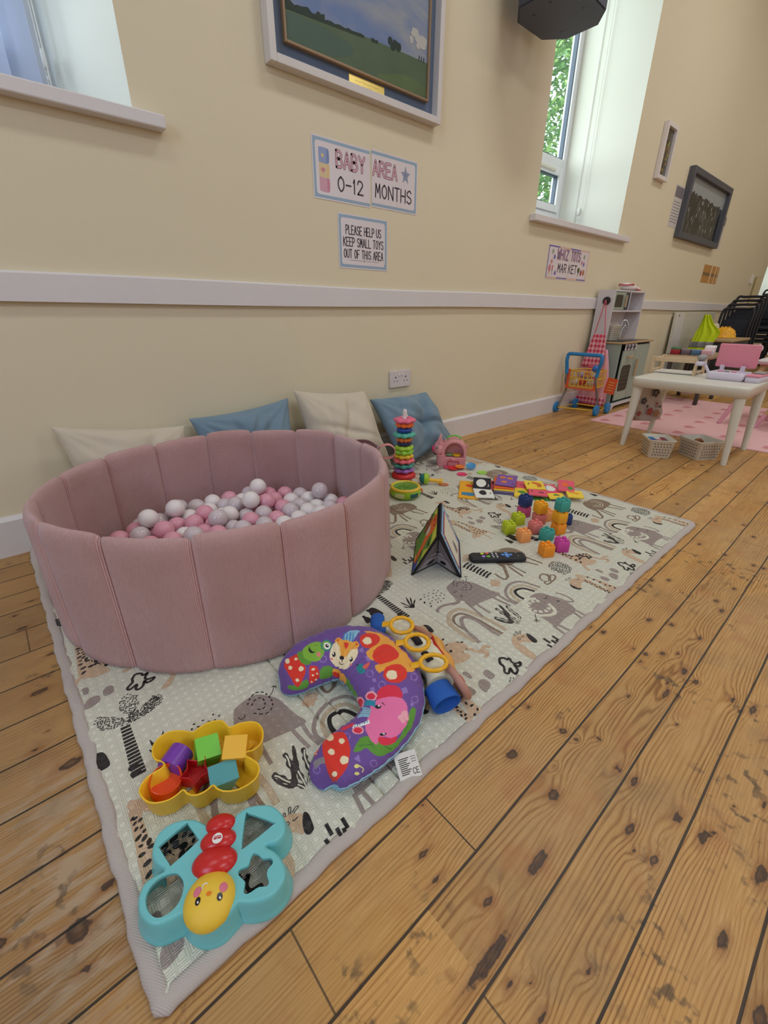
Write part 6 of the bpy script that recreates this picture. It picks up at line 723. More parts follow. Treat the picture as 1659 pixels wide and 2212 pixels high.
pillow = empty('tummy_time_pillow', (.45, -1.30, ZM), 0, 'purple horseshoe shaped baby pillow printed with cartoon animals, yellow rings clipped on', 'baby pillow')
o = bpy.data.objects.new('pillow_body', me); S.collection.objects.link(o); o.parent = pillow; o.location = (-.45, -1.30*-1, -ZM)
def up(fn_, z0): pass
PT = Matrix.Translation((-.45, 1.30, -ZM))
mb = MB(); k_ = int(.015*NT_)
mb.tube([tuple(G[i, 0]+np.array([0, 0, -.001])) for i in range(0, NS_+1, 6)], .0016, 6, T=PT)
mb.build('piping', M('pale_blue_piping', (150, 196, 212), .7), pillow)
# label tag sticking out in front
m_lab = M('label_cloth', (226, 220, 212), .7)
O_ = Vector((.4265, -1.441, .030)); ex = Vector((.038, -.014, -.012)); ey = Vector((-.021, -.031, -.016))
lt = Matrix.Translation((-.45, 1.30, -ZM)) @ frame3(O_, (.8, -.33, 0), (.33, .8, .42))
mb = MB(); LW, LH = .040, .040
mb.rbox(-.002, LW, -LH, .004, -.0005, .0005, .001, 0, lt)
for k in range(9): mb.box(.004+(.0004 if k % 2 else 0), .024-(k % 3)*.003, -.006-k*.0031, -.0074-k*.0031, .0005, .0007, 1, lt)
for k in range(3): mb.box(.027, .037, -.006-k*.004, -.0068-k*.004, .0005, .0007, 1, lt)
text_shape(mb, 'CE', .026, -.034, .009, .011, 1, lt, z=.0007)
mb.build('care_label', [m_lab, M('print_black', (40, 36, 38), .7)], pillow)
# crinkle cloth flap, sleeve and rings on the far side
m_cream = M('cream_plush', (232, 226, 198), .85, bump=.4, bscale=150, sheen=.3); m_bl = M('royal_blue_cloth', (34, 92, 176), .8, bump=.3, bscale=90); m_blk = M('black_cloth', (34, 28, 34), .85)
m_redc = M('red_cloth', (206, 44, 36), .8, bump=.3, bscale=60); m_orc = M('orange_cloth', (232, 168, 84), .8, bump=.3, bscale=60); m_yel = M('yellow_plastic', (240, 176, 22), .3)
def PL(p): return (p[0]-.45, p[1]+1.30, p[2]-ZM)
# cream soft book lying in folds beside the pillow
mb = MB(); rings = []
cen = [(.662, -1.165, .030), (.658, -1.205, .036), (.652, -1.258, .040), (.645, -1.305, .042), (.630, -1.350, .043), (.608, -1.388, .040)]
cen = smooth_pts(cen, False, 6)
for i, c in enumerate(cen):
    q = i/(len(cen)-1); w_ = .024+.013*sin(pi*min(1, q*1.1))+.004*q; h_ = .018+.008*q
    c1 = Vector(cen[min(i+1, len(cen)-1)]); c0 = Vector(cen[max(i-1, 0)]); d_ = (c1-c0).normalized(); nn = Vector((-d_.y, d_.x, 0)).normalized()
    rings.append([PL((c[0]+nn.x*w_*cos(a)*(1+.08*sin(i*.9)), c[1]+nn.y*w_*cos(a), max(.0145, c[2]+h_*sin(a)+.002*sin(i*1.4)))) for a in [2*pi*k/20 for k in range(20)]])
mb.loft(rings, True, 0, True); mb.build('soft_book', m_cream, pillow)
mb = MB()
for (a, b, c, w_) in (((.628, -1.318, .067), (.620, -1.346, .068), 0, .011), ((.652, -1.262, .062), (.640, -1.292, .067), 0, .012), ((.642, -1.352, .060), (.648, -1.372, .052), 0, .010), ((.668, -1.305, .054), (.672, -1.325, .050), 0, .008)):
    mb.tube(smooth_pts([PL(a), PL(((a[0]+b[0])/2, (a[1]+b[1])/2, (a[2]+b[2])/2+.002)), PL(b)]), w_*.8, 10, flat=.35)
mb.build('black_patch', m_blk, pillow)
# blue cuff: open sleeve at the near end
mb = MB(); ax = Vector((-.30, -.93, -.10)).normalized(); cc = Vector((.590, -1.402, .042)); u_ = Vector((-ax.y, ax.x, 0)).normalized(); v_ = ax.cross(u_)
prof = [(-.012, .96), (.012, 1.02), (.030, 1.05), (.0325, 1.0), (.030, .93), (.006, .86), (-.012, .55)]
rings = [[PL(cc+ax*t+u_*(.031*k*cos(a))+v_*(.024*k*sin(a))) for a in [2*pi*j/24 for j in range(24)]] for t, k in prof]
mb.loft(rings, True, 0, False); mb.build('blue_cuff', m_bl, pillow)
mb = MB(); mb.tube([PL(p) for p in smooth_pts([(.664, -1.112, .034), (.650, -1.132, .040), (.630, -1.155, .046), (.612, -1.185, .044)], False, 5)], [.004, .010, .014, .016, .018, .018, .018, .018, .018, .018, .018, .018, .018, .018, .016, .012][:16], 12, flat=.5)
mb.build('blue_corner', m_bl, pillow)
# red and orange cloth face leaning out to the right
mb = MB(); N1, N2 = 16, 12; vs = []; fs = []; mi_ = []
A0 = Vector((.688, -1.262, .046)); A1 = Vector((.638, -1.385, .038)); B0 = Vector((.712, -1.290, .040)); B1 = Vector((.668, -1.405, .020))
for i in range(N1+1):
    for j in range(N2+1):
        a, b = i/N1, j/N2; p = (A0.lerp(A1, a)).lerp(B0.lerp(B1, a), b); 
        p.z += .022*sin(pi*b)*sin(pi*min(1, a+.15))+.003*sin(a*18+b*5); p.x += .004*sin(a*14); p.z = max(p.z, .0155); vs.append(PL(p))
for i in range(N1):
    for j in range(N2):
        fs.append((i*(N2+1)+j, (i+1)*(N2+1)+j, (i+1)*(N2+1)+j+1, i*(N2+1)+j+1)); mi_.append(0 if j < 4 or i > 12 else 1)
for f, q in zip(fs, mi_): mb.f.append(f); mb.m.append(q); mb.sm.append(True)
mb.v = vs
o = mb.build('face_flap', [m_redc, m_orc], pillow); sd_ = o.modifiers.new('thick', 'SOLIDIFY'); sd_.thickness = .004
for p_, q_ in (((.690, -1.345, .052), .0045), ((.702, -1.31, .056), .0035)): mb = MB(); mb.ell(PL(p_), q_, q_*.65, .002, 10, 8); mb.build('printed_eye', m_blk, pillow)
# three linked rings
def ringlink(c, r_a, r_b, tilt, az, strap):
    mb = MB(); T = Matrix.Translation(PL(c)) @ Matrix.Rotation(az, 4, 'Z') @ Matrix.Rotation(tilt, 4, 'X')
    n = 48; pts = []; rad = []
    for k in range(n):
        a = 2*pi*k/n; pts.append((r_a*cos(a), r_b*sin(a), 0)); rad.append(.0046+.0013*(max(0, cos(a*9))**6))
    mb.tube(pts, rad, 10, 0, True, T)
    mb.tube([(-r_a+.001, 0, 0), (-r_a-.010, 0, -.003), (-r_a-.020, 0, -.006)], [.0075, .0078, .0085], 12, 0, False, T, flat=.45)
    return mb.build('link_ring', m_yel, pillow)
ringlink((.640, -1.232, .084), .026, .022, .25, -.9, 0)
ringlink((.618, -1.305, .094), .026, .021, .2, -.75, 0)
ringlink((.604, -1.368, .089), .028, .020, .15, -.6, 0)
mb = MB(); T = Matrix.Translation(PL((.634, -1.412, .050))) @ Matrix.Rotation(-.30, 4, 'Z') @ Matrix.Rotation(1.15, 4, 'Y')
pts = [(.0285*cos(2*pi*k/40), .036*sin(2*pi*k/40), 0) for k in range(40)]
mb.tube(pts, .0085, 14, 0, True, T); mb.build('teether_ring', M('teether_brown', (186, 134, 116), .5, bump=.3, bscale=90), pillow)
mb = MB(); mb.tube([PL(p) for p in smooth_pts([(.668, -1.235, .066), (.676, -1.262, .068), (.682, -1.290, .060)], False, 5)], .0065, 10); mb.build('wooden_bead', M('bead_brown', (176, 122, 96), .6), pillow)

# ================================================================ BUTTERFLY SHAPE SORTER
m_teal = M('teal_plastic', (118, 198, 200), .34, bump=.05, bscale=300); m_rp = M('red_plastic', (206, 36, 34), .28); m_yp = M('sunny_yellow_plastic', (246, 202, 62), .45, bump=.35, bscale=700)
bc = (.115, -1.385); 
def loc2(pl, c): return [(x-c[0], y-c[1]) for x, y in pl]
def offset(pl, d):
    n = len(pl); ar = sum(pl[i][0]*pl[(i+1) % n][1]-pl[(i+1) % n][0]*pl[i][1] for i in range(n)); sg = 1 if ar > 0 else -1; o = []
    for i in range(n):
        t = Vector(pl[(i+1) % n])-Vector(pl[i-1]); t.normalize(); o.append((pl[i][0]+t.y*d*sg, pl[i][1]-t.x*d*sg))
    return o
bf = empty('butterfly_shape_sorter', (bc[0], bc[1], ZM), 0, 'teal butterfly shape sorter lid with a red body and yellow smiling face', 'shape sorter')
out = smooth_pts(loc2(BF_OUT, bc), True, 3); HT = .039
holes = [smooth_pts(loc2(h, bc), True, 3) for h in BF_H]
mb = MB()
ins = offset(out, -.004)
rings = [[(x, y, z) for x, y in offset(out, d)] for d, z in ((.0065, .0003), (.0068, .0025), (.0052, .006), (.0035, .012), (.0008, HT-.008), (-.0005, HT-.003), (-.0022, HT-.0004), (-.004, HT))]
mb.loft(rings, True)
loops = [[Vector((x, y, 0)) for x, y in ins]]+[[Vector((x, y, 0)) for x, y in h] for h in holes]
fv = [p for l in loops for p in l]; fs = []
for t in geometry.tessellate_polygon(loops):
    a, b, c = [fv[i] for i in t]; fs.append(t if (b-a).cross(c-a).z > 0 else t[::-1])
mb.add([(p.x, p.y, HT) for p in fv], fs, 0, False)
for h in holes: mb.loft([[(x, y, HT) for x, y in h], [(x, y, HT-.003) for x, y in offset(h, -.0008)], [(x, y, HT-.0055) for x, y in h]], True)
mb.loft([[(x, y, z) for x, y in offset(out, d)] for d, z in ((.0045, .0003), (-.0015, HT-.006), (-.004, HT-.003))], True)
mb.build('wing_frame', m_teal, bf)
mb = MB(); fc = Vector((.130-bc[0], -1.379-bc[1], 0))
A1_, A2_, A3_ = (.1427, -1.3573), (.1311, -1.3771), (.1163, -1.401)
ang = math.atan2(A3_[1]-A1_[1], A3_[0]-A1_[0])
for (x, y), ra, rb, hh in ((A1_, .0160, .0225, .014), (A2_, .0175, .0265, .0155), (A3_, .0215, .0320, .018)):
    T = Matrix.Translation((x-bc[0], y-bc[1], HT-.004)) @ Matrix.Rotation(ang, 4, 'Z'); mb.ell((0, 0, 0), ra, rb, hh, 28, 12, 0, T)
mb.build('red_body', m_rp, bf)
hd = (.0945-bc[0], -1.4385-bc[1]); ha = math.atan2(-1.4637+1.4113, .0747-.117)
HR, HS_, HH = .0335, .0338, .022
T = Matrix.Translation((hd[0], hd[1], HT-.005)) @ Matrix.Rotation(ha, 4, 'Z')
mb = MB(); mb.ell((0, 0, 0), HR, HS_, HH, 36, 16, 0, T); head = mb.build('yellow_face', m_yp, bf)
def dome_decal(name, x, y, rx, ry, mt, lift=.0005, ang=0, par=head, poly=None):
    mb = MB(); Ti = T.inverted(); rings = []
    pts = [(x-bc[0], y-bc[1])]
    def zz(px, py):
        q = Ti @ Vector((px, py, HT-.005)); k = 1-(q.x/HR)**2-(q.y/HS_)**2; return HT-.005+HH*math.sqrt(max(k, 0))+lift
    cx, cy = pts[0]
    vs = [(cx, cy, zz(cx, cy)+.0002)]; fs = []
    M_ = 20
    for rr_ in (.5, 1):
        for k in range(M_):
            a = 2*pi*k/M_; ex_, ey_ = rx*rr_*cos(a), ry*rr_*sin(a); px, py = cx+ex_*cos(ang)-ey_*sin(ang), cy+ex_*sin(ang)+ey_*cos(ang); vs.append((px, py, zz(px, py)))
    for k in range(M_): fs.append((0, 1+k, 1+(k+1) % M_)); fs.append((1+k, 1+M_+k, 1+M_+(k+1) % M_, 1+(k+1) % M_))
    mb.add(vs, fs, 0, True); return mb.build(name, mt, par)
m_ink = M('toy_black', (22, 18, 20), .3); m_chk = M('cheek_pink', (226, 120, 140), .5); m_org = M('toy_orange', (238, 128, 22), .35); m_wh = M('toy_white', (245, 240, 235), .35)
dome_decal('eye', .0814, -1.4389, .0034, .0044, m_ink, ang=-.6); dome_decal('eye', .1049, -1.4521, .0034, .0044, m_ink, ang=-.6)
dome_decal('eye_glint', .0810, -1.4404, .0011, .0015, m_wh, .0009); dome_decal('eye_glint', .1047, -1.4537, .0011, .0015, m_wh, .0009)
dome_decal('cheek', .0845, -1.4283, .0050, .0060, m_chk, ang=-.6); dome_decal('cheek', .113, -1.4448, .0050, .0060, m_chk, ang=-.6)
dome_decal('nose', .0953, -1.4413, .0034, .0025, m_org, .0011, ang=-.5)
mb = MB(); mb.tube([(x-bc[0], y-bc[1], z-ZM+.0015) for x, y, z in smooth_pts([(.0905, -1.4310, .0680), (.0918, -1.4275, .0672), (.0958, -1.4265, .0668), (.0985, -1.4290, .0672)], False, 5)], .0008, 6); mb.build('forehead_curl', m_wh, head)
mb = MB(); lg = Matrix.Translation((.1303-bc[0], -1.3805-bc[1], HT+.0111)) @ Matrix.Rotation(-.50, 4, 'Z'); mb.cyl((0, 0, 0), (0, 0, .0006), .0072, n=24, T=lg); mb.build('round_badge', m_wh, bf)
mb = MB(); ar_ = [(-.0055, -.001), (-.005, .002), (-.0035, .0034), (-.0018, .0026), (0, .0036), (.0018, .0026), (.0035, .0034), (.005, .002), (.0055, -.001), (.003, -.0016), (0, -.0006), (-.003, -.0016)]
mb.flat(ar_, .0009, 0, lg); mb.ribbon(smooth_pts([(-.0042, .0008), (-.002, .0016), (0, .0008), (.002, .0014), (.0042, .0006)]), .0007, .0011, 1, T=lg); mb.build('badge_print', [M('badge_red', (190, 40, 44), .5), m_wh], bf)

# ================================================================ YELLOW BOWL with shapes
wc = (.160, -1.215); RT = .046
bowl = empty('cloud_shaped_bowl', (wc[0], wc[1], ZM), 0, 'yellow six-lobed plastic tray full of coloured shape blocks', 'toy tray')
BOWL_ = [(x, y) for x, y in BOWL]
out = smooth_pts(loc2(BOWL_, wc), True, 3)
mb = MB()
rings = [[(x, y, z) for x, y in offset(out, d)] for d, z in ((-.030, .0004), (-.010, .0004), (-.0075, .002), (-.0055, .006), (-.0012, RT-.003), (0, RT-.001), (-.0005, RT), (-.0022, RT), (-.003, RT-.001), (-.0085, .006), (-.0105, .0035), (-.013, .003), (-.03, .003))]
mb.loft(rings, True, 0); mb.prism(offset(out, -.0295), .0005, .003)
mb.build('tray_shell', M('amber_yellow_plastic', (250, 198, 44), .38, bump=.06, bscale=300), bowl)
def cup(mb, poly, h, wall=.0016, T=None, open_=True):
    inn = offset(poly, -wall)
    if open_: mb.loft([[(x, y, z) for x, y in p] for p, z in ((offset(poly, -wall*3), 0), (poly, 0), (poly, h-.0006), (offset(poly, -wall*.5), h), (inn, h-.0006), (inn, h*.25))], True, 0, False, T, sm=False); mb.prism(inn, h*.2, h*.25, 0, T); mb.prism(poly, 0, .0012, 0, T)
    else: mb.prism(poly, 0, h, 0, T)
    return mb
def ngon(n, r, a0=0): return [(r*cos(a0+2*pi*k/n), r*sin(a0+2*pi*k/n)) for k in range(n)]
star = [((.0250 if k % 2 == 0 else .0155)*cos(pi*k/5), (.0250 if k % 2 == 0 else .0155)*sin(pi*k/5)) for k in range(10)]
sq = [(-.0195, -.0195), (.0195, -.0195), (.0195, .0195), (-.0195, .0195)]
tri_ = [(.026, 0), (-.014, .0235), (-.014, -.0235)]
ZB = ZM+.0035
def shape(name, mt, label, T, poly, h, open_=True):
    mb = MB(); cup(mb, poly, h, T=None, open_=open_)
    o = mb.build(name, mt, None, bevel=0 if open_ else .0009, label=label, cat='shape block', group='shape blocks in the yellow tray'); o.matrix_world = T; return o
SG = [M('shape_purple', (122, 56, 168), .3), M('shape_green', (112, 200, 44), .35), M('shape_yellow', (244, 186, 56), .4), M('shape_teal', (88, 160, 164), .35), M('shape_red', (196, 18, 30), .3), M('shape_orange', (238, 82, 18), .3)]
Rm = Matrix.Rotation
shape('round_block', SG[0], 'purple round block lying on its side at the back of the yellow tray', Matrix.Translation((.141, -1.184, ZB+.0228)) @ Rm(-.95, 4, 'Z') @ Rm(pi/2, 4, 'X'), ngon(28, .0222), .036, False)
shape('square_block', SG[1], 'lime green square block between the purple and yellow blocks', Matrix.Translation((.174, -1.216, ZB+.0255)) @ Rm(-.25, 4, 'Z') @ Rm(.35, 4, 'X') @ Rm(.20, 4, 'Y') @ Matrix.Translation((0, 0, -.016)), sq, .036, False)
shape('diamond_block', SG[2], 'yellow square block with an open end beside the lime green one', Matrix.Translation((.213, -1.252, ZB+.0275)) @ Rm(-.6, 4, 'Z') @ Rm(.30, 4, 'X') @ Rm(.1, 4, 'Y') @ Matrix.Translation((0, 0, -.0175)), sq, .040, False)
shape('triangle_block', SG[3], 'dusty teal triangular block leaning at the front of the yellow tray', Matrix.Translation((.180, -1.277, ZB+.0235)) @ Rm(-.25, 4, 'Z') @ Rm(pi/2+.12, 4, 'X') @ Rm(.5, 4, 'Z') @ Matrix.Translation((0, 0, -.016)), tri_, .038, False)
shape('star_block', SG[4], 'red star-shaped cup block standing open side up', Matrix.Translation((.145, -1.240, ZB+.0060)) @ Rm(.22, 4, 'X') @ Rm(.5, 4, 'Z'), star, .033)
shape('round_cup_block', SG[5], 'bright orange round cup block with a small hole in its base', Matrix.Translation((.099, -1.221, ZB+.0075)) @ Rm(.25, 4, 'X') @ Rm(.10, 4, 'Y'), ngon(32, .0250), .030)

# ================================================================ SOFT BUILDING BLOCKS
BLK = .0405
def soft_block(mt, x, y, z, rz, label):
    t = empty('building_block', (x, y, z), rz, label, 'building block', 'soft building blocks on the play mat')
    h = BLK/2; mb = MB(); mb.rbox(-h, h, -h, h, 0, BLK, .004); mb.build('cube', mt, t)
    mb = MB()
    for a in (-1, 1):
        for b in (-1, 1): mb.rbox(a*.0105-.0062, a*.0105+.0062, b*.0105-.0062, b*.0105+.0062, BLK-.001, BLK+.0058, .003)
    mb.build('stud', mt, t)
    mb = MB(); e = .0004
    for k in range(4):
        T = Matrix.Rotation(k*pi/2, 4, 'Z') @ frame3((0, -h, BLK/2), (1, 0, 0), (0, 0, 1)); q = h*.72
        mb.ribbon([(-q, -q), (q, -q), (q, q), (-q, q)], .001, e, 0, True, T)
        mb.ribbon(smooth_pts([(q*.5*cos(a)*(1+.3*cos(3*a+k)), q*.5*sin(a)*(1+.2*sin(2*a))) for a in [2*pi*i/8 for i in range(8)]], True, 3), .0014, e, 0, True, T)
    mb.build('embossing', mt, t)
    return t
CB = dict(lime=(188, 200, 34), peach=(246, 164, 92), salmon=(226, 124, 116), teal=(66, 160, 146), orange=(246, 150, 30), mag=(206, 68, 158), navy=(34, 58, 116), amber=(248, 172, 30), pink=(206, 84, 130))
BM = {k: M('silicone_'+k, v, .6, sss=.08) for k, v in CB.items()}
ra = -.60
z1, z2 = ZM+BLK+.0062, ZM+2*(BLK+.0062)
for c, x, y, z, rz, lb in (
    ('lime', 1.362, -1.050, ZM, ra+.05, 'lime green soft block, the nearest block to the folding tent book'), ('lime', 1.452, -1.031, ZM, ra+.2, 'lime green soft block behind the other lime one, beside the navy stack'),
    ('peach', 1.349, -1.120, ZM, ra+.15, 'pale peach soft block in front of the salmon one'), ('salmon', 1.440, -1.112, ZM, ra+.2, 'salmon pink single block behind the peach and small teal blocks'),
    ('teal', 1.418, -1.172, ZM, ra+.5, 'teal soft block standing alone on the mat'), ('orange', 1.318, -1.228, ZM, ra+.1, 'orange soft block on the mat, nearest to the camera'),
    ('mag', 1.388, -1.245, ZM, ra-.1, 'magenta soft block next to the nearest orange block'), ('pink', 1.534, -1.005, ZM, ra+.3, 'dark pink soft block carrying the navy one'),
    ('navy', 1.532, -1.006, z1, ra+.32, 'navy soft block on top of the dark pink one'), ('salmon', 1.520, -1.080, ZM, ra+.1, 'salmon pink block under an amber block'),
    ('amber', 1.518, -1.081, z1, ra+.12, 'amber yellow block stacked on the salmon one'), ('peach', 1.572, -1.085, ZM, ra+.1, 'peach block half hidden behind the amber and salmon stack'),
    ('orange', 1.500, -1.172, ZM, ra+.25, 'orange block at the foot of the three-block tower'), ('amber', 1.498, -1.171, z1, ra+.22, 'amber block in the middle of the three-block tower'),
    ('teal', 1.499, -1.172, z2, ra+.26, 'teal block on the very top of the three-block tower'), ('navy', 1.590, -1.150, ZM, ra+.2, 'navy block mostly hidden behind the three-block tower')):
    soft_block(BM[c], x, y, z, rz, lb)

# ================================================================ TOY REMOTE
rm = empty('toy_remote', (1.165, -1.140, ZM), -.695, 'black toy remote control with coloured buttons and a blue direction pad', 'toy remote')
m_bk = M('black_rubber', (24, 24, 28), .5)
mb = MB(); mb.rbox(-.094, .094, -.0235, .0235, 0, .019, .017, n=8); mb.build('remote_body', m_bk, rm)
def btn(nm, c, x, y, sx, sy): 
    MB().rbox(x-sx, x+sx, y-sy, y+sy, .0186, .0215, min(sx, sy)*.45).build(nm, M('btn_'+nm+str(c[0]), c, .5), rm)
for c, x, y in (((206, 214, 70), -.050, .0085), ((214, 92, 74), -.034, .0095), ((164, 134, 206), -.049, -.0095), ((118, 196, 74), -.033, -.0095)): btn('colour_button', c, x, y, .0058, .0048)
for i in range(2):
    for j in range(3): mb = MB(); mb.ell((-.016+i*.013, .011-j*.011, .0188), .0034, .0030, .002, 12, 6); mb.build('number_button', M('btn_white', (226, 226, 226), .5), rm)
bb = M('btn_blue', (92, 136, 206), .45)
for a in range(4):
    x, y = .030+.0125*cos(a*pi/2), .0105*sin(a*pi/2); mb = MB(); mb.rbox(x-.0065, x+.0065, y-.0052, y+.0052, .0186, .0215, .004); mb.build('direction_button', bb, rm)
mb = MB(); mb.ell((.030, 0, .0190), .0062, .005, .003, 16, 8); mb.build('centre_button', M('btn_pale', (140, 176, 226), .4), rm)
for x, y in ((.063, .011), (.066, -.008)): mb = MB(); mb.ell((x, y, .0188), .005, .0045, .0018, 14, 6); mb.build('round_button', M('btn_dark', (48, 50, 56), .4), rm)
mb = MB(); mb.ribbon([(.061, .010), (.064, .012), (.066, .010)], .0012, .0208); mb.ribbon([(.064, -.009), (.067, -.007)], .0012, .0208); mb.build('button_mark', m_wh, rm)
# ================================================================ TENT BOOK
tb = empty('folding_tent_book', (.94, -1.075, ZM), 0, 'colourful cloth picture book standing open like a tent, tiger on its left cover', 'cloth book')
def TL(p): return Vector((p[0]-.94, p[1]+1.075, p[2]-ZM))
FL, FR, DD, AZ = Vector((.8865, -1.019, ZM)), Vector((.9906, -1.130, ZM)), Vector((.172, .150, 0)), .166
AP = (FL+FR)/2+Vector((-.006, -.006, 0)); AP.z = AZ
def panel(name, A, B, Cc, Dd, mats, th=.005, draw_=None, par=tb):
    """A->B bottom edge, C above B, D above A"""
    A, B, Cc, Dd = TL(A), TL(B), TL(Cc), TL(Dd); ex = (B-A); w = ex.length; ey = (Dd-A); h = ey.length
    T = frame3(A, ex, ey); mb = MB(); mb.rbox(0, w, 0, h, -th, 0, .004, 0, T)
    if draw_: draw_(mb, T, w, h)
    return mb.build(name, mats, par), w, h
m_tblk = M('book_black_binding', (26, 22, 26), .8); m_lg = M('book_yellow_green', (206, 222, 70), .6); m_gr = M('book_green', (92, 150, 50), .6); m_tig = M('book_tiger_orange', (238, 112, 34), .6)
m_dgr = M('book_dark_green', (60, 104, 40), .6); m_bw = M('book_brown', (136, 74, 30), .6); m_skyb = M('book_sky', (140, 178, 216), .6); m_rdb = M('book_red', (190, 44, 52), .6); m_crm = M('book_cream', (222, 216, 196), .6); m_bkb = M('book_blue', (60, 84, 170), .6); m_gry = M('book_grey', (128, 118, 122), .7)
def dl(mb, T, w, h):          # left cover seen from outside: A = back bottom, B = front bottom
    z = .0006
    mb.flat([(.004, .004), (w-.004, .004), (w-.004, h-.004), (.004, h-.004)], z, 1, T)
    mb.flat(smooth_pts([(.004, .02), (w*.5, .01), (w-.01, .05), (w*.8, h*.45), (w*.95, h*.7), (w*.6, h-.03), (.01, h-.03)], True, 4), z+.0002, 2, T)
    mb.flat(smooth_pts([(.01, h*.45), (w*.25, h*.40), (w*.3, h*.62), (.05*w, h*.75)], True, 4), z+.0004, 5, T)
    mb.flat(smooth_pts([(w*.22, h*.92), (w*.50, h*.98), (w*.66, h*.84), (w*.64, h*.62), (w*.72, h*.40), (w*.82, h*.12), (w*.62, h*.08), (w*.50, h*.38), (w*.30, h*.58), (w*.20, h*.75)], True, 5), z+.0006, 3, T)
    mb.flat(smooth_pts([(w*.30, h*.70), (w*.46, h*.66), (w*.44, h*.52), (w*.32, h*.54)], True, 4), z+.0008, 6, T)
    for a, b in ((.34, .86), (.5, .86)): mb.disc(w*a, h*b, .0045, .006, z+.001, 7, T=T)
    for k in range(6): mb.ribbon([(w*(.70+.01*k), h*(.38-.05*k)), (w*(.80+.01*k), h*(.36-.05*k))], .003, z+.001, 7, T=T)
    for k in range(3): mb.ribbon([(w*(.28+.1*k), h*.95), (w*(.31+.09*k), h*.90)], .003, z+.001, 7, T=T)
    text_shape(mb, 'Tiger', w*.72, h*.62, .018, .040, 7, T, z=z+.001)
    mb.flat(smooth_pts([(w*.7, h*.03), (w*.95, h*.05), (w*.93, h*.22), (w*.80, h*.20)], True, 4), z+.0004, 4, T)
    mb.ribbon([(.002, .002), (w-.002, .002), (w-.002, h-.002), (.002, h-.002)], .005, z+.0012, 0, True, T)
def dr(mb, T, w, h):          # right cover: A = front bottom, B = back bottom
    z = .0006
    mb.flat([(.003, .003), (w-.003, .003), (w-.003, h-.003), (.003, h-.003)], z, 1, T)
    r2 = random.Random(3)
    for k in range(34):
        side = r2.random(); x = r2.uniform(.006, .03) if side < .4 else (r2.uniform(w-.03, w-.006) if side < .8 else r2.uniform(.02, w-.02)); y = r2.uniform(.01, h-.01)
        mb.disc(x, y, r2.uniform(.003, .006), r2.uniform(.002, .005), z+.0002+.00002*k, r2.choice((2, 4, 5)), 8, r2.uniform(0, 3), T)
    mb.flat([(.030, .012), (w-.030, .012), (w-.030, h-.02), (.030, h-.02)], z+.0012, 3, T)
    mb.flat([(.036, .018), (w-.036, .018), (w-.036, h-.026), (.036, h-.026)], z+.0014, 4, T)
    mb.flat(smooth_pts([(w*.42, h*.2), (w*.5, h*.45), (w*.60, h*.22)], True, 3), z+.0016, 6, T)
    mb.ribbon([(w*.45, h*.2), (w*.58, h*.17)], .003, z+.0018, 3, T=T)
    mb.ribbon([(.001, .001), (w-.001, .001), (w-.001, h-.001), (.001, h-.001)], .003, z+.0022, 0, True, T)
panel('left_cover', FL+DD, FL, AP+Vector((-.003, .003, 0)), AP+DD+Vector((-.003, .003, -.008)), [m_tblk, m_lg, m_gr, m_tig, m_bkb, m_bw, m_crm, m_tblk], draw_=dl)
panel('right_cover', FR, FR+DD, AP+DD+Vector((.003, -.003, -.008)), AP+Vector((.003, -.003, 0)), [m_tblk, m_skyb, m_crm, m_rdb, m_crm, m_bkb, m_gry], draw_=dr)
# the two inner leaves, folded in behind the opening
IN = DD*.32; MID = (FL+FR)/2+IN*1.15; mb = MB()
a, b, c, d_ = TL(FL+Vector((.006, -.002, 0))+DD*.02), TL(MID), TL(FR+Vector((-.002, .006, 0))+DD*.02), TL(AP+Vector((0, 0, -.012))+DD*.05)
mb.add([tuple(a), tuple(b), tuple(d_)], [(0, 1, 2)], 0); mb.add([tuple(b), tuple(c), tuple(d_)], [(0, 1, 2)], 0)
for (p, q, s_) in ((a, b, 1), (b, c, -1)):
    T = frame3(p, q-p, (d_-p) if s_ == 1 else (d_-q)); wl = (q-p).length; z = .0008 if True else 0
    if s_ == 1: P_ = [(.012, .006), (wl-.004, .006), (wl-.004, .050), (.036, .050)]; P2 = [(.040, .056), (wl-.004, .056), (wl-.004, .100), (wl-.012, .098)]
    else: P_ = [(.004, .006), (wl-.012, .006), (wl-.036, .050), (.004, .050)]; P2 = [(.004, .056), (wl-.040, .056), (.012, .098), (.004, .100)]
    mb.flat(P_, .001, 1, T); mb.flat(P2, .001, 1, T)
    cx = (P_[0][0]+P_[1][0])/2+(.008 if s_ == 1 else -.008)
    for ox, oy, rx_, ry_ in ((0, .024, .010, .009), (-.010, .020, .005, .006), (.009, .028, .006, .007)): mb.disc(cx+ox, oy, rx_, ry_, .0016, 2, 12, 0, T)
    mb.disc(cx+(.010 if s_ == 1 else -.008), .070, .006, .006, .0016, 2, 10, 0, T)
for e0, e1 in ((a, b), (b, c), (a, d_), (c, d_), (b, d_)): mb.tube([tuple(e0+Vector((0, 0, .003))), tuple((e0+e1)/2+Vector((0, 0, .002))), tuple(e1)], .0032, 6, 2)
mb.build('inner_leaves', [m_gry, M('inner_grey_print', (172, 160, 164), .7), m_tblk], tb)
mb = MB()
for P_ in ([FL, AP, AP+DD, FL+DD], [FR, AP, AP+DD, FR+DD]):
    for i in range(4): q0, q1 = TL(P_[i]), TL(P_[(i+1) % 4]); q0.z = max(q0.z, .003); q1.z = max(q1.z, .003); mb.cyl(tuple(q0), tuple(q1), .0020, n=6)
mb.build('binding', m_tblk, tb)

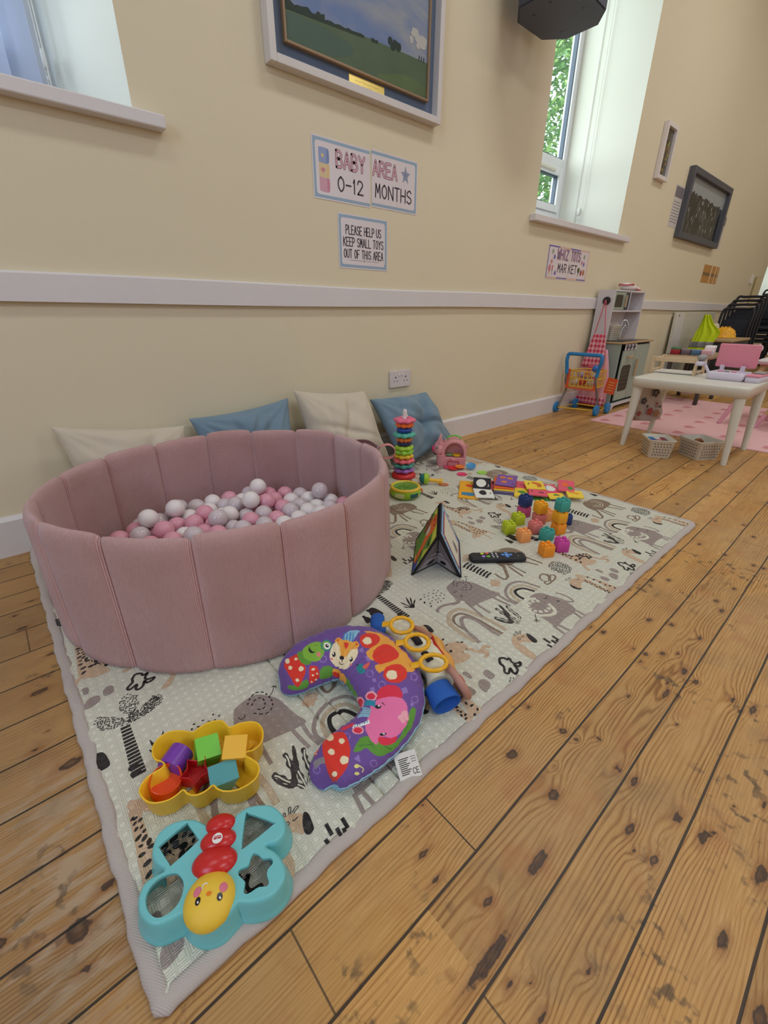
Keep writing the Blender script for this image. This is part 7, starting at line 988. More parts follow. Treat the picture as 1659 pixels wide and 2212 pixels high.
# ================================================================ RING STACKER
sk = (1.487, -.352)
st_ = empty('ring_stacker', (sk[0], sk[1], ZM), 0, 'red round base with a white pole holding a tall stack of flower rings', 'stacking toy')
MB().lathe([(.001, 0), (.056, 0), (.060, .004), (.060, .012), (.054, .020), (.040, .026), (.001, .027)], 40).build('base', M('toy_red', (214, 42, 40), .4), st_)
MB().lathe([(.0105, .02), (.0105, .320), (.0095, .328), (.006, .334), (.001, .336)], 20).build('pole', M('toy_pole_white', (226, 214, 208), .4), st_)
mb = MB(); mb.tube(smooth_pts([(-.004, -.012, .300), (.006, -.013, .304), (.012, 0, .309), (.002, .012, .304), (-.012, .002, .297), (-.004, -.0145, .292), (.010, -.016, .288)], False, 6), .0016, 6); mb.build('string', m_wh, st_)
RG = [('purple', (176, 110, 190), .050, 6, .026), ('teal', (74, 156, 142), .050, 7, .050), ('coral', (240, 110, 120), .051, 8, .074), ('yellow', (240, 192, 48), .045, 7, .097), ('green', (150, 204, 62), .045, 7, .118), ('lime', (170, 208, 60), .044, 6, .138),
      ('dark navy', (34, 34, 84), .036, 0, .160), ('orange', (232, 116, 48), .037, 9, .180), ('sea green', (84, 176, 156), .052, 8, .203), ('blue', (28, 66, 148), .038, 0, .226), ('bright orange', (244, 112, 40), .041, 8, .250), ('pink', (236, 110, 140), .050, 6, .272)]
for i, (nm, c, r_, lob, z) in enumerate(RG):
    mb = MB(); n = 72; rings = []; rin = .0118; th = .0112
    ln = lob if lob else 1; am = .085 if lob else 0
    for k in range(14):
        a = 2*pi*k/14; mid = (r_+rin)/2; half = (r_-rin)/2; ring = []
        for j in range(n):
            p = 2*pi*j/n; f = 1+am*cos(ln*p) if cos(a) > -.2 else 1
            rr_ = mid+half*cos(a)*(1 if cos(a) < 0 else 1); rr_ = rr_*(1+am*cos(ln*p)*max(0, (rr_-rin)/(r_-rin)))
            ring.append((rr_*cos(p+i*.3), rr_*sin(p+i*.3), th*sin(a)*(1+.15*cos(ln*p))))
        rings.append(ring)
    mb.loft(rings, True, 0, loop=True)
    mb.build('stacking_ring', M('ring_'+nm.replace(' ', '_'), c, .42), None, loc=(sk[0]+random.Random(i).uniform(-.0008, .0008), sk[1], ZM+z+.0115), label='%s %s ring threaded on the white pole, %s' % (nm, 'flower-shaped' if lob else 'round', 'lowest of the stack' if i == 0 else ('topmost of the stack' if i == 11 else 'between the %s and %s rings' % (RG[i-1][0], RG[i+1][0]))), cat='stacking ring', group='rings on the stacking pole')

# ================================================================ RATTLE and DRUM
rt = empty('shaker_rattle', (1.490, -.494, ZM), -.86, 'small shaker with green and teal head and yellow handle lying on its side', 'rattle')
T = Matrix.Translation((0, 0, .027)) @ Matrix.Rotation(pi/2, 4, 'Y') @ Matrix.Rotation(0, 4, 'Z')
MB().lathe([(.001, -.026), (.012, -.024), (.020, -.017), (.0245, -.006), (.0255, 0)], 24, T=T).build('clear_head', M('rattle_teal', (40, 120, 116), .25), rt)
MB().lathe([(.0262, -.001), (.0268, .003), (.0262, .012), (.020, .018), (.010, .022), (.001, .022)], 24, T=T).build('green_collar', M('rattle_lime', (160, 200, 40), .4), rt)
MB().lathe([(.009, .016), (.0085, .03), (.009, .06), (.0125, .075), (.014, .082), (.013, .086), (.001, .086)], 20, T=Matrix.Translation((0, 0, .024)) @ Matrix.Rotation(pi/2+.09, 4, 'Y')).build('handle', M('rattle_yellow', (246, 190, 60), .4), rt)
mb = MB(); mb.tube([(.092+.020*cos(a), .012*sin(a)-.004, .0045) for a in [2*pi*k/24 for k in range(24)]], .0042, 8, 0, True, flat=.6); mb.build('hanging_loop', M('rattle_orange', (236, 130, 70), .45, alpha=.85), rt)
dr_ = empty('toy_tambourine', (1.318, -.540, ZM), -.75, 'round lime green tambourine drum with yellow rim and clear top', 'toy drum')
m_lime = M('drum_lime', (156, 200, 36), .35); MB().lathe([(.001, 0), (.050, 0), (.060, .006), (.068, .018), (.069, .026), (.066, .040), (.062, .046), (.054, .047), (.054, .030), (.001, .030)], 48).build('drum_body', m_lime, dr_)
MB().lathe([(.0545, .044), (.057, .0505), (.0615, .052), (.066, .049), (.068, .043), (.0665, .0405)], 48).build('yellow_rim', M('drum_yellow', (240, 196, 60), .35), dr_)
MB().lathe([(.0535, .0462), (.001, .0472)], 40).build('clear_top', M('drum_clear', (120, 160, 84), .12, alpha=.45), dr_)
mb = MB()
for k in range(7): a = k*.9; mb.tube([(.030*cos(a)+.010*cos(b), .030*sin(a)+.010*sin(b), .036+.002*sin(b*2)) for b in [2*pi*j/12 for j in range(12)]], .0035, 6, 0, True)
mb.build('beads', M('drum_bead', (120, 186, 60), .3), dr_)
for a0, cc, nm in ((-1.95, (206, 206, 150), 'white_plate'), (-.95, (26, 84, 84), 'jingle_slot')):
    mb = MB(); rings = [[((.0678+e-.00*abs(z_-.022))*cos(a0+q), (.0678+e)*sin(a0+q), z_) for q in [(-.30+.6*j/12) for j in range(13)]] for e, z_ in ((0, .013), (.0015, .015), (.0022, .020), (.0022, .027), (.0012, .031), (-.001, .033))]
    mb.loft(rings, False); mb.build(nm, M('drum_'+nm, cc, .4), dr_)
mb = MB(); mb.tube(smooth_pts([(-.064, -.012, .030), (-.078, -.006, .022), (-.080, .012, .016), (-.064, .026, .018)], False, 5), .0045, 8); mb.build('finger_loop', M('drum_yellow', (240, 196, 60), .35), dr_)
mb = MB(); mb.tube(smooth_pts([(.064, .016, .030), (.075, .010, .026), (.075, -.004, .024)], False, 5), .004, 8); mb.build('orange_tab', M('drum_orange', (236, 120, 50), .4), dr_)

# ================================================================ PIGGY BANK and COINS
pg = empty('piggy_bank_toy', (1.815, -.372, ZM), -.80, 'pink toy piggy bank with green handle, its side door hanging open', 'toy piggy bank')
m_pig = M('pig_pink', (224, 150, 152), .4); PWd, PD_, PH = .158, .105, .150
# body: rounded section swept in depth; the side facing the room is open
sec = []
def secpt(x0, x1, h):
    o = []
    for k in range(17): a = pi*k/16; o.append(((x0+x1)/2+(x1-x0)/2*cos(a), h-.055+.055*sin(a)))
    return [(x1, 0)]+o+[(x0, 0)]
outer = secpt(-.050, .080, .140); inner = secpt(-.034, .066, .126); inner = [(x, max(z, .048)) for x, z in inner]
mb = MB(); T = Matrix(((1, 0, 0, 0), (0, 0, 1, 0), (0, 1, 0, 0), (0, 0, 0, 1)))
def xz(p, y): return (p[0], y, p[1])
front, back = -.045, .045
mb.loft([[xz(p, y) for p in sc] for sc, y in ((outer, back), (outer, front+.006), ([(x*.985, z*.99) for x, z in outer], front), (inner, front), (inner, front+.06))], True, 0, False, sm=False)
mb.add([xz(p, back) for p in outer], [tuple(range(len(outer)))]); mb.add([xz(p, front+.06) for p in inner], [tuple(range(len(inner)))])
mb.build('body', m_pig, pg, bevel=.003)
mb = MB(); mb.ell((-.060, -.004, .086), .032, .044, .042, 28, 16); mb.build('head', m_pig, pg)
MB().lathe([(.001, 0), (.012, .001), (.0165, .006), (.017, .020), (.015, .030)], 20, T=Matrix.Translation((-.100, -.006, .084)) @ Matrix.Rotation(pi/2, 4, 'Y')).build('snout', M('pig_magenta', (232, 58, 112), .4), pg)
for y in (-.026, .026): mb = MB(); mb.cyl((-.058, y, .118), (-.054, y*1.25, .156), .014, .003, 10); mb.build('ear', m_pig, pg)
mb = MB(); mb.ell((-.074, -.040, .098), .006, .004, .007, 14, 8); mb.build('eye', m_ink, pg); mb = MB(); mb.ell((-.0755, -.0435, .100), .0022, .0014, .0024, 10, 6); mb.build('eye_glint', m_wh, pg)
mb = MB(); mb.tube([(-.090, -.026, .064), (-.083, -.031, .060), (-.076, -.034, .063)], .0025, 6); mb.build('mouth', m_ink, pg)
for x, y in ((-.050, -.030), (-.050, .030)): mb = MB(); mb.cyl((x, y, 0), (x, y, .060), .021, .026, 20); mb.build('leg', m_pig, pg)
mb = MB(); mb.tube([(.014+.036*cos(a), 0, .138+.018*sin(a)) for a in [pi*k/12 for k in range(13)]], .007, 10, flat=.6); mb.build('handle', M('pig_green', (104, 190, 66), .4), pg)
mb = MB(); mb.tube([(.080+.012*sin(k*.5), .02, .075+.004*k) for k in range(8)], .004, 8); mb.build('tail', m_pig, pg)
mb = MB(); mb.rbox(-.036, .068, -.098, -.046, .001, .006, .012); mb.build('door', M('pig_door', (196, 74, 96), .4), pg); mb = MB(); mb.rbox(.002, .026, -.052, -.044, .030, .046, .003); mb.build('door_latch', m_pig, pg)
mb = MB(); mb.tube([(-.014, -.050, .004), (-.014, -.049, .030), (.044, -.049, .030), (.044, -.050, .004)], .003, 8); mb.build('door_hinge', M('pig_door', (196, 74, 96), .4), pg)
COL = (('red', (222, 40, 40), 1.748, -.452, ZM+.008, 0), ('orange', (246, 140, 36), 1.783, -.468, ZM+.0135, 0), ('blue', (70, 146, 200), 1.826, -.506, ZM+.010, .35), ('magenta', (232, 60, 112), 1.728, -.528, ZM+.0004, 0), ('lime green', (158, 214, 72), 1.826, -.580, ZM+.0004, 0))
for i, (nm, c, x, y, z, tl) in enumerate(COL):
    mb = MB(); mb.lathe([(.001, 0), (.0245, 0), (.0255, .001), (.0255, .003), (.0245, .004), (.022, .004), (.0215, .0034), (.001, .0034)], 32)
    o = mb.build('toy_coin', M('coin_'+nm.replace(' ', '_'), c, .4), None, label='%s toy coin %s' % (nm, ('lying on the open pink door', 'overlapping the red coin on the open door', 'tilted against the edge of the pink door', 'flat on the mat in front of the pig', 'flat on the mat, farthest from the pig')[i]), cat='toy coin', group='coins round the piggy bank')
    o.location = (x, y, z+(.008 if tl else 0)); o.rotation_euler = (tl, 0, -.8)
for nm, c, lx, ly, lz in (('yellow', (240, 190, 36), .032, -.020, .0555), ('pale green', (140, 196, 130), -.006, -.006, .0535)):
    p = Matrix.Translation((1.815, -.372, ZM)) @ Matrix.Rotation(-.80, 4, 'Z') @ Vector((lx, ly, lz))
    mb = MB(); mb.lathe([(.001, 0), (.022, 0), (.0225, .002), (.022, .004), (.001, .0035)], 32)
    o = mb.build('toy_coin', M('coin_'+nm.replace(' ', '_'), c, .4), None, label='%s toy coin inside the piggy bank' % nm, cat='toy coin', group='coins round the piggy bank'); o.location = p; o.rotation_euler = (.12 if nm == 'yellow' else 0, 0, -.8)

# ================================================================ LITTLE CLOTH BOOKS
def book(name, quad_top, quad_low, z0, zt, covers, label, draw_=None, nleaf=2, low_th=.006):
    """an open book: far half rising to zt, near half resting low; quads = far-left, far-right, near-right, near-left"""
    c = quad_low[0] if quad_low else quad_top[0]; bk = empty('cloth_book', (c[0], c[1], ZM), 0, label, 'cloth book', 'little cloth books')
    def q2(q): return [Vector((p[0]-c[0], p[1]-c[1], 0)) for p in q]
    def leaf(nm, q, za, zb, mats, dr=None, th=.0035):
        q = q2(q); A, B, Cc, Dd = q[3], q[2], q[1], q[0]; A = A+Vector((0, 0, za)); B = B+Vector((0, 0, za)); Dd = Dd+Vector((0, 0, zb))
        T = frame3(A, B-A, Dd-A); w = (B-A).length; h = (Dd-A).length; mb = MB(); mb.rbox(0, w, 0, h, -th, 0, .003, 0, T)
        if dr: dr(mb, T, w, h)
        return mb.build(nm, mats, bk)
    leaf('upper_page', quad_top, z0, zt, covers[0], covers[2] if len(covers) > 2 else None, low_th)
    if quad_low:
        leaf('lower_page', quad_low, z0-.003 if z0 > .008 else z0, z0, covers[1], covers[3] if len(covers) > 3 else None, low_th)
    return bk
def C_(nm, c): return M('page_'+nm, c, .7)
pY, pB, pW, pP, pV, pR, pO = C_('amber', (240, 172, 30)), C_('black', (24, 24, 34), ), C_('white', (232, 230, 220)), C_('pink', (230, 88, 108)), C_('violet', (130, 84, 156)), C_('yellow', (244, 206, 60)), C_('orange', (240, 110, 40))
pK, pG, pBl, pHr = C_('ink', (34, 30, 34)), C_('green', (72, 140, 50)), C_('blue', (60, 130, 170)), C_('scarlet', (226, 56, 38))
def heart(cx, cy, s): return [(cx+s*.062*16*sin(t)**3, cy+s*.062*(13*cos(t)-5*cos(2*t)-2*cos(3*t)-cos(4*t))) for t in [2*pi*k/24 for k in range(24)]]
Z_ = .0006
bA = [(1.642, -.582), (1.690, -.650), (1.552, -.800), (1.462, -.718)]
book('a', [(1.642, -.585), (1.692, -.653), (1.528, -.786), (1.474, -.715)], None, .006, .0065, ([pY, pHr, pBl, pG], None, lambda mb, T, w, h: (mb.flat(heart(w*.55, h*.70, .021), Z_, 1, T), mb.flat([(w*.15, h*.15), (w*.70, h*.10), (w*.82, h*.20), (w*.70, h*.30), (w*.15, h*.30)], Z_, 2, T), mb.ribbon([(w*.55, h*.82), (w*.6, h*.9)], .004, Z_, 3, T=T))), 'amber yellow cloth book with a red heart and a blue crayon, leftmost of the row')
book('b', [(1.674, -.632), (1.716, -.697), (1.634, -.772), (1.586, -.706)], [(1.588, -.706), (1.636, -.772), (1.580, -.834), (1.520, -.776)], .016, .030, ([pB, pW, pK], [pW, pK], lambda mb, T, w, h: (mb.disc(w*.45, h*.5, w*.28, h*.34, Z_, 1, 24, T=T), mb.ribbon([(w*.82, h*.2), (w*.88, h*.3), (w*.84, h*.42)], .003, Z_, 1, T=T)), lambda mb, T, w, h: (mb.flat(smooth_pts([(w*.25, h*.5), (w*.4, h*.75), (w*.6, h*.72), (w*.62, h*.35), (w*.4, h*.25)], True, 4), Z_, 1, T), mb.disc(w*.85, h*.45, .003, .006, Z_, 1, T=T))), 'black and white cloth book open on a white circle, lying over the amber one')
for k, (mt, cc, dz) in enumerate(((pV, 'x', 0), (pP, 'x', 0), (pR, 'x', 0), (pO, 'x', 0))): pass
q0 = [(1.760, -.712), (1.790, -.792), (1.690, -.858), (1.640, -.785)]
for k, (mt, lb) in enumerate(((C_('grey_violet', (96, 84, 120)), 'dark violet cloth book at the very bottom of the pile of books'), (C_('lavender', (140, 130, 160)), 'pale violet cloth book, second from the bottom of the pile'), (pR, 'yellow cloth book in the middle of the pile'), (pO, 'orange cloth book just under the purple one'))):
    sh = .004*(k-1); book('c', [(x+sh*.6+.003*(k % 2), y+sh) for x, y in q0], None, .006+.0072*k, .0065+.0072*k, ([mt, mt], None), lb, low_th=.0065)
book('c4', [(1.778, -.702), (1.804, -.784), (1.706, -.848), (1.664, -.768)], None, .0355, .040, ([pV, pO, pY, pK], None, lambda mb, T, w, h: [mb.disc(w*a, h*b, .0125, .0115, Z_, 2, 16, T=T) for a, b in ((.28, .70), (.66, .68), (.42, .30))]+[mb.disc(w*a, h*b, .009, .008, Z_+.0003, 1, 12, T=T) for a, b in ((.28, .70), (.66, .68), (.42, .30))]+[mb.disc(w*.88, h*.18, .005, .003, Z_, 3, T=T)]), 'purple cloth book with three orange fruit, on top of the pile')
book('p', [(1.748, -.665), (1.764, -.706), (1.668, -.768), (1.650, -.730)], None, .006, .0065, ([pP, pK], None, lambda mb, T, w, h: mb.flat([(w*.35, h*.6), (w*.75, h*.6), (w*.75, h*.9), (w*.35, h*.9)], Z_, 1, T)), 'pink cloth book showing beside the pile, behind the black and white one', low_th=.0055)
book('d', [(1.830, -.782), (1.846, -.830), (1.780, -.872), (1.752, -.824)], [(1.750, -.824), (1.778, -.874), (1.704, -.920), (1.672, -.870)], .013, .014, ([pP, pK], [pR, pG], lambda mb, T, w, h: mb.disc(w*.4, h*.5, .004, .003, Z_, 1, T=T), lambda mb, T, w, h: mb.flat(smooth_pts([(w*.2, h*.5), (w*.6, h*.65), (w*.85, h*.4), (w*.6, h*.3)], True, 4), Z_, 1, T)), 'pink and yellow cloth book left of the toast book', low_th=.009)
book('e', [(1.822, -.836), (1.874, -.892), (1.806, -.946), (1.748, -.884)], [(1.748, -.884), (1.806, -.946), (1.744, -.990), (1.700, -.924)], .026, .032, ([pR, pO, C_('crust', (206, 112, 34)), pK], [pP, C_('maroon', (120, 40, 60)), pK], lambda mb, T, w, h: (mb.flat(smooth_pts([(w*.38, h*.72), (w*.52, h*.84), (w*.82, h*.66), (w*.84, h*.30), (w*.62, h*.22), (w*.60, h*.5)], True, 3), Z_, 2, T), mb.flat([(w*.42, h*.70), (w*.54, h*.78), (w*.76, h*.62), (w*.62, h*.54)], Z_+.0003, 1, T), mb.ribbon([(w*.18, h*.5), (w*.22, h*.7)], .004, Z_, 3, T=T)), lambda mb, T, w, h: (mb.flat([(w*.52, h*.5), (w*.80, h*.38), (w*.80, h*.55), (w*.55, h*.62)], Z_, 1, T), mb.ribbon([(w*.16, h*.75), (w*.20, h*.5)], .004, Z_, 2, T=T))), 'yellow and pink cloth book with a loaf of toast', low_th=.005)
book('e0', [(1.740, -.935), (1.796, -.988), (1.752, -1.002), (1.706, -.944)], None, .004, .0045, ([pG, pG], None), 'green cloth book peeping out below the toast book', low_th=.0035)
book('f', [(1.868, -.898), (1.908, -.940), (1.838, -1.000), (1.790, -.955)], [(1.788, -.957), (1.836, -1.002), (1.806, -1.046), (1.752, -.998)], .016, .020, ([pP, pW, pBl], [pR, pG, pHr], lambda mb, T, w, h: (mb.flat(smooth_pts([(w*.2, h*.3), (w*.25, h*.7), (w*.6, h*.85), (w*.85, h*.45), (w*.6, h*.2)], True, 4), Z_, 1, T), mb.ribbon(smooth_pts([(w*.25, h*.4), (w*.3, h*.7), (w*.6, h*.75)]), .003, Z_+.0003, 2, T=T)), lambda mb, T, w, h: (mb.flat(smooth_pts([(w*.35, h*.5), (w*.5, h*.8), (w*.75, h*.55)], True, 3), Z_, 1, T), mb.disc(w*.62, h*.5, .004, .004, Z_+.0003, 2, T=T))), 'pink and yellow cloth book with a white bird, second from the right', low_th=.006)
book('f0', [(1.800, -.995), (1.850, -1.040), (1.812, -1.054), (1.758, -1.006)], None, .0045, .005, ([C_('indigo', (70, 70, 120)), pV], None), 'dark indigo cloth book under the one with the white bird', low_th=.004)
book('g', [(1.915, -.902), (1.932, -.975), (1.872, -1.046), (1.838, -.985)], [(1.838, -.986), (1.872, -1.047), (1.846, -1.104), (1.806, -1.050)], .026, .036, ([pP, pO, pG], [pR, pO, pV], lambda mb, T, w, h: (mb.disc(w*.42, h*.58, w*.20, h*.17, Z_, 1, 20, T=T), mb.flat(smooth_pts([(w*.62, h*.20), (w*.58, h*.38), (w*.82, h*.42), (w*.92, h*.25), (w*.78, h*.12)], True, 3), Z_, 2, T)), lambda mb, T, w, h: mb.ribbon([(w*.15, h*.75), (w*.75, h*.5)], .008, Z_, 1, T=T)), 'pink and yellow cloth book with an orange fruit, rightmost of the row', low_th=.006)

# ================================================================ CUSHIONS
def cushion(label, c4, mt, puff=.055, seed=0, name='cushion', wr=1.0):
    """c4 = top-left, top-right, bottom-right, bottom-left corners"""
    A = [Vector(c) for c in c4]; n = 40; rr_ = random.Random(seed)
    nrm = (A[1]-A[0]).cross(A[3]-A[0]).normalized(); 
    if nrm.y > 0: nrm = -nrm
    o0 = sum(A, Vector())/4; base = Vector((o0.x, o0.y, min(a.z for a in A)))
    ph = [rr_.uniform(0, 6.28) for _ in range(8)]
    def pt(u, v, s):
        # edges pulled in towards the middle between the corners
        e = .075; uu = u+e*(0.5-u)*2*(4*v*(1-v))*.5*(1 if True else 0); vv = v+e*(0.5-v)*2*(4*u*(1-u))*.5
        p = (A[0].lerp(A[1], uu)).lerp(A[3].lerp(A[2], uu), vv)
        f = (max(0, 1-abs(2*u-1)**2.6)*max(0, 1-abs(2*v-1)**2.6))**.52
        w = .0062*wr*(sin(13*u+6*v+ph[0])+sin(7*u-11*v+ph[1])*.8+.6*sin(23*(u*cos(ph[2])+v*sin(ph[2]))+ph[3]))
        w += -.016*wr*math.exp(-((u+v*.5-.75-.1*sin(ph[4]))/.05)**2)*f-.013*wr*math.exp(-((v-.35-u*.3)/.035)**2)*f-.010*wr*math.exp(-((u-.3+v*.4*sin(ph[5]))/.03)**2)*f*f
        for a_, b_ in ((0, 0), (1, 0), (0, 1), (1, 1)):
            r_c = math.hypot(u-a_, v-b_); w += .011*wr*math.exp(-r_c*4.5)*sin(math.atan2(abs(v-b_), abs(u-a_)+1e-6)*15+ph[6]+a_*2)
        q = p+nrm*(s*puff*f*(1.15 if s > 0 else .75)+w*f*(1 if s > 0 else .2))
        q.y = min(q.y, -.024); q.z = max(q.z, ZM+.002); return tuple(q-base)
    mb = MB(); g1 = []; vs = []; idx = {}
    for s in (1, -1):
        for i in range(n+1):
            for j in range(n+1):
                ed = i in (0, n) or j in (0, n)
                if ed and s == -1: idx[(i, j, s)] = idx[(i, j, 1)]; continue
                idx[(i, j, s)] = len(vs); vs.append(pt(i/n, j/n, s))
    fs = []
    for s in (1, -1):
        for i in range(n):
            for j in range(n):
                f = (idx[(i, j, s)], idx[(i+1, j, s)], idx[(i+1, j+1, s)], idx[(i, j+1, s)]); fs.append(f if s == -1 else f[::-1])
    mb.add(vs, fs, 0, True)
    return mb.build(name, mt, None, loc=tuple(base), label=label, cat='cushion', group='cushions leaning on the wall', subsurf=1)
m_lin = M('oatmeal_linen', (206, 192, 170), .9, bump=.5, bscale=55, sheen=.2, var=.05); m_blu = M('denim_blue_linen', (118, 140, 154), .9, bump=.5, bscale=55, sheen=.2, var=.08, vscale=14)
cushion('flat oatmeal cushion behind the left side of the ball pit', [(.165, -.05, .425), (.590, -.05, .360), (.570, -.125, .028), (.20, -.14, .028)], m_lin, .066, 1)
cushion('blue cushion with a pointed right corner, behind the middle of the ball pit', [(.600, -.052, .385), (1.050, -.052, .415), (1.02, -.155, .028), (.64, -.150, .028)], m_blu, .060, 2, wr=1.7)
cushion('square oatmeal cushion between the two blue ones', [(1.060, -.07, .448), (1.470, -.07, .402), (1.520, -.235, .024), (1.075, -.225, .024)], m_lin, .078, 3)
cushion('blue cushion at the right end, behind the ring stacker and piggy bank', [(1.510, -.055, .352), (1.935, -.055, .345), (2.060, -.20, .030), (1.560, -.27, .024)], m_blu, .080, 4, wr=1.8)

# ================================================================ ROUND FABRIC BASKET with handle behind the pit
fb = empty('fabric_basket', (1.140, -.385, ZM), 0, 'round pink velvet and mesh basket with ribbon handle, behind the ball pit', 'fabric basket')
m_vel = M('dusty_pink_velvet', (150, 104, 102), .8, bump=.4, bscale=60, sheen=.6)
MB().lathe([(.001, 0), (.098, 0), (.108, .01), (.114, .11), (.118, .220), (.117, .224), (.113, .220), (.109, .11), (.102, .012), (.001, .006)], 48, fn=lambda a, r: 1+.012*sin(7*a)).build('basket_body', m_vel, fb)
mb = MB(); mb.tube([(.117*cos(a)*(1+.012*sin(7*a)), .117*sin(a)*(1+.012*sin(7*a)), .222+.003*sin(5*a)) for a in [2*pi*k/48 for k in range(48)]], .0055, 8, 0, True); mb.build('rim', M('dark_pink_velvet', (128, 84, 84), .8, sheen=.5), fb)
mb = MB(); P = smooth_pts([(.090, -.066, .200), (.100, -.080, .228), (.126, -.104, .236), (.144, -.121, .214), (.138, -.114, .182), (.112, -.090, .174), (.092, -.072, .172)], False, 6)
rings = [[(p[0], p[1], p[2]) for p in ((a[0]+.010, a[1]+.012, a[2]), (a[0]-.010, a[1]-.012, a[2]))] for a in P]; mb.loft(rings, False); o = mb.build('ribbon_handle', M('pink_ribbon', (222, 142, 142), .6), fb); sd_ = o.modifiers.new('thick', 'SOLIDIFY'); sd_.thickness = .0015
# ================================================================ THINGS ON THE WALL
def wt(x, z, d=.0006): return Matrix.Translation((0, -d, 0)) @ frame3((x, 0, z), (1, 0, 0), (0, 0, 1))
m_pap = M('laminated_paper', (226, 214, 214), .22, spec=.6); m_bord = M('sign_border_blue', (150, 172, 190), .3); m_txt = M('sign_ink', (66, 52, 64), .5); m_tp = M('sign_letter_pink', (214, 164, 172), .4); m_tout = M('sign_letter_outline', (116, 78, 92), .4)
m_lam = M('clear_laminate_edge', (220, 214, 206), .15)
def sheet(x0, x1, z0, z1, label, drawf, mats, border=True, name='laminated_sign', lsplit='', grp=None, curl=0):
    s_ = empty(name, (x0, 0, z0), 0, label, 'sign', grp); w, h = x1-x0, z1-z0
    T = frame3((0, -.0015, 0), (1, 0, 0), (0, 0, 1)); mb = MB(); mb.box(0, w, 0, h, -.0006, 0, 0, T); b = .005; bw = .011
    if border:
        l = 0 if lsplit == 'R' else b; r = w if lsplit == 'L' else w-b
        mb.box(l, r, b, h-b, 0, .00025, 1, T)
        l2 = 0 if lsplit == 'R' else b+bw; r2 = w if lsplit == 'L' else w-b-bw; rad = .012
        P = []
        for cx, cy, a0, on in ((r2, h-b-bw, 0, lsplit != 'L'), (l2, h-b-bw, pi/2, lsplit != 'R'), (l2, b+bw, pi, lsplit != 'R'), (r2, b+bw, 1.5*pi, lsplit != 'L')):
            if not on: P.append((cx, cy)); continue
            sx = -1 if a0 in (0, 1.5*pi) else 1; sy = -1 if a0 in (0, pi/2) else 1
            P += [(cx+sx*rad+rad*cos(a0+k*pi/12), cy+sy*rad+rad*sin(a0+k*pi/12)) for k in range(7)]
        mb.flat(P, .0004, 0, T)
    mb.off = 2; drawf(mb, T, w, h); mb.build('sheet', [m_pap, m_bord]+mats, s_)
    return s_
def hollow(mb, t, x, y, h, w, T):
    text_shape(mb, t, x, y, h, w, 1, T, z=.0007, stroke=.0115); text_shape(mb, t, x, y, h, w, 0, T, z=.0009, stroke=.0070)
cub = [M('cube_blue', (146, 160, 196), .4), M('cube_yellow', (222, 196, 150), .4), M('cube_pink', (212, 160, 176), .4), M('cube_star', (226, 196, 140), .4), M('cube_heart', (206, 132, 150), .4), M('star_grey', (140, 148, 170), .4), M('cube_blue_side', (120, 138, 182), .4)]
def d1(mb, T, w, h):
    for k, (y, mi, sd) in enumerate(((.028, 4, 6), (.076, 3, 5), (.124, 2, 8))):
        mb.flat(smooth_pts([(.036, y), (.070, y-.002), (.082, y+.006), (.082, y+.044), (.068, y+.050), (.038, y+.050), (.032, y+.044), (.032, y+.006)], True, 3), .0006+.0001*k, mi, T)
        mb.flat([(.070, y), (.081, y+.007), (.081, y+.043), (.070, y+.047)], .0009+.0001*k, sd, T)
    mb.disc(.050, .148, .0075, .0075, .0013, 5, 5, T=T); mb.flat(heart(.051, .100, .010), .0013, 6, T)
    hollow(mb, 'BABY', .120, .122, .054, .150, T)
    text_shape(mb, '0-12', .125, .040, .050, .135, 7, T, z=.0008, thick=.012)
def d2(mb, T, w, h):
    hollow(mb, 'AREA', .010, .120, .052, .142, T)
    text_shape(mb, 'MONTHS', .022, .040, .050, .226, 7, T, z=.0008, thick=.012)
    P = [(.208+(.030 if k % 2 == 0 else .0145)*cos(pi/2+pi*k/5), .146+(.036 if k % 2 == 0 else .017)*sin(pi/2+pi*k/5)) for k in range(10)]
    mb.flat(smooth_pts(P, True, 3), .0007, 2, T); mb.disc(.203, .150, .0014, .002, .0009, 7, T=T); mb.disc(.212, .150, .0014, .002, .0009, 7, T=T); mb.ribbon([(.205, .143), (.208, .141), (.211, .144)], .001, .0009, 7, T=T)
mats = [m_tp, m_tout, cub[0], cub[1], cub[2], cub[3], cub[4], m_txt, cub[6]]
sheet(1.278, 1.578, 1.190, 1.400, 'laminated sign half reading BABY 0-12 with three stacked toy cubes', d1, mats, lsplit='L', name='laminated_sign', grp='baby area sign halves')
sheet(1.588, 1.875, 1.196, 1.406, 'laminated sign half reading AREA MONTHS with a grey-blue smiling star', d2, [m_tp, m_tout, cub[5], cub[1], cub[2], cub[3], cub[4], m_txt], lsplit='R', name='laminated_sign', grp='baby area sign halves')
def d3(mb, T, w, h):
    for i, t in enumerate(('PLEASE HELP US', 'KEEP SMALL TOYS', 'OUT OF THIS AREA')): text_shape(mb, t, w/2, h-.076-i*.046, .033, (.205, .235, .232)[i], 0, T, z=.0008, align='CENTER', thick=.012)
    mb.ribbon([(.06, .034), (.135, .034)], .0012, .0008, 0, T=T); mb.ribbon([(.153, .034), (.235, .034)], .0012, .0008, 0, T=T); mb.disc(.144, .034, .004, .004, .0008, 0, 4, T=T)
    mb.ribbon([(w-.020, .030), (w-.016, .024), (w-.022, .018)], .0012, .0008, 0, T=T)
sheet(1.394, 1.684, .943, 1.154, 'laminated sign reading PLEASE HELP US KEEP SMALL TOYS OUT OF THIS AREA', d3, [m_txt])
vi = M('sign_violet', (120, 104, 168), .4); pe = M('sign_peach', (222, 180, 150), .4)
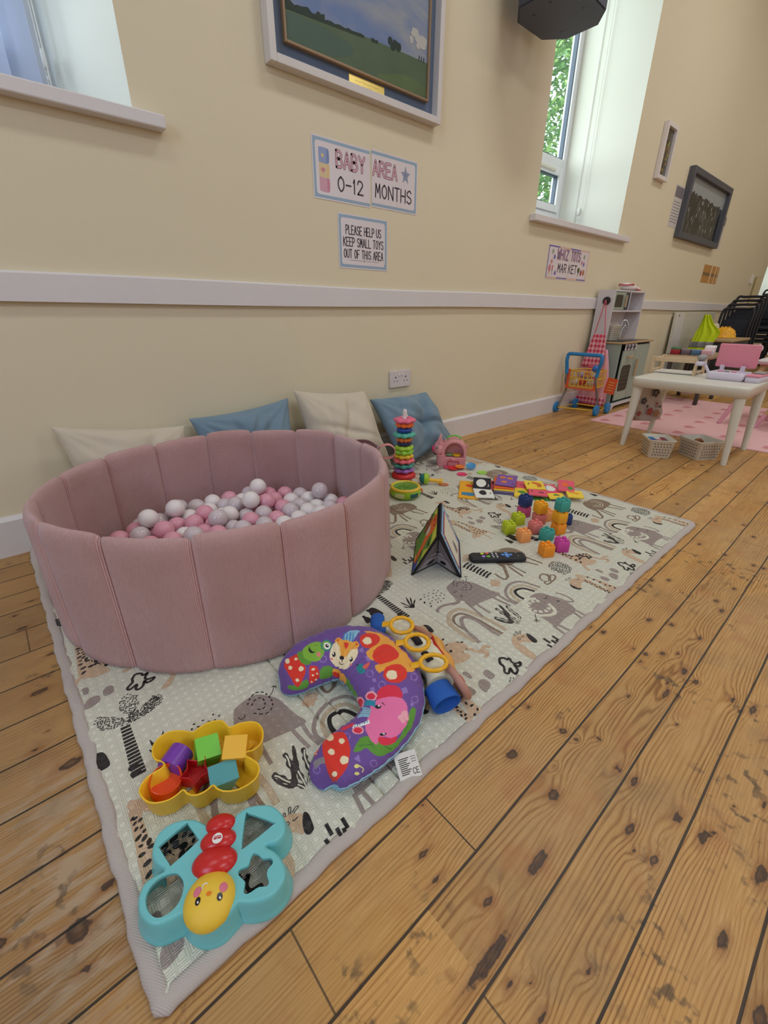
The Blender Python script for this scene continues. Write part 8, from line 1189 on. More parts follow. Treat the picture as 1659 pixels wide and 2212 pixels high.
def mk4(half):
    def d4(mb, T, w, h):
        z = .0005; b = .004
        for k in range(24):
            a, c = w*k/24, w*(k+1)/24; mi = 0 if (k < 12) != (half == 'R' and False) else 1
            mb.flat([(a, h-b-.008), (c, h-b-.008), (c, h-b), (a, h-b)], z, 0 if k < 12 else 1, T); mb.flat([(a, b), (c, b), (c, b+.008), (a, b+.008)], z, 1 if k < 12 else 0, T)
        if half == 'L': mb.flat([(b, b), (b+.008, b), (b+.008, h-b), (b, h-b)], z+.0001, 0, T)
        else: mb.flat([(w-b-.008, b), (w-b, b), (w-b, h-b), (w-b-.008, h-b)], z+.0001, 1, T)
        if half == 'L':
            text_shape(mb, 'WHIZ', .125, .125, .058, .150, 6, T, z=.0010, thick=.012); text_shape(mb, 'WHIZ', .125, .125, .058, .150, 2, T, z=.0007, stroke=.014); text_shape(mb, 'MAR', .150, .045, .052, .120, 3, T, z=.0008, thick=.012)
            for x, y, mi in ((.060, .165, 4), (.088, .135, 0), (.058, .105, 5)):
                mb.flat(smooth_pts([(x+(.018 if k % 2 == 0 else .009)*cos(pi*k/5), y+(.020 if k % 2 == 0 else .010)*sin(pi*k/5)) for k in range(10)], True, 2), .0007, mi, T)
            mb.flat(smooth_pts([(.030, .046), (.025, .070), (.043, .090), (.056, .068), (.052, .046)], True, 3), .0007, 5, T); mb.flat([(.032, .045), (.051, .045), (.047, .022), (.036, .022)], .0007, 1, T)
            mb.disc(.078, .072, .010, .014, .0007, 5, 12, T=T); mb.flat([(.070, .060), (.086, .060), (.078, .018)], .0007, 4, T); mb.flat([(.100, .028), (.138, .028), (.122, .058)], .0007, 0, T)
        else:
            text_shape(mb, 'TOTS', .020, .125, .058, .135, 6, T, z=.0010, thick=.012); text_shape(mb, 'TOTS', .020, .125, .058, .135, 2, T, z=.0007, stroke=.014); text_shape(mb, 'KET', .008, .045, .052, .115, 3, T, z=.0008, thick=.012)
            for x, y, mi in ((.215, .160, 4), (.190, .120, 5), (.222, .112, 0)):
                mb.flat(smooth_pts([(x+(.018 if k % 2 == 0 else .009)*cos(pi*k/5+1), y+(.020 if k % 2 == 0 else .010)*sin(pi*k/5+1)) for k in range(10)], True, 2), .0007, mi, T)
            mb.disc(.155, .070, .018, .018, .0007, 7, 14, T=T); mb.flat([(.149, .056), (.162, .056), (.158, .024), (.152, .024)], .0007, 4, T); mb.disc(.196, .055, .013, .020, .0007, 8, 14, T=T); mb.disc(.235, .058, .016, .020, .0007, 9, 14, T=T)
    return d4
m4 = [vi, pe, M('sign_rose', (170, 110, 118), .4), m_txt, M('sign_sage', (150, 160, 138), .4), M('sign_coral', (210, 128, 132), .4), M('sign_mauve', (150, 130, 160), .4), M('sign_leaf', (84, 96, 56), .4), M('sign_berry', (160, 44, 52), .4), M('sign_bread', (186, 118, 74), .4)]
sheet(3.148, 3.440, .976, 1.180, 'laminated sign half reading WHIZ MAR under the middle window, with sweets and flowers', mk4('L'), m4, border=False, grp='market sign halves')
sheet(3.447, 3.735, .976, 1.180, 'laminated sign half reading TOTS KET under the middle window, with vegetables', mk4('R'), m4, border=False, grp='market sign halves')

# painting
pt = empty('framed_landscape_painting', (1.102, 0, 1.555), 0, 'large landscape painting of green hills in a pale box frame with brass plaque', 'painting')
w, h = .874, .86; T = frame3((0, 0, 0), (1, 0, 0), (0, 0, 1)); m_fr = M('pale_frame_wood', (216, 208, 202), .5, bump=.2); m_slip = M('blue_grey_mount', (98, 112, 134), .8); m_gilt = M('gilt_slip', (150, 122, 92), .45, metal=.2)
mb = MB()
def fr(mb, x0, x1, y0, y1, wd, z0, z1, mi=0, T=T):
    mb.box(x0, x0+wd, y0, y1, z0, z1, mi, T); mb.box(x1-wd, x1, y0, y1, z0, z1, mi, T); mb.box(x0+wd, x1-wd, y0, y0+wd, z0, z1, mi, T); mb.box(x0+wd, x1-wd, y1-wd, y1, z0, z1, mi, T)
fr(mb, 0, w, 0, h, .026, .001, .045); mb.build('outer_frame', m_fr, pt, bevel=.002)
MB().box(.0262, w-.0262, .0262, h-.0262, .002, .010, 0, T).build('mount', m_slip, pt)
mb = MB(); fr(mb, .072, w-.070, .070, h-.06, .009, .0102, .030); mb.build('gilt_frame', m_gilt, pt, bevel=.002)
mb = MB(); cx0, cx1, cy0, cy1 = .081, w-.079, .079, h-.069; mb.box(cx0, cx1, cy0, cy1, .0105, .020, 0, T)
cw, chh = cx1-cx0, cy1-cy0
def PP(u, v): return (cx0+u*cw, cy0+v*chh)
hor = [(0, .120), (.1, .128), (.24, .138), (.35, .146), (.47, .153), (.6, .159), (.72, .163), (.85, .168), (1.0, .171)]
def hz(u): return .120+.062*u if u < .5 else .151+.02*(u-.5)*2
mb.flat([PP(0, 0), PP(1, 0)]+[PP(u, v) for u, v in hor[::-1]], .0206, 1, T)
mb.flat(smooth_pts([PP(.01, .012), PP(.01, .10), PP(.2, .11), PP(.42, .09), PP(.36, .03), PP(.2, .012)], True, 5), .0208, 2, T)
mb.flat(smooth_pts([PP(.60, .01), PP(.68, .04), PP(.82, .07), PP(.985, .05), PP(.985, .01)], True, 5), .0208, 3, T)
for a, b, hh_ in ((.0, .24, .034), (.24, .5, .012), (.55, .60, .012)):
    P_ = []; r2 = random.Random(int(a*100)+1)
    for k in range(13): u = a+(b-a)*k/12; P_.append(PP(u, hz(u)+hh_*r2.uniform(.4, 1)))
    mb.flat([PP(a, hz(a)-.006)]+P_+[PP(b, hz(b)-.006)], .0210, 4, T)
r2 = random.Random(2)
for k in range(9): mb.disc(*PP(.69+.0095*k, hz(.7)+.012+r2.uniform(-.002, .018)), .010, .013, .0212+.00002*k, 4, 10, T=T)
for k in range(3): mb.disc(*PP(.93+.02*k, hz(.95)+.008), .003, .010, .0212, 4, 8, T=T)
for k in range(16): mb.disc(*PP(.90+r2.uniform(-.04, .08), .245+r2.uniform(-.035, .045)), r2.uniform(.008, .02), r2.uniform(.006, .012), .0207+.00001*k, 5, 10, T=T)
m_skyp = M('painted_sky', (128, 148, 182), .6); nt = m_skyp.node_tree; N = nt.nodes; L = nt.links
tc = nd('ShaderNodeTexCoord'); mp = nd('ShaderNodeMapping'); mp.inputs['Scale'].default_value = (2.2, 1, 6.5); mp.inputs['Rotation'].default_value = (0, .45, 0); n1 = nd('ShaderNodeTexNoise'); n1.inputs['Scale'].default_value = 1.7; n1.inputs['Detail'].default_value = 7; n1.inputs['Distortion'].default_value = .5
L.new(tc.outputs['Object'], mp.inputs[0]); L.new(mp.outputs[0], n1.inputs['Vector']); L.new(mixc(rng(n1.outputs[0], .38, .62), rgb((104, 124, 164)), rgb((146, 150, 158))), N['Principled BSDF'].inputs['Base Color'])
mb.build('canvas', [m_skyp, M('painted_field', (80, 98, 70), .6, var=.2, vscale=9), M('painted_field_dark', (72, 94, 78), .6, var=.15, vscale=9), M('painted_field_light', (88, 106, 64), .6, var=.2, vscale=12), M('painted_trees', (40, 54, 44), .7), M('painted_cloud', (182, 180, 172), .6)], pt)
m_brass = M('polished_brass', (232, 206, 120), .28, metal=.75); mb = MB(); mb.box(.366, .552, .0285, .066, .0102, .0115, 0, T); mb.build('brass_plaque', m_brass, pt)
mb = MB(); r2 = random.Random(4)
for q in range(2):
    P_ = [(.395+k*.0055, .052-q*.012+r2.uniform(-.0022, .0022)) for k in range(24)]; mb.ribbon(smooth_pts(P_, False, 2), .0007, .0117, 0, T=T)
mb.build('engraving', M('engraved_line', (150, 118, 60), .5), pt)

# double wall socket
so_ = empty('double_socket', (1.700, 0, .380), 0, 'white double wall socket above the blue cushion', 'socket'); T = frame3((0, 0, 0), (1, 0, 0), (0, 0, 1))
mb = MB(); mb.rbox(0, .155, 0, .090, .0005, .013, .005, 0, T); mb.build('face_plate', M('socket_white', (214, 204, 200), .4), so_)
mb = MB()
for cx in (.040, .115):
    mb.box(cx-.0035, cx+.0035, .050, .058, .0128, .0134, 0, T); mb.box(cx-.015, cx-.008, .032, .036, .0128, .0134, 0, T); mb.box(cx+.008, cx+.015, .032, .036, .0128, .0134, 0, T)
mb.build('pin_holes', m_ink, so_)
for cx in (.066, .089): mb = MB(); mb.rbox(cx-.006, cx+.006, .060, .076, .0125, .0165, .002, 0, T); mb.build('switch', M('socket_switch', (226, 218, 214), .35), so_)

# small white frame, large dark frame with its neighbours, amber notice
T = frame3((0, 0, 0), (1, 0, 0), (0, 0, 1))
f1 = empty('small_picture_frame', (4.590, 0, 1.757), 0, 'narrow white picture frame holding a yellow flower photograph, right of the window', 'picture frame')
mb = MB(); fr(mb, 0, .22, 0, .365, .028, .001, .035, T=T); mb.build('frame', M('frame_white', (226, 216, 210), .4), f1, bevel=.002)
mb = MB(); mb.box(.0285, .1915, .0285, .3365, .002, .012, 0, T); r2 = random.Random(6)
for k in range(26): mb.disc(r2.uniform(.045, .175), r2.uniform(.045, .30), r2.uniform(.006, .018), r2.uniform(.006, .018), .0122+.00003*k, r2.choice((1, 2, 3)), 8, T=T)
mb.build('picture', [M('picture_brown', (108, 92, 78), .15, spec=.7), M('picture_yellow', (176, 156, 44), .2), M('picture_orange', (160, 112, 66), .2), M('picture_dark', (72, 62, 60), .2)], f1)
MB().box(.029, .191, .029, .336, .0145, .0155, 0, T).build('glass', m_glass, f1)
f2 = empty('large_picture_frame', (5.340, 0, 1.412), .0, 'large dark grey frame with a black and white photograph of a crowd', 'picture frame')
mb = MB(); fr(mb, 0, 1.26, 0, .55, .050, .001, .05, T=T); mb.build('frame', M('frame_slate', (84, 84, 90), .5), f2, bevel=.003)
m_crowd = M('crowd_print', (90, 86, 92), .3); nt = m_crowd.node_tree; N = nt.nodes; L = nt.links; tc = nd('ShaderNodeTexCoord'); mp = nd('ShaderNodeMapping'); mp.inputs['Scale'].default_value = (1, 1, .45)
v1 = nd('ShaderNodeTexVoronoi'); v1.inputs['Scale'].default_value = 16; L.new(tc.outputs['Object'], mp.inputs[0]); L.new(mp.outputs[0], v1.inputs['Vector']); L.new(mixc(rng(v1.outputs['Distance'], .0, .55), rgb((120, 112, 124)), rgb((30, 26, 36))), N['Principled BSDF'].inputs['Base Color'])
mb = MB(); mb.box(.0505, 1.2095, .0505, .4995, .002, .012, 0, T)
r2 = random.Random(9); P_ = [(.06+1.14*k/40, .375+.03*r2.random()-.03*(k/40)) for k in range(41)]
mb.flat([(.06, .06)]+[(1.2, .06)]+P_[::-1], .0125, 1, T)
for k in range(60): x = r2.uniform(.08, 1.18); y = r2.uniform(.12, .375-.03*x); mb.disc(x, y, .014, .020, .0128+.00002*k, r2.choice((2, 3, 3)), 8, T=T)
mb.build('photograph', [M('photo_sky', (186, 182, 188), .3), m_crowd, M('photo_face', (160, 152, 156), .3), M('photo_coat', (48, 44, 52), .3)], f2)
MB().box(.051, 1.209, .051, .499, .0165, .0175, 0, T).build('glass', m_glass, f2)
def leaflet(x0, x1, z0, z1, lab, dark):
    s_ = empty('wall_leaflet', (x0, 0, z0), 0, lab, 'leaflet', 'leaflets beside the big frame'); w, h = x1-x0, z1-z0
    mb = MB(); mb.box(0, w, 0, h, .0008, .0016, 0, T); mb.build('page', M('leaflet_paper', (206, 198, 190), .5), s_)
    mb = MB(); mb.box(.01, w-.01, h-.09, h-.01, .0016, .0020, 0, T)
    for k in range(8): mb.box(.02, w-.03, h-.12-k*.022, h-.125-k*.022, .0016, .0020, 0, T)
    mb.build('print', M('leaflet_ink', (120, 112, 116), .5), s_)
leaflet(5.13, 5.34, 1.485, 1.80, 'white printed leaflet half hidden at the left of the large dark frame', 0)
leaflet(6.61, 6.83, 1.42, 1.74, 'white printed leaflet at the right of the large dark frame', 1)
nt_ = empty('amber_notice', (6.495, 0, 1.078), 0, 'small amber notice with painted shiny streaks taped below the large dark frame', 'notice')
mb = MB(); mb.box(0, .60, 0, .18, .001, .002, 0, T); mb.build('panel', M('notice_amber', (186, 126, 36), .3), nt_)
mb = MB(); mb.box(.01, .59, .07, .105, .0021, .0026, 0, T); mb.build('dark_band', M('notice_brown', (120, 78, 26), .3), nt_)
mb = MB(); mb.box(.27, .31, .0, .18, .0027, .0032, 0, T); mb.box(.44, .47, .0, .18, .0027, .0032, 0, T); mb.box(.54, .56, 0, .18, .0027, .0032, 0, T); mb.build('painted_shine', M('notice_shine', (226, 190, 150), .3), nt_)  # shiny streaks on the notice, painted as pale upright bars
# fire notice and switch near the far window
al = MB(); al.disc(9.12, 1.16, .09, .09, .003, 0, 20, T=T); al.disc(9.12, 1.16, .05, .05, .004, 1, 16, T=T); al.build('fire_action_sticker', [M('alarm_red', (168, 52, 44), .4), M('alarm_pale', (200, 150, 130), .4)], None, label='small round red sign on the wall before the far window', cat='sign')
sw = MB(); sw.rbox(8.70, 8.79, 1.14, 1.26, .0005, .02, .004, 0, T); sw.build('light_switch', M('switch_white', (232, 226, 214), .4), None, label='white light switch on the wall near the black chairs', cat='light switch')
tr = MB(); tr.tube([(8.98, -.03, .60), (8.98, -.03, 1.24)], .030, 8); tr.build('wall_conduit', M('conduit_cream', (206, 186, 140), .6), None, label='cream vertical pipe boxed on the wall behind the black chairs', cat='pipe')

# speaker hung high on the wall
sp_ = empty('wall_speaker', (2.56, -.26, 2.03), 0, 'dark grey loudspeaker hanging high beside the middle window, seen from below', 'loudspeaker')
m_spk = M('speaker_grey', (58, 62, 74), .6); mb = MB(); oct_ = [(-.20, .12), (-.10, .19), (.12, .19), (.21, .10), (.21, -.06), (.12, -.14), (-.08, -.15), (-.20, -.05)]
mb.prism(oct_, .004, .42); mb.build('cabinet', m_spk, sp_, bevel=.006); MB().prism([(x*.96, y*.96) for x, y in oct_], 0, .0045).build('bottom_plate', M('speaker_plate', (72, 78, 94), .55), sp_)
mb = MB(); mb.tube([(-.10, .18, .30), (-.10, .26, .32)], .02, 8); mb.build('wall_bracket', M('bracket_black', (30, 30, 34), .5), sp_)
mb = MB()
for x, y in ((-.1, .1), (.12, .08), (.02, -.08), (-.13, .0)): mb.disc(x, y, .008, .008, -.0006, 0, 8)
mb.build('screw', M('screw_dark', (30, 30, 34), .4, metal=.5), sp_)
# blinds: white vertical slats at the left window, chains at both
bl = empty('vertical_blind', (-.43, .405, 1.455), 0, 'pale vertical slat blind at the left window', 'blind')
m_bl_ = M('blind_fabric', (232, 238, 250), .7); nt = m_bl_.node_tree; tr_ = nt.nodes.new('ShaderNodeBsdfTranslucent'); tr_.inputs[0].default_value = rgb((232, 238, 252)); ms_ = nt.nodes.new('ShaderNodeMixShader'); ms_.inputs[0].default_value = .65
nt.links.new(nt.nodes['Principled BSDF'].outputs[0], ms_.inputs[1]); nt.links.new(tr_.outputs[0], ms_.inputs[2]); nt.links.new(ms_.outputs[0], nt.nodes['Material Output'].inputs[0])
for k in range(11):
    mb = MB(); T2 = TM((.045+.082*k, 0, 0), -.58); mb.box(-.0445, .0445, -.0006, .0006, .0, 1.80, 0, T2); mb.build('slat', m_bl_, bl)
MB().box(0, .93, -.02, .02, 1.80, 1.82).build('head_rail', m_upvc, bl)
def chain(lab, x, y0, y1, zb, zt):
    ch = empty('blind_chain', (x, (y0+y1)/2, zb), 0, lab, 'blind chain', 'blind chains'); m_ch = M('chain_white', (226, 226, 220), .4); ym = (y0+y1)/2
    mb = MB(); mb.tube(smooth_pts([(0, y0-ym, zt-zb), (0, y0-ym, .08), (0, y0-ym+.006, .02), (0, 0, 0), (0, y1-ym-.006, .02), (0, y1-ym, .08), (0, y1-ym, zt-zb)], False, 4), .0022, 6); mb.build('cord', m_ch, ch)
    mb = MB(); mb.rbox(-.006, .006, -.012, .012, .03, .075, .003); mb.build('toggle', m_ch, ch)
chain('white blind cord hanging inside the left window', .488, .335, .375, 1.46, 3.2)
chain('white blind cord hanging against the right side of the middle window', 4.055, .290, .340, 1.455, 3.2)
# ================================================================ PLAY KITCHEN
kt = empty('play_kitchen', (3.95, -.29, 0), 0, 'sage green wooden play kitchen with white upper shelf unit against the wall', 'play kitchen')
m_sage = M('sage_paint', (150, 160, 146), .6); m_sage2 = M('sage_door', (160, 170, 152), .55); m_kw = M('kitchen_white', (212, 204, 204), .5); m_oak = M('oak_top', (186, 154, 112), .5, var=.06, vscale=20, fine=(1, 12, 12)); m_dk = M('oven_dark', (58, 52, 44), .3)
KWd, KD, KH, KU = .60, .265, .53, .925
mb = MB(); mb.box(0, .012, 0, KD, .03, KH); mb.box(KWd-.012, KWd, 0, KD, .03, KH); mb.box(.012, KWd-.012, KD-.01, KD, .03, KH); mb.box(.012, KWd-.012, .004, KD-.01, .04, .052); mb.build('lower_body', m_sage, kt, bevel=.002)
mb = MB(); mb.prism([(0, 0), (.05, 0), (.065, .02), (.09, .03), (.51, .03), (.535, .02), (.55, 0), (.6, 0), (.6, .055), (0, .055)], 0, .012, 0, frame3((0, .0, 0), (1, 0, 0), (0, 0, 1))); mb.build('plinth', m_kw, kt)
mb = MB(); mb.box(-.012, KWd+.018, -.022, KD, KH, KH+.014); mb.build('worktop', m_oak, kt, bevel=.003)
UD = .125
mb = MB(); y0 = KD-UD-.01
mb.box(0, .012, y0, KD, KH+.014, KU); mb.box(KWd-.012, KWd, y0, KD, KH+.014, KU); mb.box(.012, KWd-.012, y0, KD, KU-.012, KU); mb.box(.012, KWd-.012, y0, KD, .765, .777); mb.box(.012, KWd-.012, KD-.008, KD, KH+.014, KU-.012); mb.box(.30, .312, y0, KD-.008, .777, KU-.012)
mb.build('upper_shelf_unit', m_kw, kt, bevel=.0015)
mb = MB(); mb.box(.014, .298, y0+.004, y0+.014, .779, .911); o = mb.build('microwave_door', m_sage2, kt, bevel=.002)
mb = MB(); mb.rbox(.040, .170, .800, .890, .0, .002, .012, 0, frame3((0, y0+.004, 0), (1, 0, 0), (0, 0, 1))); mb.build('microwave_window', m_dk, o)
mb = MB(); mb.tube([(.205, y0-.012, .800), (.205, y0-.012, .890)], .008, 10); mb.build('microwave_handle', m_oak, o)
mb = MB(); mb.box(.225, .294, y0+.001, y0+.0036, .783, .907); mb.build('control_panel', M('navy_panel', (48, 62, 82), .5), o)
mb = MB(); mb.box(.05, .285, -.0115, -.001, .075, .475); d_ = mb.build('oven_door', m_sage2, kt, bevel=.002)
FT = frame3((0, -.0118, 0), (1, 0, 0), (0, 0, 1))
mb = MB(); mb.rbox(.075, .255, .150, .360, 0, .002, .030, 0, FT); mb.build('oven_window', m_dk, d_)
mb = MB()
for k in range(5): mb.tube([(.085, -.0145, .185+k*.034), (.245, -.0145, .185+k*.034)], .0016, 6)
mb.build('oven_rack', M('rack_steel', (130, 120, 104), .4, metal=.6), d_)
mb = MB(); mb.tube([(.12, -.030, .425), (.215, -.030, .425)], .009, 10); mb.build('door_handle', m_oak, d_)
mb = MB(); mb.box(.295, .585, -.0115, -.001, .075, .515); d_ = mb.build('cupboard_door', m_sage2, kt, bevel=.002); mb = MB(); mb.tube([(.325, -.030, .26), (.325, -.030, .40)], .009, 10); mb.build('door_handle', m_oak, d_)
mb = MB(); mb.box(.06, .29, -.0125, -.010, .478, .525); p_ = mb.build('control_strip', m_kw, kt); mb = MB()
for x in (.10, .165, .235): mb.cyl((x, -.0126, .502), (x, -.016, .502), .021, n=20); mb.cyl((x, -.016, .502), (x, -.024, .502), .008, n=12)
mb.build('knob', M('knob_ring', (96, 90, 90), .5), p_)
mb = MB(); mb.box(.02, .30, .005, .135, KH+.0142, KH+.019)
mb.build('hob', M('hob_black', (34, 34, 38), .3), kt); mb = MB(); mb.box(.33, .56, .005, .13, KH+.0142, KH+.018); mb.build('sink_rim', M('sink_steel', (110, 114, 110), .3, metal=.6), kt)
mb = MB(); mb.tube([(.30+.055*0, .145, KH+.015), (.30, .145, KH+.095), (.325, .135, KH+.130), (.350, .12, KH+.105)], .008, 8); mb.tube(smooth_pts([(.285, .150, KH+.015), (.285, .150, KH+.14), (.305, .140, KH+.170), (.330, .125, KH+.160), (.338, .11, KH+.12)], False, 5), .007, 8); mb.build('tap', M('chrome_tap', (190, 190, 194), .2, metal=.9), kt)
# hook on the side with the apron
hk = MB(); hk.cyl((-.0005, .185, .845), (-.010, .185, .845), .030, n=20); hk.cyl((-.010, .185, .838), (-.022, .185, .845), .008, n=10); hk.build('side_hook', M('hook_black', (40, 38, 40), .5), kt)
apr = empty('gingham_apron', (3.93, -.11, .845), 0, 'pink and white gingham child apron hanging on the side of the play kitchen', 'apron')
m_ging = M('red_gingham', (224, 90, 110), .85); nt = m_ging.node_tree; N = nt.nodes; L = nt.links; tc = nd('ShaderNodeTexCoord'); sp = nd('ShaderNodeSeparateXYZ'); L.new(tc.outputs['Object'], sp.inputs[0])
sq1 = mth('GREATER_THAN', mth('FRACT', mth('MULTIPLY', sp.outputs[1], 32)), .5); sq2 = mth('GREATER_THAN', mth('FRACT', mth('MULTIPLY', sp.outputs[2], 26)), .5)
L.new(mixc(mth('MULTIPLY', mth('ADD', sq1, sq2), .5), rgb((206, 42, 78)), rgb((240, 180, 186))), N['Principled BSDF'].inputs['Base Color'])
m_pnk = M('apron_pink', (236, 170, 176), .8)
def cloth(rows, mt, name, par, fold=.008, freq=22, nx_=24, th=.0015, ph=0):
    mb = MB(); rings = []
    rows = smooth_pts(rows, False, 4)
    for y0_, y1_, z, x in rows: rings.append([(x+fold*sin(freq*(j/nx_)*2+z*9+ph), y0_+(y1_-y0_)*j/nx_, z) for j in range(nx_+1)])
    mb.loft(rings, False); o = mb.build(name, mt, par); s_ = o.modifiers.new('thick', 'SOLIDIFY'); s_.thickness = th; return o
cloth([(-.095, .075, -.36, -.012), (-.13, .115, -.50, -.012), (-.15, .120, -.62, -.012), (-.16, .12, -.76, -.012), (-.15, .12, -.80, -.012)], m_pnk, 'skirt', apr, .006, 12)
cloth([(-.055, .035, -.245, -.024), (-.075, .060, -.32, -.026), (-.085, .085, -.44, -.028), (-.06, .10, -.50, -.028)], m_ging, 'bib', apr, .005, 9)
cloth([(-.15, .12, -.74, -.030), (-.16, .13, -.81, -.030)], m_ging, 'frill', apr, .010, 26)
cloth([(-.04, .02, -.48, -.034), (-.05, .04, -.60, -.036), (-.02, .06, -.66, -.034)], M('apron_rose', (226, 110, 126), .8), 'pocket_ruffle', apr, .008, 14)
mb = MB(); mb.tube(smooth_pts([(-.026, -.052, -.250), (-.020, -.02, -.08), (-.014, .0, .004), (-.020, .010, -.08), (-.026, .033, -.240)], False, 6), .0032, 6); mb.build('neck_strap', M('apron_strap', (220, 90, 110), .8), apr)
# cloth bonnet on top, basket with pan on the hob shelf
tw = empty('folded_towel', (4.33, -.10, KU), 0, 'white cloth with red trim crumpled on top of the play kitchen', 'cloth')
mb = MB(); mb.ell((0, 0, .024), .13, .055, .024, 24, 10); mb.ell((.10, -.01, .018), .07, .04, .018, 20, 8); mb.ell((-.06, 0, .042), .075, .045, .020, 20, 8); mb.build('white_cloth', M('towel_white', (226, 214, 208), .9, bump=.8, bscale=30), tw)
mb = MB(); mb.tube([(-.06+.082*cos(a), .05*sin(a), .044+.004*sin(3*a)) for a in [2*pi*k/30 for k in range(30)]], .004, 6, 0, True); mb.tube(smooth_pts([(.03, -.050, .012), (.10, -.056, .008), (.165, -.03, .014)], False, 5), .004, 6); mb.build('red_trim', M('trim_red', (206, 66, 84), .8), tw)
m_bsk = M('white_basket_plastic', (216, 208, 190), .5)
def basket(loc, rz, wx, wy, h, lab, grp=None, stripes=True):
    b = empty('plastic_basket', loc, rz, lab, 'plastic basket', grp); mb = MB(); t = .86
    def rr(s, z, r=.014): 
        o = []
        for cx, cy, a0 in ((wx/2*s-r, wy/2*s-r, 0), (-wx/2*s+r, wy/2*s-r, pi/2), (-wx/2*s+r, -wy/2*s+r, pi), (wx/2*s-r, -wy/2*s+r, 1.5*pi)):
            for k in range(5): a = a0+k*pi/8; o.append((cx+r*cos(a), cy+r*sin(a), z))
        return o
    mb.loft([rr(t*.96, 0), rr(t, .004), rr(.985, h-.008), rr(1.05, h-.003), rr(1.05, h), rr(.97, h), rr(t-.02, .005), rr(t*.90, .004)], True); mb.add(rr(t*.90, .004), [tuple(range(20))]); mb.add(rr(t*.96, 0), [tuple(range(20))[::-1]])
    mb.build('basket_body', m_bsk, b)
    mb = MB(); hd_ = M('basket_hole', (122, 108, 92), .8)
    for s_ in range(4):
        half = (wy if s_ % 2 else wx)/2; other = (wx if s_ % 2 else wy)/2; n = int(half*2*.78/.0155)
        for i in range(n):
            for j in range(5):
                u = (i-(n-1)/2)*.0155+(.004 if j % 2 else 0); z = .018+j*.0165; q = t+(.985-t)*(z/h); x = u*q/.93; y = -other*q-.0005
                if z > h-.018: continue
                T_ = Matrix.Rotation(s_*pi/2, 4, 'Z') @ frame3((x, y, z), (1, 0, 0), (0, -(.985-t)*other/h, 1)); mb.disc(0, 0, .0042, .0046, .0004, 0, 8, T=T_)
    o = mb.build('holes', hd_, b); o['kind'] = 'stuff'; return b
bk = basket((4.10, -.115, KH+.0195), 0, .17, .115, .115, 'white perforated plastic basket standing on the play kitchen hob')
tc_ = empty('toy_saucepan', (4.10, -.115, KH+.085), 0, 'dark red toy pan lying in the basket on the play kitchen', 'toy pan'); MB().lathe([(.001, 0), (.036, 0), (.040, .03), (.038, .03), (.034, .004), (.001, .004)], 24).build('pan', M('pan_red', (110, 28, 30), .4), tc_)
mb = MB(); mb.tube([(.038, 0, .026), (.075, 0, .034)], .005, 8); mb.build('pan_handle', M('pan_black', (30, 28, 30), .5), tc_)

# ================================================================ TOY TROLLEY
tl = empty('toy_shopping_trolley', (3.62, -.18, 0), 0, 'toy shopping trolley with blue handle and wheels and yellow wire basket', 'toy trolley')
m_tb = M('trolley_blue', (36, 126, 184), .45); m_tg = M('trolley_grey', (120, 112, 108), .5); m_ty = M('trolley_yellow', (226, 178, 50), .5); m_to = M('trolley_orange', (222, 88, 40), .5)
ys = (-.135, .150)
for x, y in ((-.055, .155), (.035, -.140), (.205, .120), (.215, -.150)):
    w_ = empty('wheel', (x, y, .043)); w_.parent = tl
    mb = MB(); mb.lathe([(.001, -.010), (.012, -.012), (.030, -.010), (.040, -.011), (.043, -.007), (.043, .007), (.040, .011), (.030, .010), (.012, .012), (.001, .010)], 28, T=Matrix.Rotation(pi/2, 4, 'X')); mb.build('tyre', m_tb, w_)
    mb = MB(); mb.lathe([(.001, -.0135), (.012, -.0135), (.013, -.010)], 14, T=Matrix.Rotation(pi/2, 4, 'X')); mb.build('hub', M('wheel_hub', (90, 150, 190), .5), w_)
for y, xw, yy in ((.130, -.055, .140), (-.115, .035, -.125)):
    mb = MB(); mb.tube(smooth_pts([(xw, yy, .043), (xw+.03, yy, .10), (xw*.3+.03, y, .18), (-.02, y, .26), (-.02, y, .34)], False, 6), .0085, 10); mb.build('side_tube', m_tg, tl)
mb = MB(); mb.tube([(-.055, .135, .040), (.0, .0, .040), (.035, -.125, .040)], .006, 8); mb.tube([(.205, .115, .042), (.215, -.145, .042)], .006, 8); mb.tube([(-.055, .14, .04), (.205, .115, .042)], .004, 6); mb.tube([(.035, -.13, .04), (.215, -.145, .042)], .004, 6); mb.build('axle', m_ty, tl)
mb = MB(); mb.tube(smooth_pts([(-.02, .130, .310), (-.022, .136, .36), (-.035, .138, .41), (-.030, .138, .455)], False, 5)+smooth_pts([(-.030, .130, .463), (-.030, 0, .463), (-.030, -.125, .463)], False, 5)+smooth_pts([(-.030, -.132, .455), (-.030, -.134, .41), (-.02, -.120, .36), (-.02, -.115, .305)], False, 5), .0135, 12); mb.build('handle', m_tb, tl)
mb = MB()
bx = (-.01, .21); zt_, zb_ = .335, .215
for z in (zb_, (zb_+zt_)/2, zt_): mb.tube([(bx[0], .118, z), (bx[1], .098, z), (bx[1], -.085, z), (bx[0], -.105, z)], .0042, 6, 0, True)
for k in range(8): y = .118-.223*k/7; mb.tube([(bx[0]-.001, y, zb_), (bx[0]-.001, y, zt_)], .0032, 6); mb.tube([(bx[1], y*.82, zb_), (bx[1], y*.82, zt_)], .003, 6)
for k in range(1, 6): x = bx[0]+(bx[1]-bx[0])*k/6; mb.tube([(x, .118-.02*k/6, zb_), (x, .118-.02*k/6, zt_)], .003, 6); mb.tube([(x, -.105+.02*k/6, zb_), (x, -.105+.02*k/6, zt_)], .003, 6)
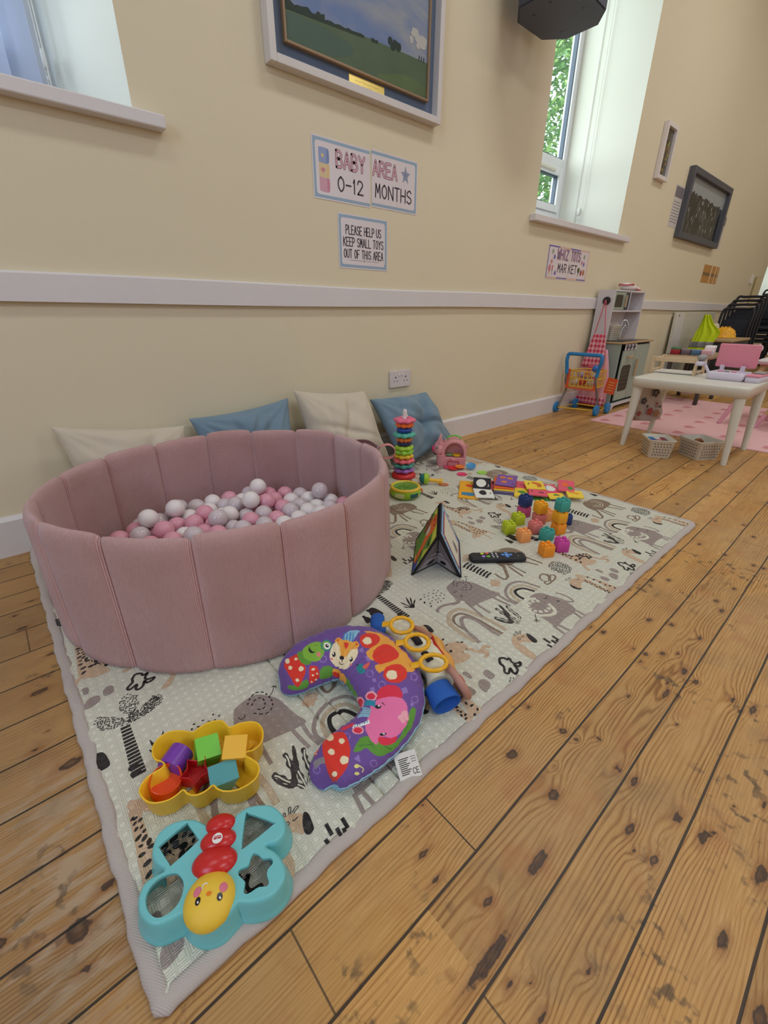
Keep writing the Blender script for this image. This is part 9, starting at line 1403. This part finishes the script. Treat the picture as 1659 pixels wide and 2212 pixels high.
for k in range(8): y = .112-.21*k/7; mb.tube([(bx[0], y, zb_), (bx[1], y*.85, zb_)], .003, 6)
mb.build('wire_basket', m_ty, tl)
mb = MB(); mb.box(bx[0]-.006, bx[0]+.004, .105, .128, zb_-.018, zt_+.012); mb.box(bx[0]-.006, bx[0]+.004, -.118, -.100, zb_-.018, zt_+.012); mb.box(bx[0]-.006, bx[0]+.004, -.1, .105, zb_-.018, zb_-.008); mb.build('orange_end', m_to, tl, bevel=.003)
mb = MB(); mb.box(.12, .124, -.19, -.110, .19, .31, 0, TM((0, 0, 0), 0, .12)); o = mb.build('price_card', m_to, tl); 
mb = MB()
for k in range(4): mb.box(.1175, .1195, -.172, -.128, .215+k*.02, .221+k*.02, 0, TM((0, 0, 0), 0, .12))
mb.build('card_print', M('card_yellow', (236, 170, 90), .5), o)
rq = random.Random(12)
for k, (c, nm) in enumerate((((226, 216, 206), 'white'), ((196, 60, 56), 'red'), ((200, 186, 176), 'pale'), ((170, 150, 190), 'lilac'), ((232, 226, 220), 'white'), ((120, 110, 110), 'grey'), ((60, 110, 190), 'blue'))):
    p = [(.04, .075, .250), (.04, .02, .250), (.05, -.045, .252), (.10, .065, .300), (.11, -.03, .31), (.14, .03, .25), (.07, -.055, .355)][k]
    t = empty('play_food', (3.62+p[0], -.18+p[1], p[2]-.028), rq.uniform(0, 3), '%s wrapped toy grocery in the trolley basket, %s' % (nm, ('at the wall end', 'in the middle of the front row', 'at the room end', 'heaped highest near the wall', 'crumpled on top at the room end', 'lowest at the back', 'standing up at the room end')[k]), 'toy grocery', 'toy groceries in the trolley')
    mb = MB(); mb.ell((0, 0, .028), .030, .024, .028, 10, 7); o = mb.build('wrapper', M('grocery_%s' % nm, c, .4, bump=1.0, bscale=70), t)

# ================================================================ WHITE TABLE with register, baskets, bag, small chair
TZ = .415
tbl = empty('childrens_table', (3.19, -1.08, 0), 0, 'low white plastic childrens table with tapered splayed legs', 'table')
m_tw = M('table_white', (222, 218, 204), .35)
def rrect(x0, x1, y0, y1, r, n=6):
    o = []
    for cx, cy, a0 in ((x1-r, y1-r, 0), (x0+r, y1-r, pi/2), (x0+r, y0+r, pi), (x1-r, y0+r, 1.5*pi)):
        for k in range(n+1): a = a0+k*pi/2/n; o.append((cx+r*cos(a), cy+r*sin(a)))
    return o
tp = rrect(-.275, .275, -.285, .285, .045)
mb = MB(); mb.loft([[(x*k, y*k, z) for x, y in tp] for k, z in ((.90, TZ-.012), (.975, TZ-.012), (.985, TZ-.052), (.996, TZ-.052), (1.0, TZ-.012), (.998, TZ-.004), (.985, TZ), (.90, TZ))], True, 0, False); mb.add([(x*.90, y*.90, TZ) for x, y in tp], [tuple(range(len(tp)))]); mb.add([(x*.90, y*.90, TZ-.012) for x, y in tp], [tuple(range(len(tp)))[::-1]])
mb.build('tabletop', m_tw, tbl)
for sx, sy in ((-1, 1), (-1, -1), (1, 1), (1, -1)):
    mb = MB(); mb.tube([(sx*.235, sy*.245, TZ-.0125), (sx*.237, sy*.249, TZ-.07), (sx*.222, sy*.268, .006), (sx*.222, sy*.268, 0)], [.029, .026, .0145, .014], 16); mb.build('leg', m_tw, tbl)
bg1 = basket((2.885, -1.030, 0), -.95, .135, .160, .105, 'white perforated basket with crayons under the left side of the table', 'baskets under the table')
bg2 = basket((3.030, -1.205, 0), -.62, .150, .170, .108, 'white perforated basket with a wooden toy, between the front table legs', 'baskets under the table')
rq = random.Random(3); m6 = [M('crayon_%d' % k, c, .5) for k, c in enumerate(((70, 90, 150), (196, 110, 110), (90, 90, 110), (60, 130, 180), (220, 220, 220), (150, 60, 70)))]
cn = ('navy', 'dusty red', 'slate', 'sky blue', 'white', 'maroon')
for k in range(6):
    a = -.95; lx, ly = (k % 3-1)*.031, (k//3-.5)*.05
    p = Matrix.Rotation(-.95, 4, 'Z') @ Vector((lx, ly, 0)); mb = MB(); mb.rbox(-.014, .014, -.024, .024, 0, .088, .005)
    o = mb.build('toy_box', m6[k], None, label='%s little box standing in the basket left under the table' % cn[k], cat='toy box', group='little boxes in the left basket'); o.location = (2.885+p.x, -1.030+p.y, .006); o.rotation_euler = (0, 0, a)
wr_ = MB(); wr_.tube([(.030*cos(a), 0, .030*sin(a)) for a in [pi*k/14 for k in range(15)]], .009, 10); o = wr_.build('wooden_arch', M('arch_brown', (150, 90, 50), .5), None, label='small brown wooden arch in the basket between the front table legs', cat='toy'); o.location = (3.035, -1.19, .066); o.rotation_euler = (0, 0, -.6)
fl_ = MB(); fl_.rbox(-.048, .048, -.056, .056, .006, .060, .01); o = fl_.build('toy_tray', M('tray_tan', (190, 170, 140), .6), None, label='tan toy box filling the basket between the front table legs', cat='toy box'); o.location = (3.030, -1.205, 0); o.rotation_euler = (0, 0, -.62)
# patterned bag on the table leg
bag = empty('patterned_tote_bag', (3.235, -.80, .105), -.5, 'floppy pale cloth bag printed with flowers hanging at the back corner of the table', 'cloth bag')
m_bag = M('bag_cloth', (200, 186, 176), .8, bump=.5, bscale=30)
mb = MB(); rings = []
for z, w_, d_2, ox in ((.0, .02, .008, .06), (.01, .11, .014, .03), (.05, .135, .022, .01), (.12, .115, .028, .0), (.19, .085, .026, .005), (.245, .060, .018, .01), (.265, .045, .010, .012)):
    rings.append([(ox+w_*cos(a)*(1+.10*sin(3*a+z*20)), d_2*sin(a)*(1+.2*sin(5*a)), z) for a in [2*pi*k/32 for k in range(32)]])
mb.loft(rings, True, 0, True)
rq = random.Random(5); FT = frame3((0, 0, 0), (1, 0, 0), (0, 0, 1))
def flower(x, z, r, mi): 
    y = -(.029+.004) if .03 < z < .2 else -.022
    for k in range(5): mb.disc(x+r*cos(k*1.257), z+r*sin(k*1.257), r*.62, r*.62, -y+.0003*k, mi, 10, T=FT)
    mb.disc(x, z, r*.4, r*.4, -y+.002, 3, 8, T=FT)
for x, z, r, mi in ((-.045, .14, .014, 2), (.02, .07, .016, 1), (.075, .055, .016, 3), (-.06, .06, .010, 1), (.03, .19, .018, 2), (-.01, .105, .006, 4), (.06, .12, .006, 1), (-.09, .03, .010, 1), (.09, .10, .006, 2)): flower(x, z, r, mi)
text_shape(mb, 'Super', .045, .098, .010, .045, 4, FT, z=.034)
mb.build('bag_body', [m_bag, M('print_rust', (176, 66, 58), .7), M('print_slate', (72, 74, 84), .7), M('print_ochre', (176, 124, 84), .7), M('print_ink', (60, 52, 56), .7)], bag)
mb = MB(); mb.ell((.0, 0, .27), .045, .022, .03, 16, 8); mb.build('purple_lining', M('lining_purple', (116, 84, 166), .4), bag)
mb = MB(); mb.tube(smooth_pts([(.05, 0, .255), (.055, .01, .285), (.03, .012, .292), (-.02, .012, .288), (-.035, 0, .262)], False, 5), .003, 6); mb.build('handle', m_bag, bag)
# toy till / laptop: pink screen, white base, scale, drawer
rg = empty('toy_cash_register', (3.25, -1.19, TZ), -.08, 'pink and white toy cash register with upright pink screen on the white table', 'toy cash register')
m_pk = M('toy_pink', (232, 144, 162), .45); m_lw = M('toy_lilac_white', (222, 212, 226), .4); m_gy = M('toy_grey', (158, 154, 150), .5)
mb = MB(); mb.rbox(-.10, .075, -.095, .085, 0, .042, .022, n=8); mb.build('base', m_lw, rg)
mb = MB(); T = TM((.03, .0, .062), 0, 0, -.10) ; mb.rbox(-.009, .009, -.105, .090, 0, .125, .008, 0, T); s_ = mb.build('screen', m_pk, rg, bevel=.003)
mb = MB()
for y in (-.09, -.01, .07):
    for z in (.015, .112): mb.disc(y, z, .0022, .0022, .0095, 0, 8, T=T @ frame3((0, 0, 0), (0, -1, 0), (0, 0, 1)))
mb.build('screw_hole', M('screw_pink', (176, 84, 100), .5), s_)
for y in (-.055, .045): mb = MB(); mb.box(-.004, .004, y-.010, y+.010, .035, .075, 0, TM((.018, 0, 0), 0, 0, -.25)); mb.build('screen_stand', m_lw, rg)
mb = MB(); mb.rbox(-.035, .035, .130, .180, .060, .085, .02); mb.build('scale_arm', m_lw, rg); mb = MB(); mb.ell((0, .155, .105), .032, .026, .018, 20, 10); mb.build('scale_pan', m_gy, rg); mb = MB(); mb.tube([(0, .10, .02), (0, .130, .065)], .008, 8); mb.build('arm', m_lw, rg)
mb = MB(); mb.rbox(-.09, .08, -.17, -.100, 0, .030, .012); mb.build('drawer', m_lw, rg); mb = MB(); mb.rbox(-.092, .06, -.168, -.102, .0302, .040, .008); mb.build('drawer_top', m_pk, rg); mb = MB(); mb.rbox(-.02, .06, -.16, -.11, .0402, .050, .01); mb.build('card_reader', m_gy, rg)
for x, y, mt in ((-.055, .03, m_pk), (-.04, -.03, m_pk), (-.05, .0, m_gy)): mb = MB(); mb.rbox(x-.010, x+.010, y-.012, y+.012, .0425, .048, .004); mb.build('key', mt, rg)
mc = empty('toy_microphone', (3.44, -1.225, TZ), 0, 'white toy microphone on a bent stem at the right of the pink screen', 'toy microphone'); mb = MB(); mb.tube(smooth_pts([(0, .02, 0), (0, .02, .06), (0, 0, .10), (0, -.02, .14)], False, 5), .008, 8); mb.build('stem', m_lw, mc); mb = MB(); mb.ell((0, -.028, .158), .020, .020, .022, 16, 10); mb.build('head', M('mic_white', (226, 214, 214), .5), mc)
# small pine stand on the far edge of the table
ch = empty('toy_pine_stand', (3.31, -.905, TZ), 0, 'small pale pine toy stand with rails on the far left corner of the white table', 'toy stand'); m_pine = M('pine_pale', (212, 184, 146), .55, var=.05)
for x in (-.06, .11):
    for y in (-.112, .125): mb = MB(); mb.box(x-.009, x+.009, y-.008, y+.008, 0, .098); mb.build('post', m_pine, ch, bevel=.002)
for x in (-.06, .11): mb = MB(); mb.box(x-.006, x+.006, -.104, .117, .070, .094); mb.build('top_rail', m_pine, ch, bevel=.002)
for y in (-.112, .125): mb = MB(); mb.box(-.051, .101, y-.005, y+.005, .074, .092); mb.box(-.051, .101, y-.005, y+.005, .012, .022); mb.build('side_rail', m_pine, ch, bevel=.002)
mb = MB(); mb.box(-.05, .10, -.103, .116, .004, .011); mb.build('white_shelf', M('seat_white', (222, 216, 206), .5), ch)
# ================================================================ PINK RUG
rug = empty('pink_heart_rug', (4.25, -1.3, 0), 0, 'pale pink rug with darker pink hearts on the boards by the play kitchen', 'rug')
mb = MB(); mb.prism([(-.79, .93), (.82, .93), (.80, -1.1), (-.86, -1.1)], .0005, .006); rq = random.Random(5)
for i in range(7):
    for j in range(8):
        x = -.70+i*.235+(.11 if j % 2 else 0); y = .85-j*.25
        if x < .76: mb.flat(heart(x, y, .045), .0064, 1)
mb.build('rug_body', [M('rug_pink', (228, 178, 178), .9, bump=.5, bscale=200), M('rug_heart', (206, 132, 138), .9)], rug)
# ================================================================ play vanity table with dipped legs and its stool
m_dip = M('leg_pink', (216, 148, 164), .5); m_lwood = M('leg_wood', (196, 156, 112), .5)
def dipped(par, foot, top, r=.017):
    f, t = Vector(foot), Vector(top); m_ = f.lerp(t, .42); g = MB(); g.cyl(tuple(f), tuple(m_), r*.8, r*.95, 14); g2 = MB(); g2.cyl(tuple(m_), tuple(t), r*.95, r, 14)
    o = g2.build('leg', m_lwood, par); g.build('pink_sock', m_dip, o)
vt = empty('childs_play_table', (4.45, -1.28, .0062), 0, 'white and pink topped play table on wooden legs dipped in pink', 'table')
mb = MB(); mb.rbox(-.22, .25, -.38, .15, .430, .448, .03); mb.build('tabletop', M('vanity_white', (226, 214, 214), .4), vt); mb = MB(); mb.rbox(-.222, .252, -.382, .152, .4195, .4295, .03); mb.build('pink_rim', m_dip, vt)
dipped(vt, (-.36, .225, 0), (-.16, .10, .419)); dipped(vt, (.02, .0, 0), (.10, .02, .419)); dipped(vt, (-.30, -.30, 0), (-.16, -.28, .419)); dipped(vt, (.30, -.34, 0), (.2, -.3, .419))
stl = empty('childs_stool', (4.22, -1.42, .0062), 0, 'small stool with pink seat beside the play table, cut by the photo edge', 'stool')
mb = MB(); mb.rbox(-.14, .14, -.16, .12, .215, .240, .05); mb.build('seat', m_dip, stl)
dipped(stl, (-.10, .155, 0), (-.02, .08, .215), .014); dipped(stl, (-.14, -.16, 0), (-.08, -.1, .215), .014); dipped(stl, (.15, -.16, 0), (.08, -.1, .215), .014)
# ================================================================ far wall side: toy bench, board, vest, crate, helmet, chairs
bn = empty('low_toy_bench', (4.72, -.60, 0), 0, 'low dark bench with toys on it beyond the white table', 'bench'); mb = MB(); mb.rbox(0, .58, -.14, .20, .395, .42, .01); mb.build('bench_top', M('bench_top', (160, 132, 100), .6), bn)
for x in (.04, .54):
    for y in (-.11, .17): mb = MB(); mb.box(x-.015, x+.015, y-.015, y+.015, 0, .3945); mb.build('leg', M('bench_leg', (70, 62, 56), .6), bn)
mb = MB(); mb.ell((.29, .02, .17), .26, .12, .11, 20, 10, lo=-pi/2); mb.build('white_bundle', M('bundle', (206, 200, 184), .8, bump=.8, bscale=20), bn)
for nm, c, x, y, s_, lab in (('toy_strawberry_tin', (176, 44, 48), 4.78, -.445, .045, 'red and green toy tin at the wall end of the low bench'), ('toy_block', (120, 104, 110), 4.80, -.52, .035, 'dull purple toy box on the low bench'), ('toy_block', (84, 116, 146), 4.80, -.60, .035, 'steel blue toy box on the low bench'), ('toy_block', (216, 168, 172), 4.80, -.675, .035, 'pale pink toy box on the low bench'), ('toy_block', (228, 220, 222), 4.87, -.68, .06, 'tall white and pink toy box at the room end of the low bench')):
    t = empty(nm, (x, y, .42), .1, lab, 'toy'); mb = MB(); mb.rbox(-s_*.9, s_*.9, -.035, .035, 0, s_*1.3, .006); mb.build('box', M(nm+str(c[0]), c, .5), t); mb = MB(); mb.rbox(-s_*.92, s_*.92, -.036, .036, s_*.9, s_*1.32, .006); mb.build('lid', M(nm+'lid'+str(c[0]), (90, 130, 90) if c[0] == 176 else tuple(min(255, v+24) for v in c), .5), t)
wbd = empty('white_display_board', (5.85, -.03, .10), 0, 'tall cream board leaning on the wall behind the hi-vis vest', 'board'); mb = MB(); mb.box(0, 1.5, -.03, -.015, 0, .665, 0, TM((0, 0, 0), 0, -.04)); mb.build('board_panel', M('board_cream', (208, 200, 178), .6), wbd, bevel=.006); mb = MB(); mb.box(.02, .30, -.034, -.031, .02, .655, 0, TM((0, 0, 0), 0, -.04)); mb.build('white_edge', M('board_white', (222, 214, 206), .5), wbd); mb = MB(); mb.disc(.12, .63, .014, .014, .0345, 0, 12, T=TM((0, 0, 0), 0, -.04) @ FT); mb.build('hole', M('hole_dark', (90, 84, 80), .6), wbd)
vs_ = empty('hi_vis_vest', (5.60, -.37, .742), -1.32, 'bright yellow hi-vis vest with grey reflective bands hanging on a stand', 'hi-vis vest'); vs_.scale = (.26, .8, 1.0); m_hv = M('hi_vis_yellow', (206, 226, 24), .8); m_rf = M('reflective_grey', (130, 128, 128), .4)
def hang(name, rows, mt, fold=.012, y=-.0):
    mb = MB(); rings = [[(x0+(x1-x0)*j/20, y+fold*sin(j*.9+z*8), z) for j in range(21)] for x0, x1, z in smooth_pts(rows, False, 4)]; mb.loft(rings, False); o = mb.build(name, mt, vs_); q = o.modifiers.new('thick', 'SOLIDIFY'); q.thickness = .004; return o
hang('front', [(.0, .20, 0), (-.04, .38, -.08), (-.12, .66, -.16), (-.18, .56, -.24), (-.26, .52, -.34)], m_hv); hang('lower_front', [(-.26, .52, -.345), (-.28, .46, -.40)], m_hv); hang('reflective_band', [(-.20, .56, -.25), (-.24, .54, -.305)], m_rf, y=-.006); hang('hem_band', [(-.265, .50, -.355), (-.28, .46, -.40)], m_rf, y=-.006)
mb = MB(); mb.tube(smooth_pts([(.02, -.016, .0), (-.03, -.022, -.12), (-.08, -.024, -.26), (-.14, -.024, -.40)], False, 5), .006, 6); mb.build('zip', M('zip_dark', (60, 60, 30), .6), vs_); mb = MB(); mb.tube([(.05, .03, -.735), (.05, .03, .0)], .010, 8); mb.build('hanging_stand', M('stand_dark', (60, 56, 52), .6), vs_)
cr_ = empty('storage_crate', (6.05, -.62, 0), 0, 'black storage box with wooden top carrying the yellow helmet', 'crate'); mb = MB(); mb.rbox(-.28, .46, -.01, .35, 0, .485, .02); mb.build('box', M('crate_black', (34, 32, 34), .6), cr_); mb = MB(); mb.rbox(-.29, .47, -.012, .36, .4855, .510, .01); mb.build('wooden_lid', M('crate_lid', (176, 146, 108), .6), cr_)
hm = empty('toy_hard_hat', (6.27, -.43, .5102), 0, 'yellow toy hard hat lying on the black storage box', 'toy helmet'); hm.scale = (.74, .74, .80); mb = MB(); mb.lathe([(.170, 0), (.180, .006), (.150, .014), (.142, .045), (.125, .09), (.08, .122), (.03, .133), (.001, .135)], 28); mb.build('shell', M('helmet_yellow', (238, 172, 24), .35), hm)
for a in (-.045, 0, .045): mb = MB(); mb.tube([(.14*cos(t), a, .014+.126*sin(t)) for t in [pi*k/12 for k in range(1, 12)]], .006, 6); mb.build('ridge', M('helmet_yellow', (238, 172, 24), .35), hm)
mb = MB(); mb.rbox(-.02, .02, -.148, -.138, .03, .05, .004); mb.build('badge', M('helmet_badge', (220, 190, 150), .4), hm)
cushion('pale beige cushion lying behind the yellow toy helmet', [(6.30, -.27, .650), (6.56, -.27, .655), (6.50, -.31, .515), (6.30, -.31, .515)], m_lin, .03, 9)
def stack_chair(loc, rz, lab):
    c = empty('stacking_chair', loc, rz, lab, 'chair', 'black stacked chairs'); mk = M('chair_black', (26, 26, 32), .5); ms = M('chair_seat', (30, 32, 42), .8)
    mb = MB(); mb.rbox(-.22, .22, -.20, .22, .40, .43, .04); mb.build('seat', ms, c)
    mb = MB(); mb.rbox(-.20, .20, -.012, .012, 0, .26, .01, 0, TM((0, .235, .52), 0, -.15)); mb.build('backrest', ms, c)
    for x in (-.225, .225):
        mb = MB(); mb.tube(smooth_pts([(x, .26, 0), (x, .22, .40), (x, .25, .60), (x, .30, .84)], False, 5), .012, 8); mb.build('back_tube', mk, c); mb = MB(); mb.tube(smooth_pts([(x, -.24, 0), (x, -.21, .38), (x, -.10, .40), (x, .2, .40)], False, 5), .012, 8); mb.build('front_leg', mk, c)
    mb = MB(); mb.tube(smooth_pts([(-.225, .30, .84), (-.17, .305, .875), (.17, .305, .875), (.225, .30, .84)], False, 5), .012, 8); mb.build('top_rail', mk, c); return c
for i, (x, y) in enumerate(((7.98, -.55), (8.95, -.60))):
    for k in range(4 if i == 0 else 5):
        stack_chair((x-.02*k, y-.015*k, .055*k), -1.35 if i == 0 else -1.5, 'black stacking chair, %s of the %s stack by the far window' % (('lowest', 'second from the bottom', 'third from the bottom', 'topmost' if i == 0 else 'fourth from the bottom', 'topmost')[k], ('nearer', 'farther')[i]))
for k in range(4):
    x = .03; hgt = .78+.045*k
    stand = empty('folded_chair', (6.78+.150*k, -.36, 0), 0, 'black folded chair frame on edge, %s of the row' % ('leftmost and lowest', 'second from the left', 'third from the left', 'rightmost and tallest')[k], 'folded chair', 'black folded chairs')
    x = 0; mb = MB(); mb.tube(smooth_pts([(x, .14, .014), (x, .13, hgt*.7), (x+.01, .12, hgt), (x+.03, .05, hgt+.02), (x+.03, -.10, hgt+.02), (x+.02, -.17, hgt), (x, -.17, hgt*.7), (x, -.18, .014)], False, 5), .014, 8); mb.build('tube_frame', M('chair_black', (26, 26, 32), .5), stand)
    mb = MB(); mb.rbox(-.01, .01, -.15, .11, hgt*.45, hgt*.88, .008, 0, TM((x+.03, 0, 0))); mb.build('back_pad', M('chair_seat', (30, 32, 42), .8), stand)
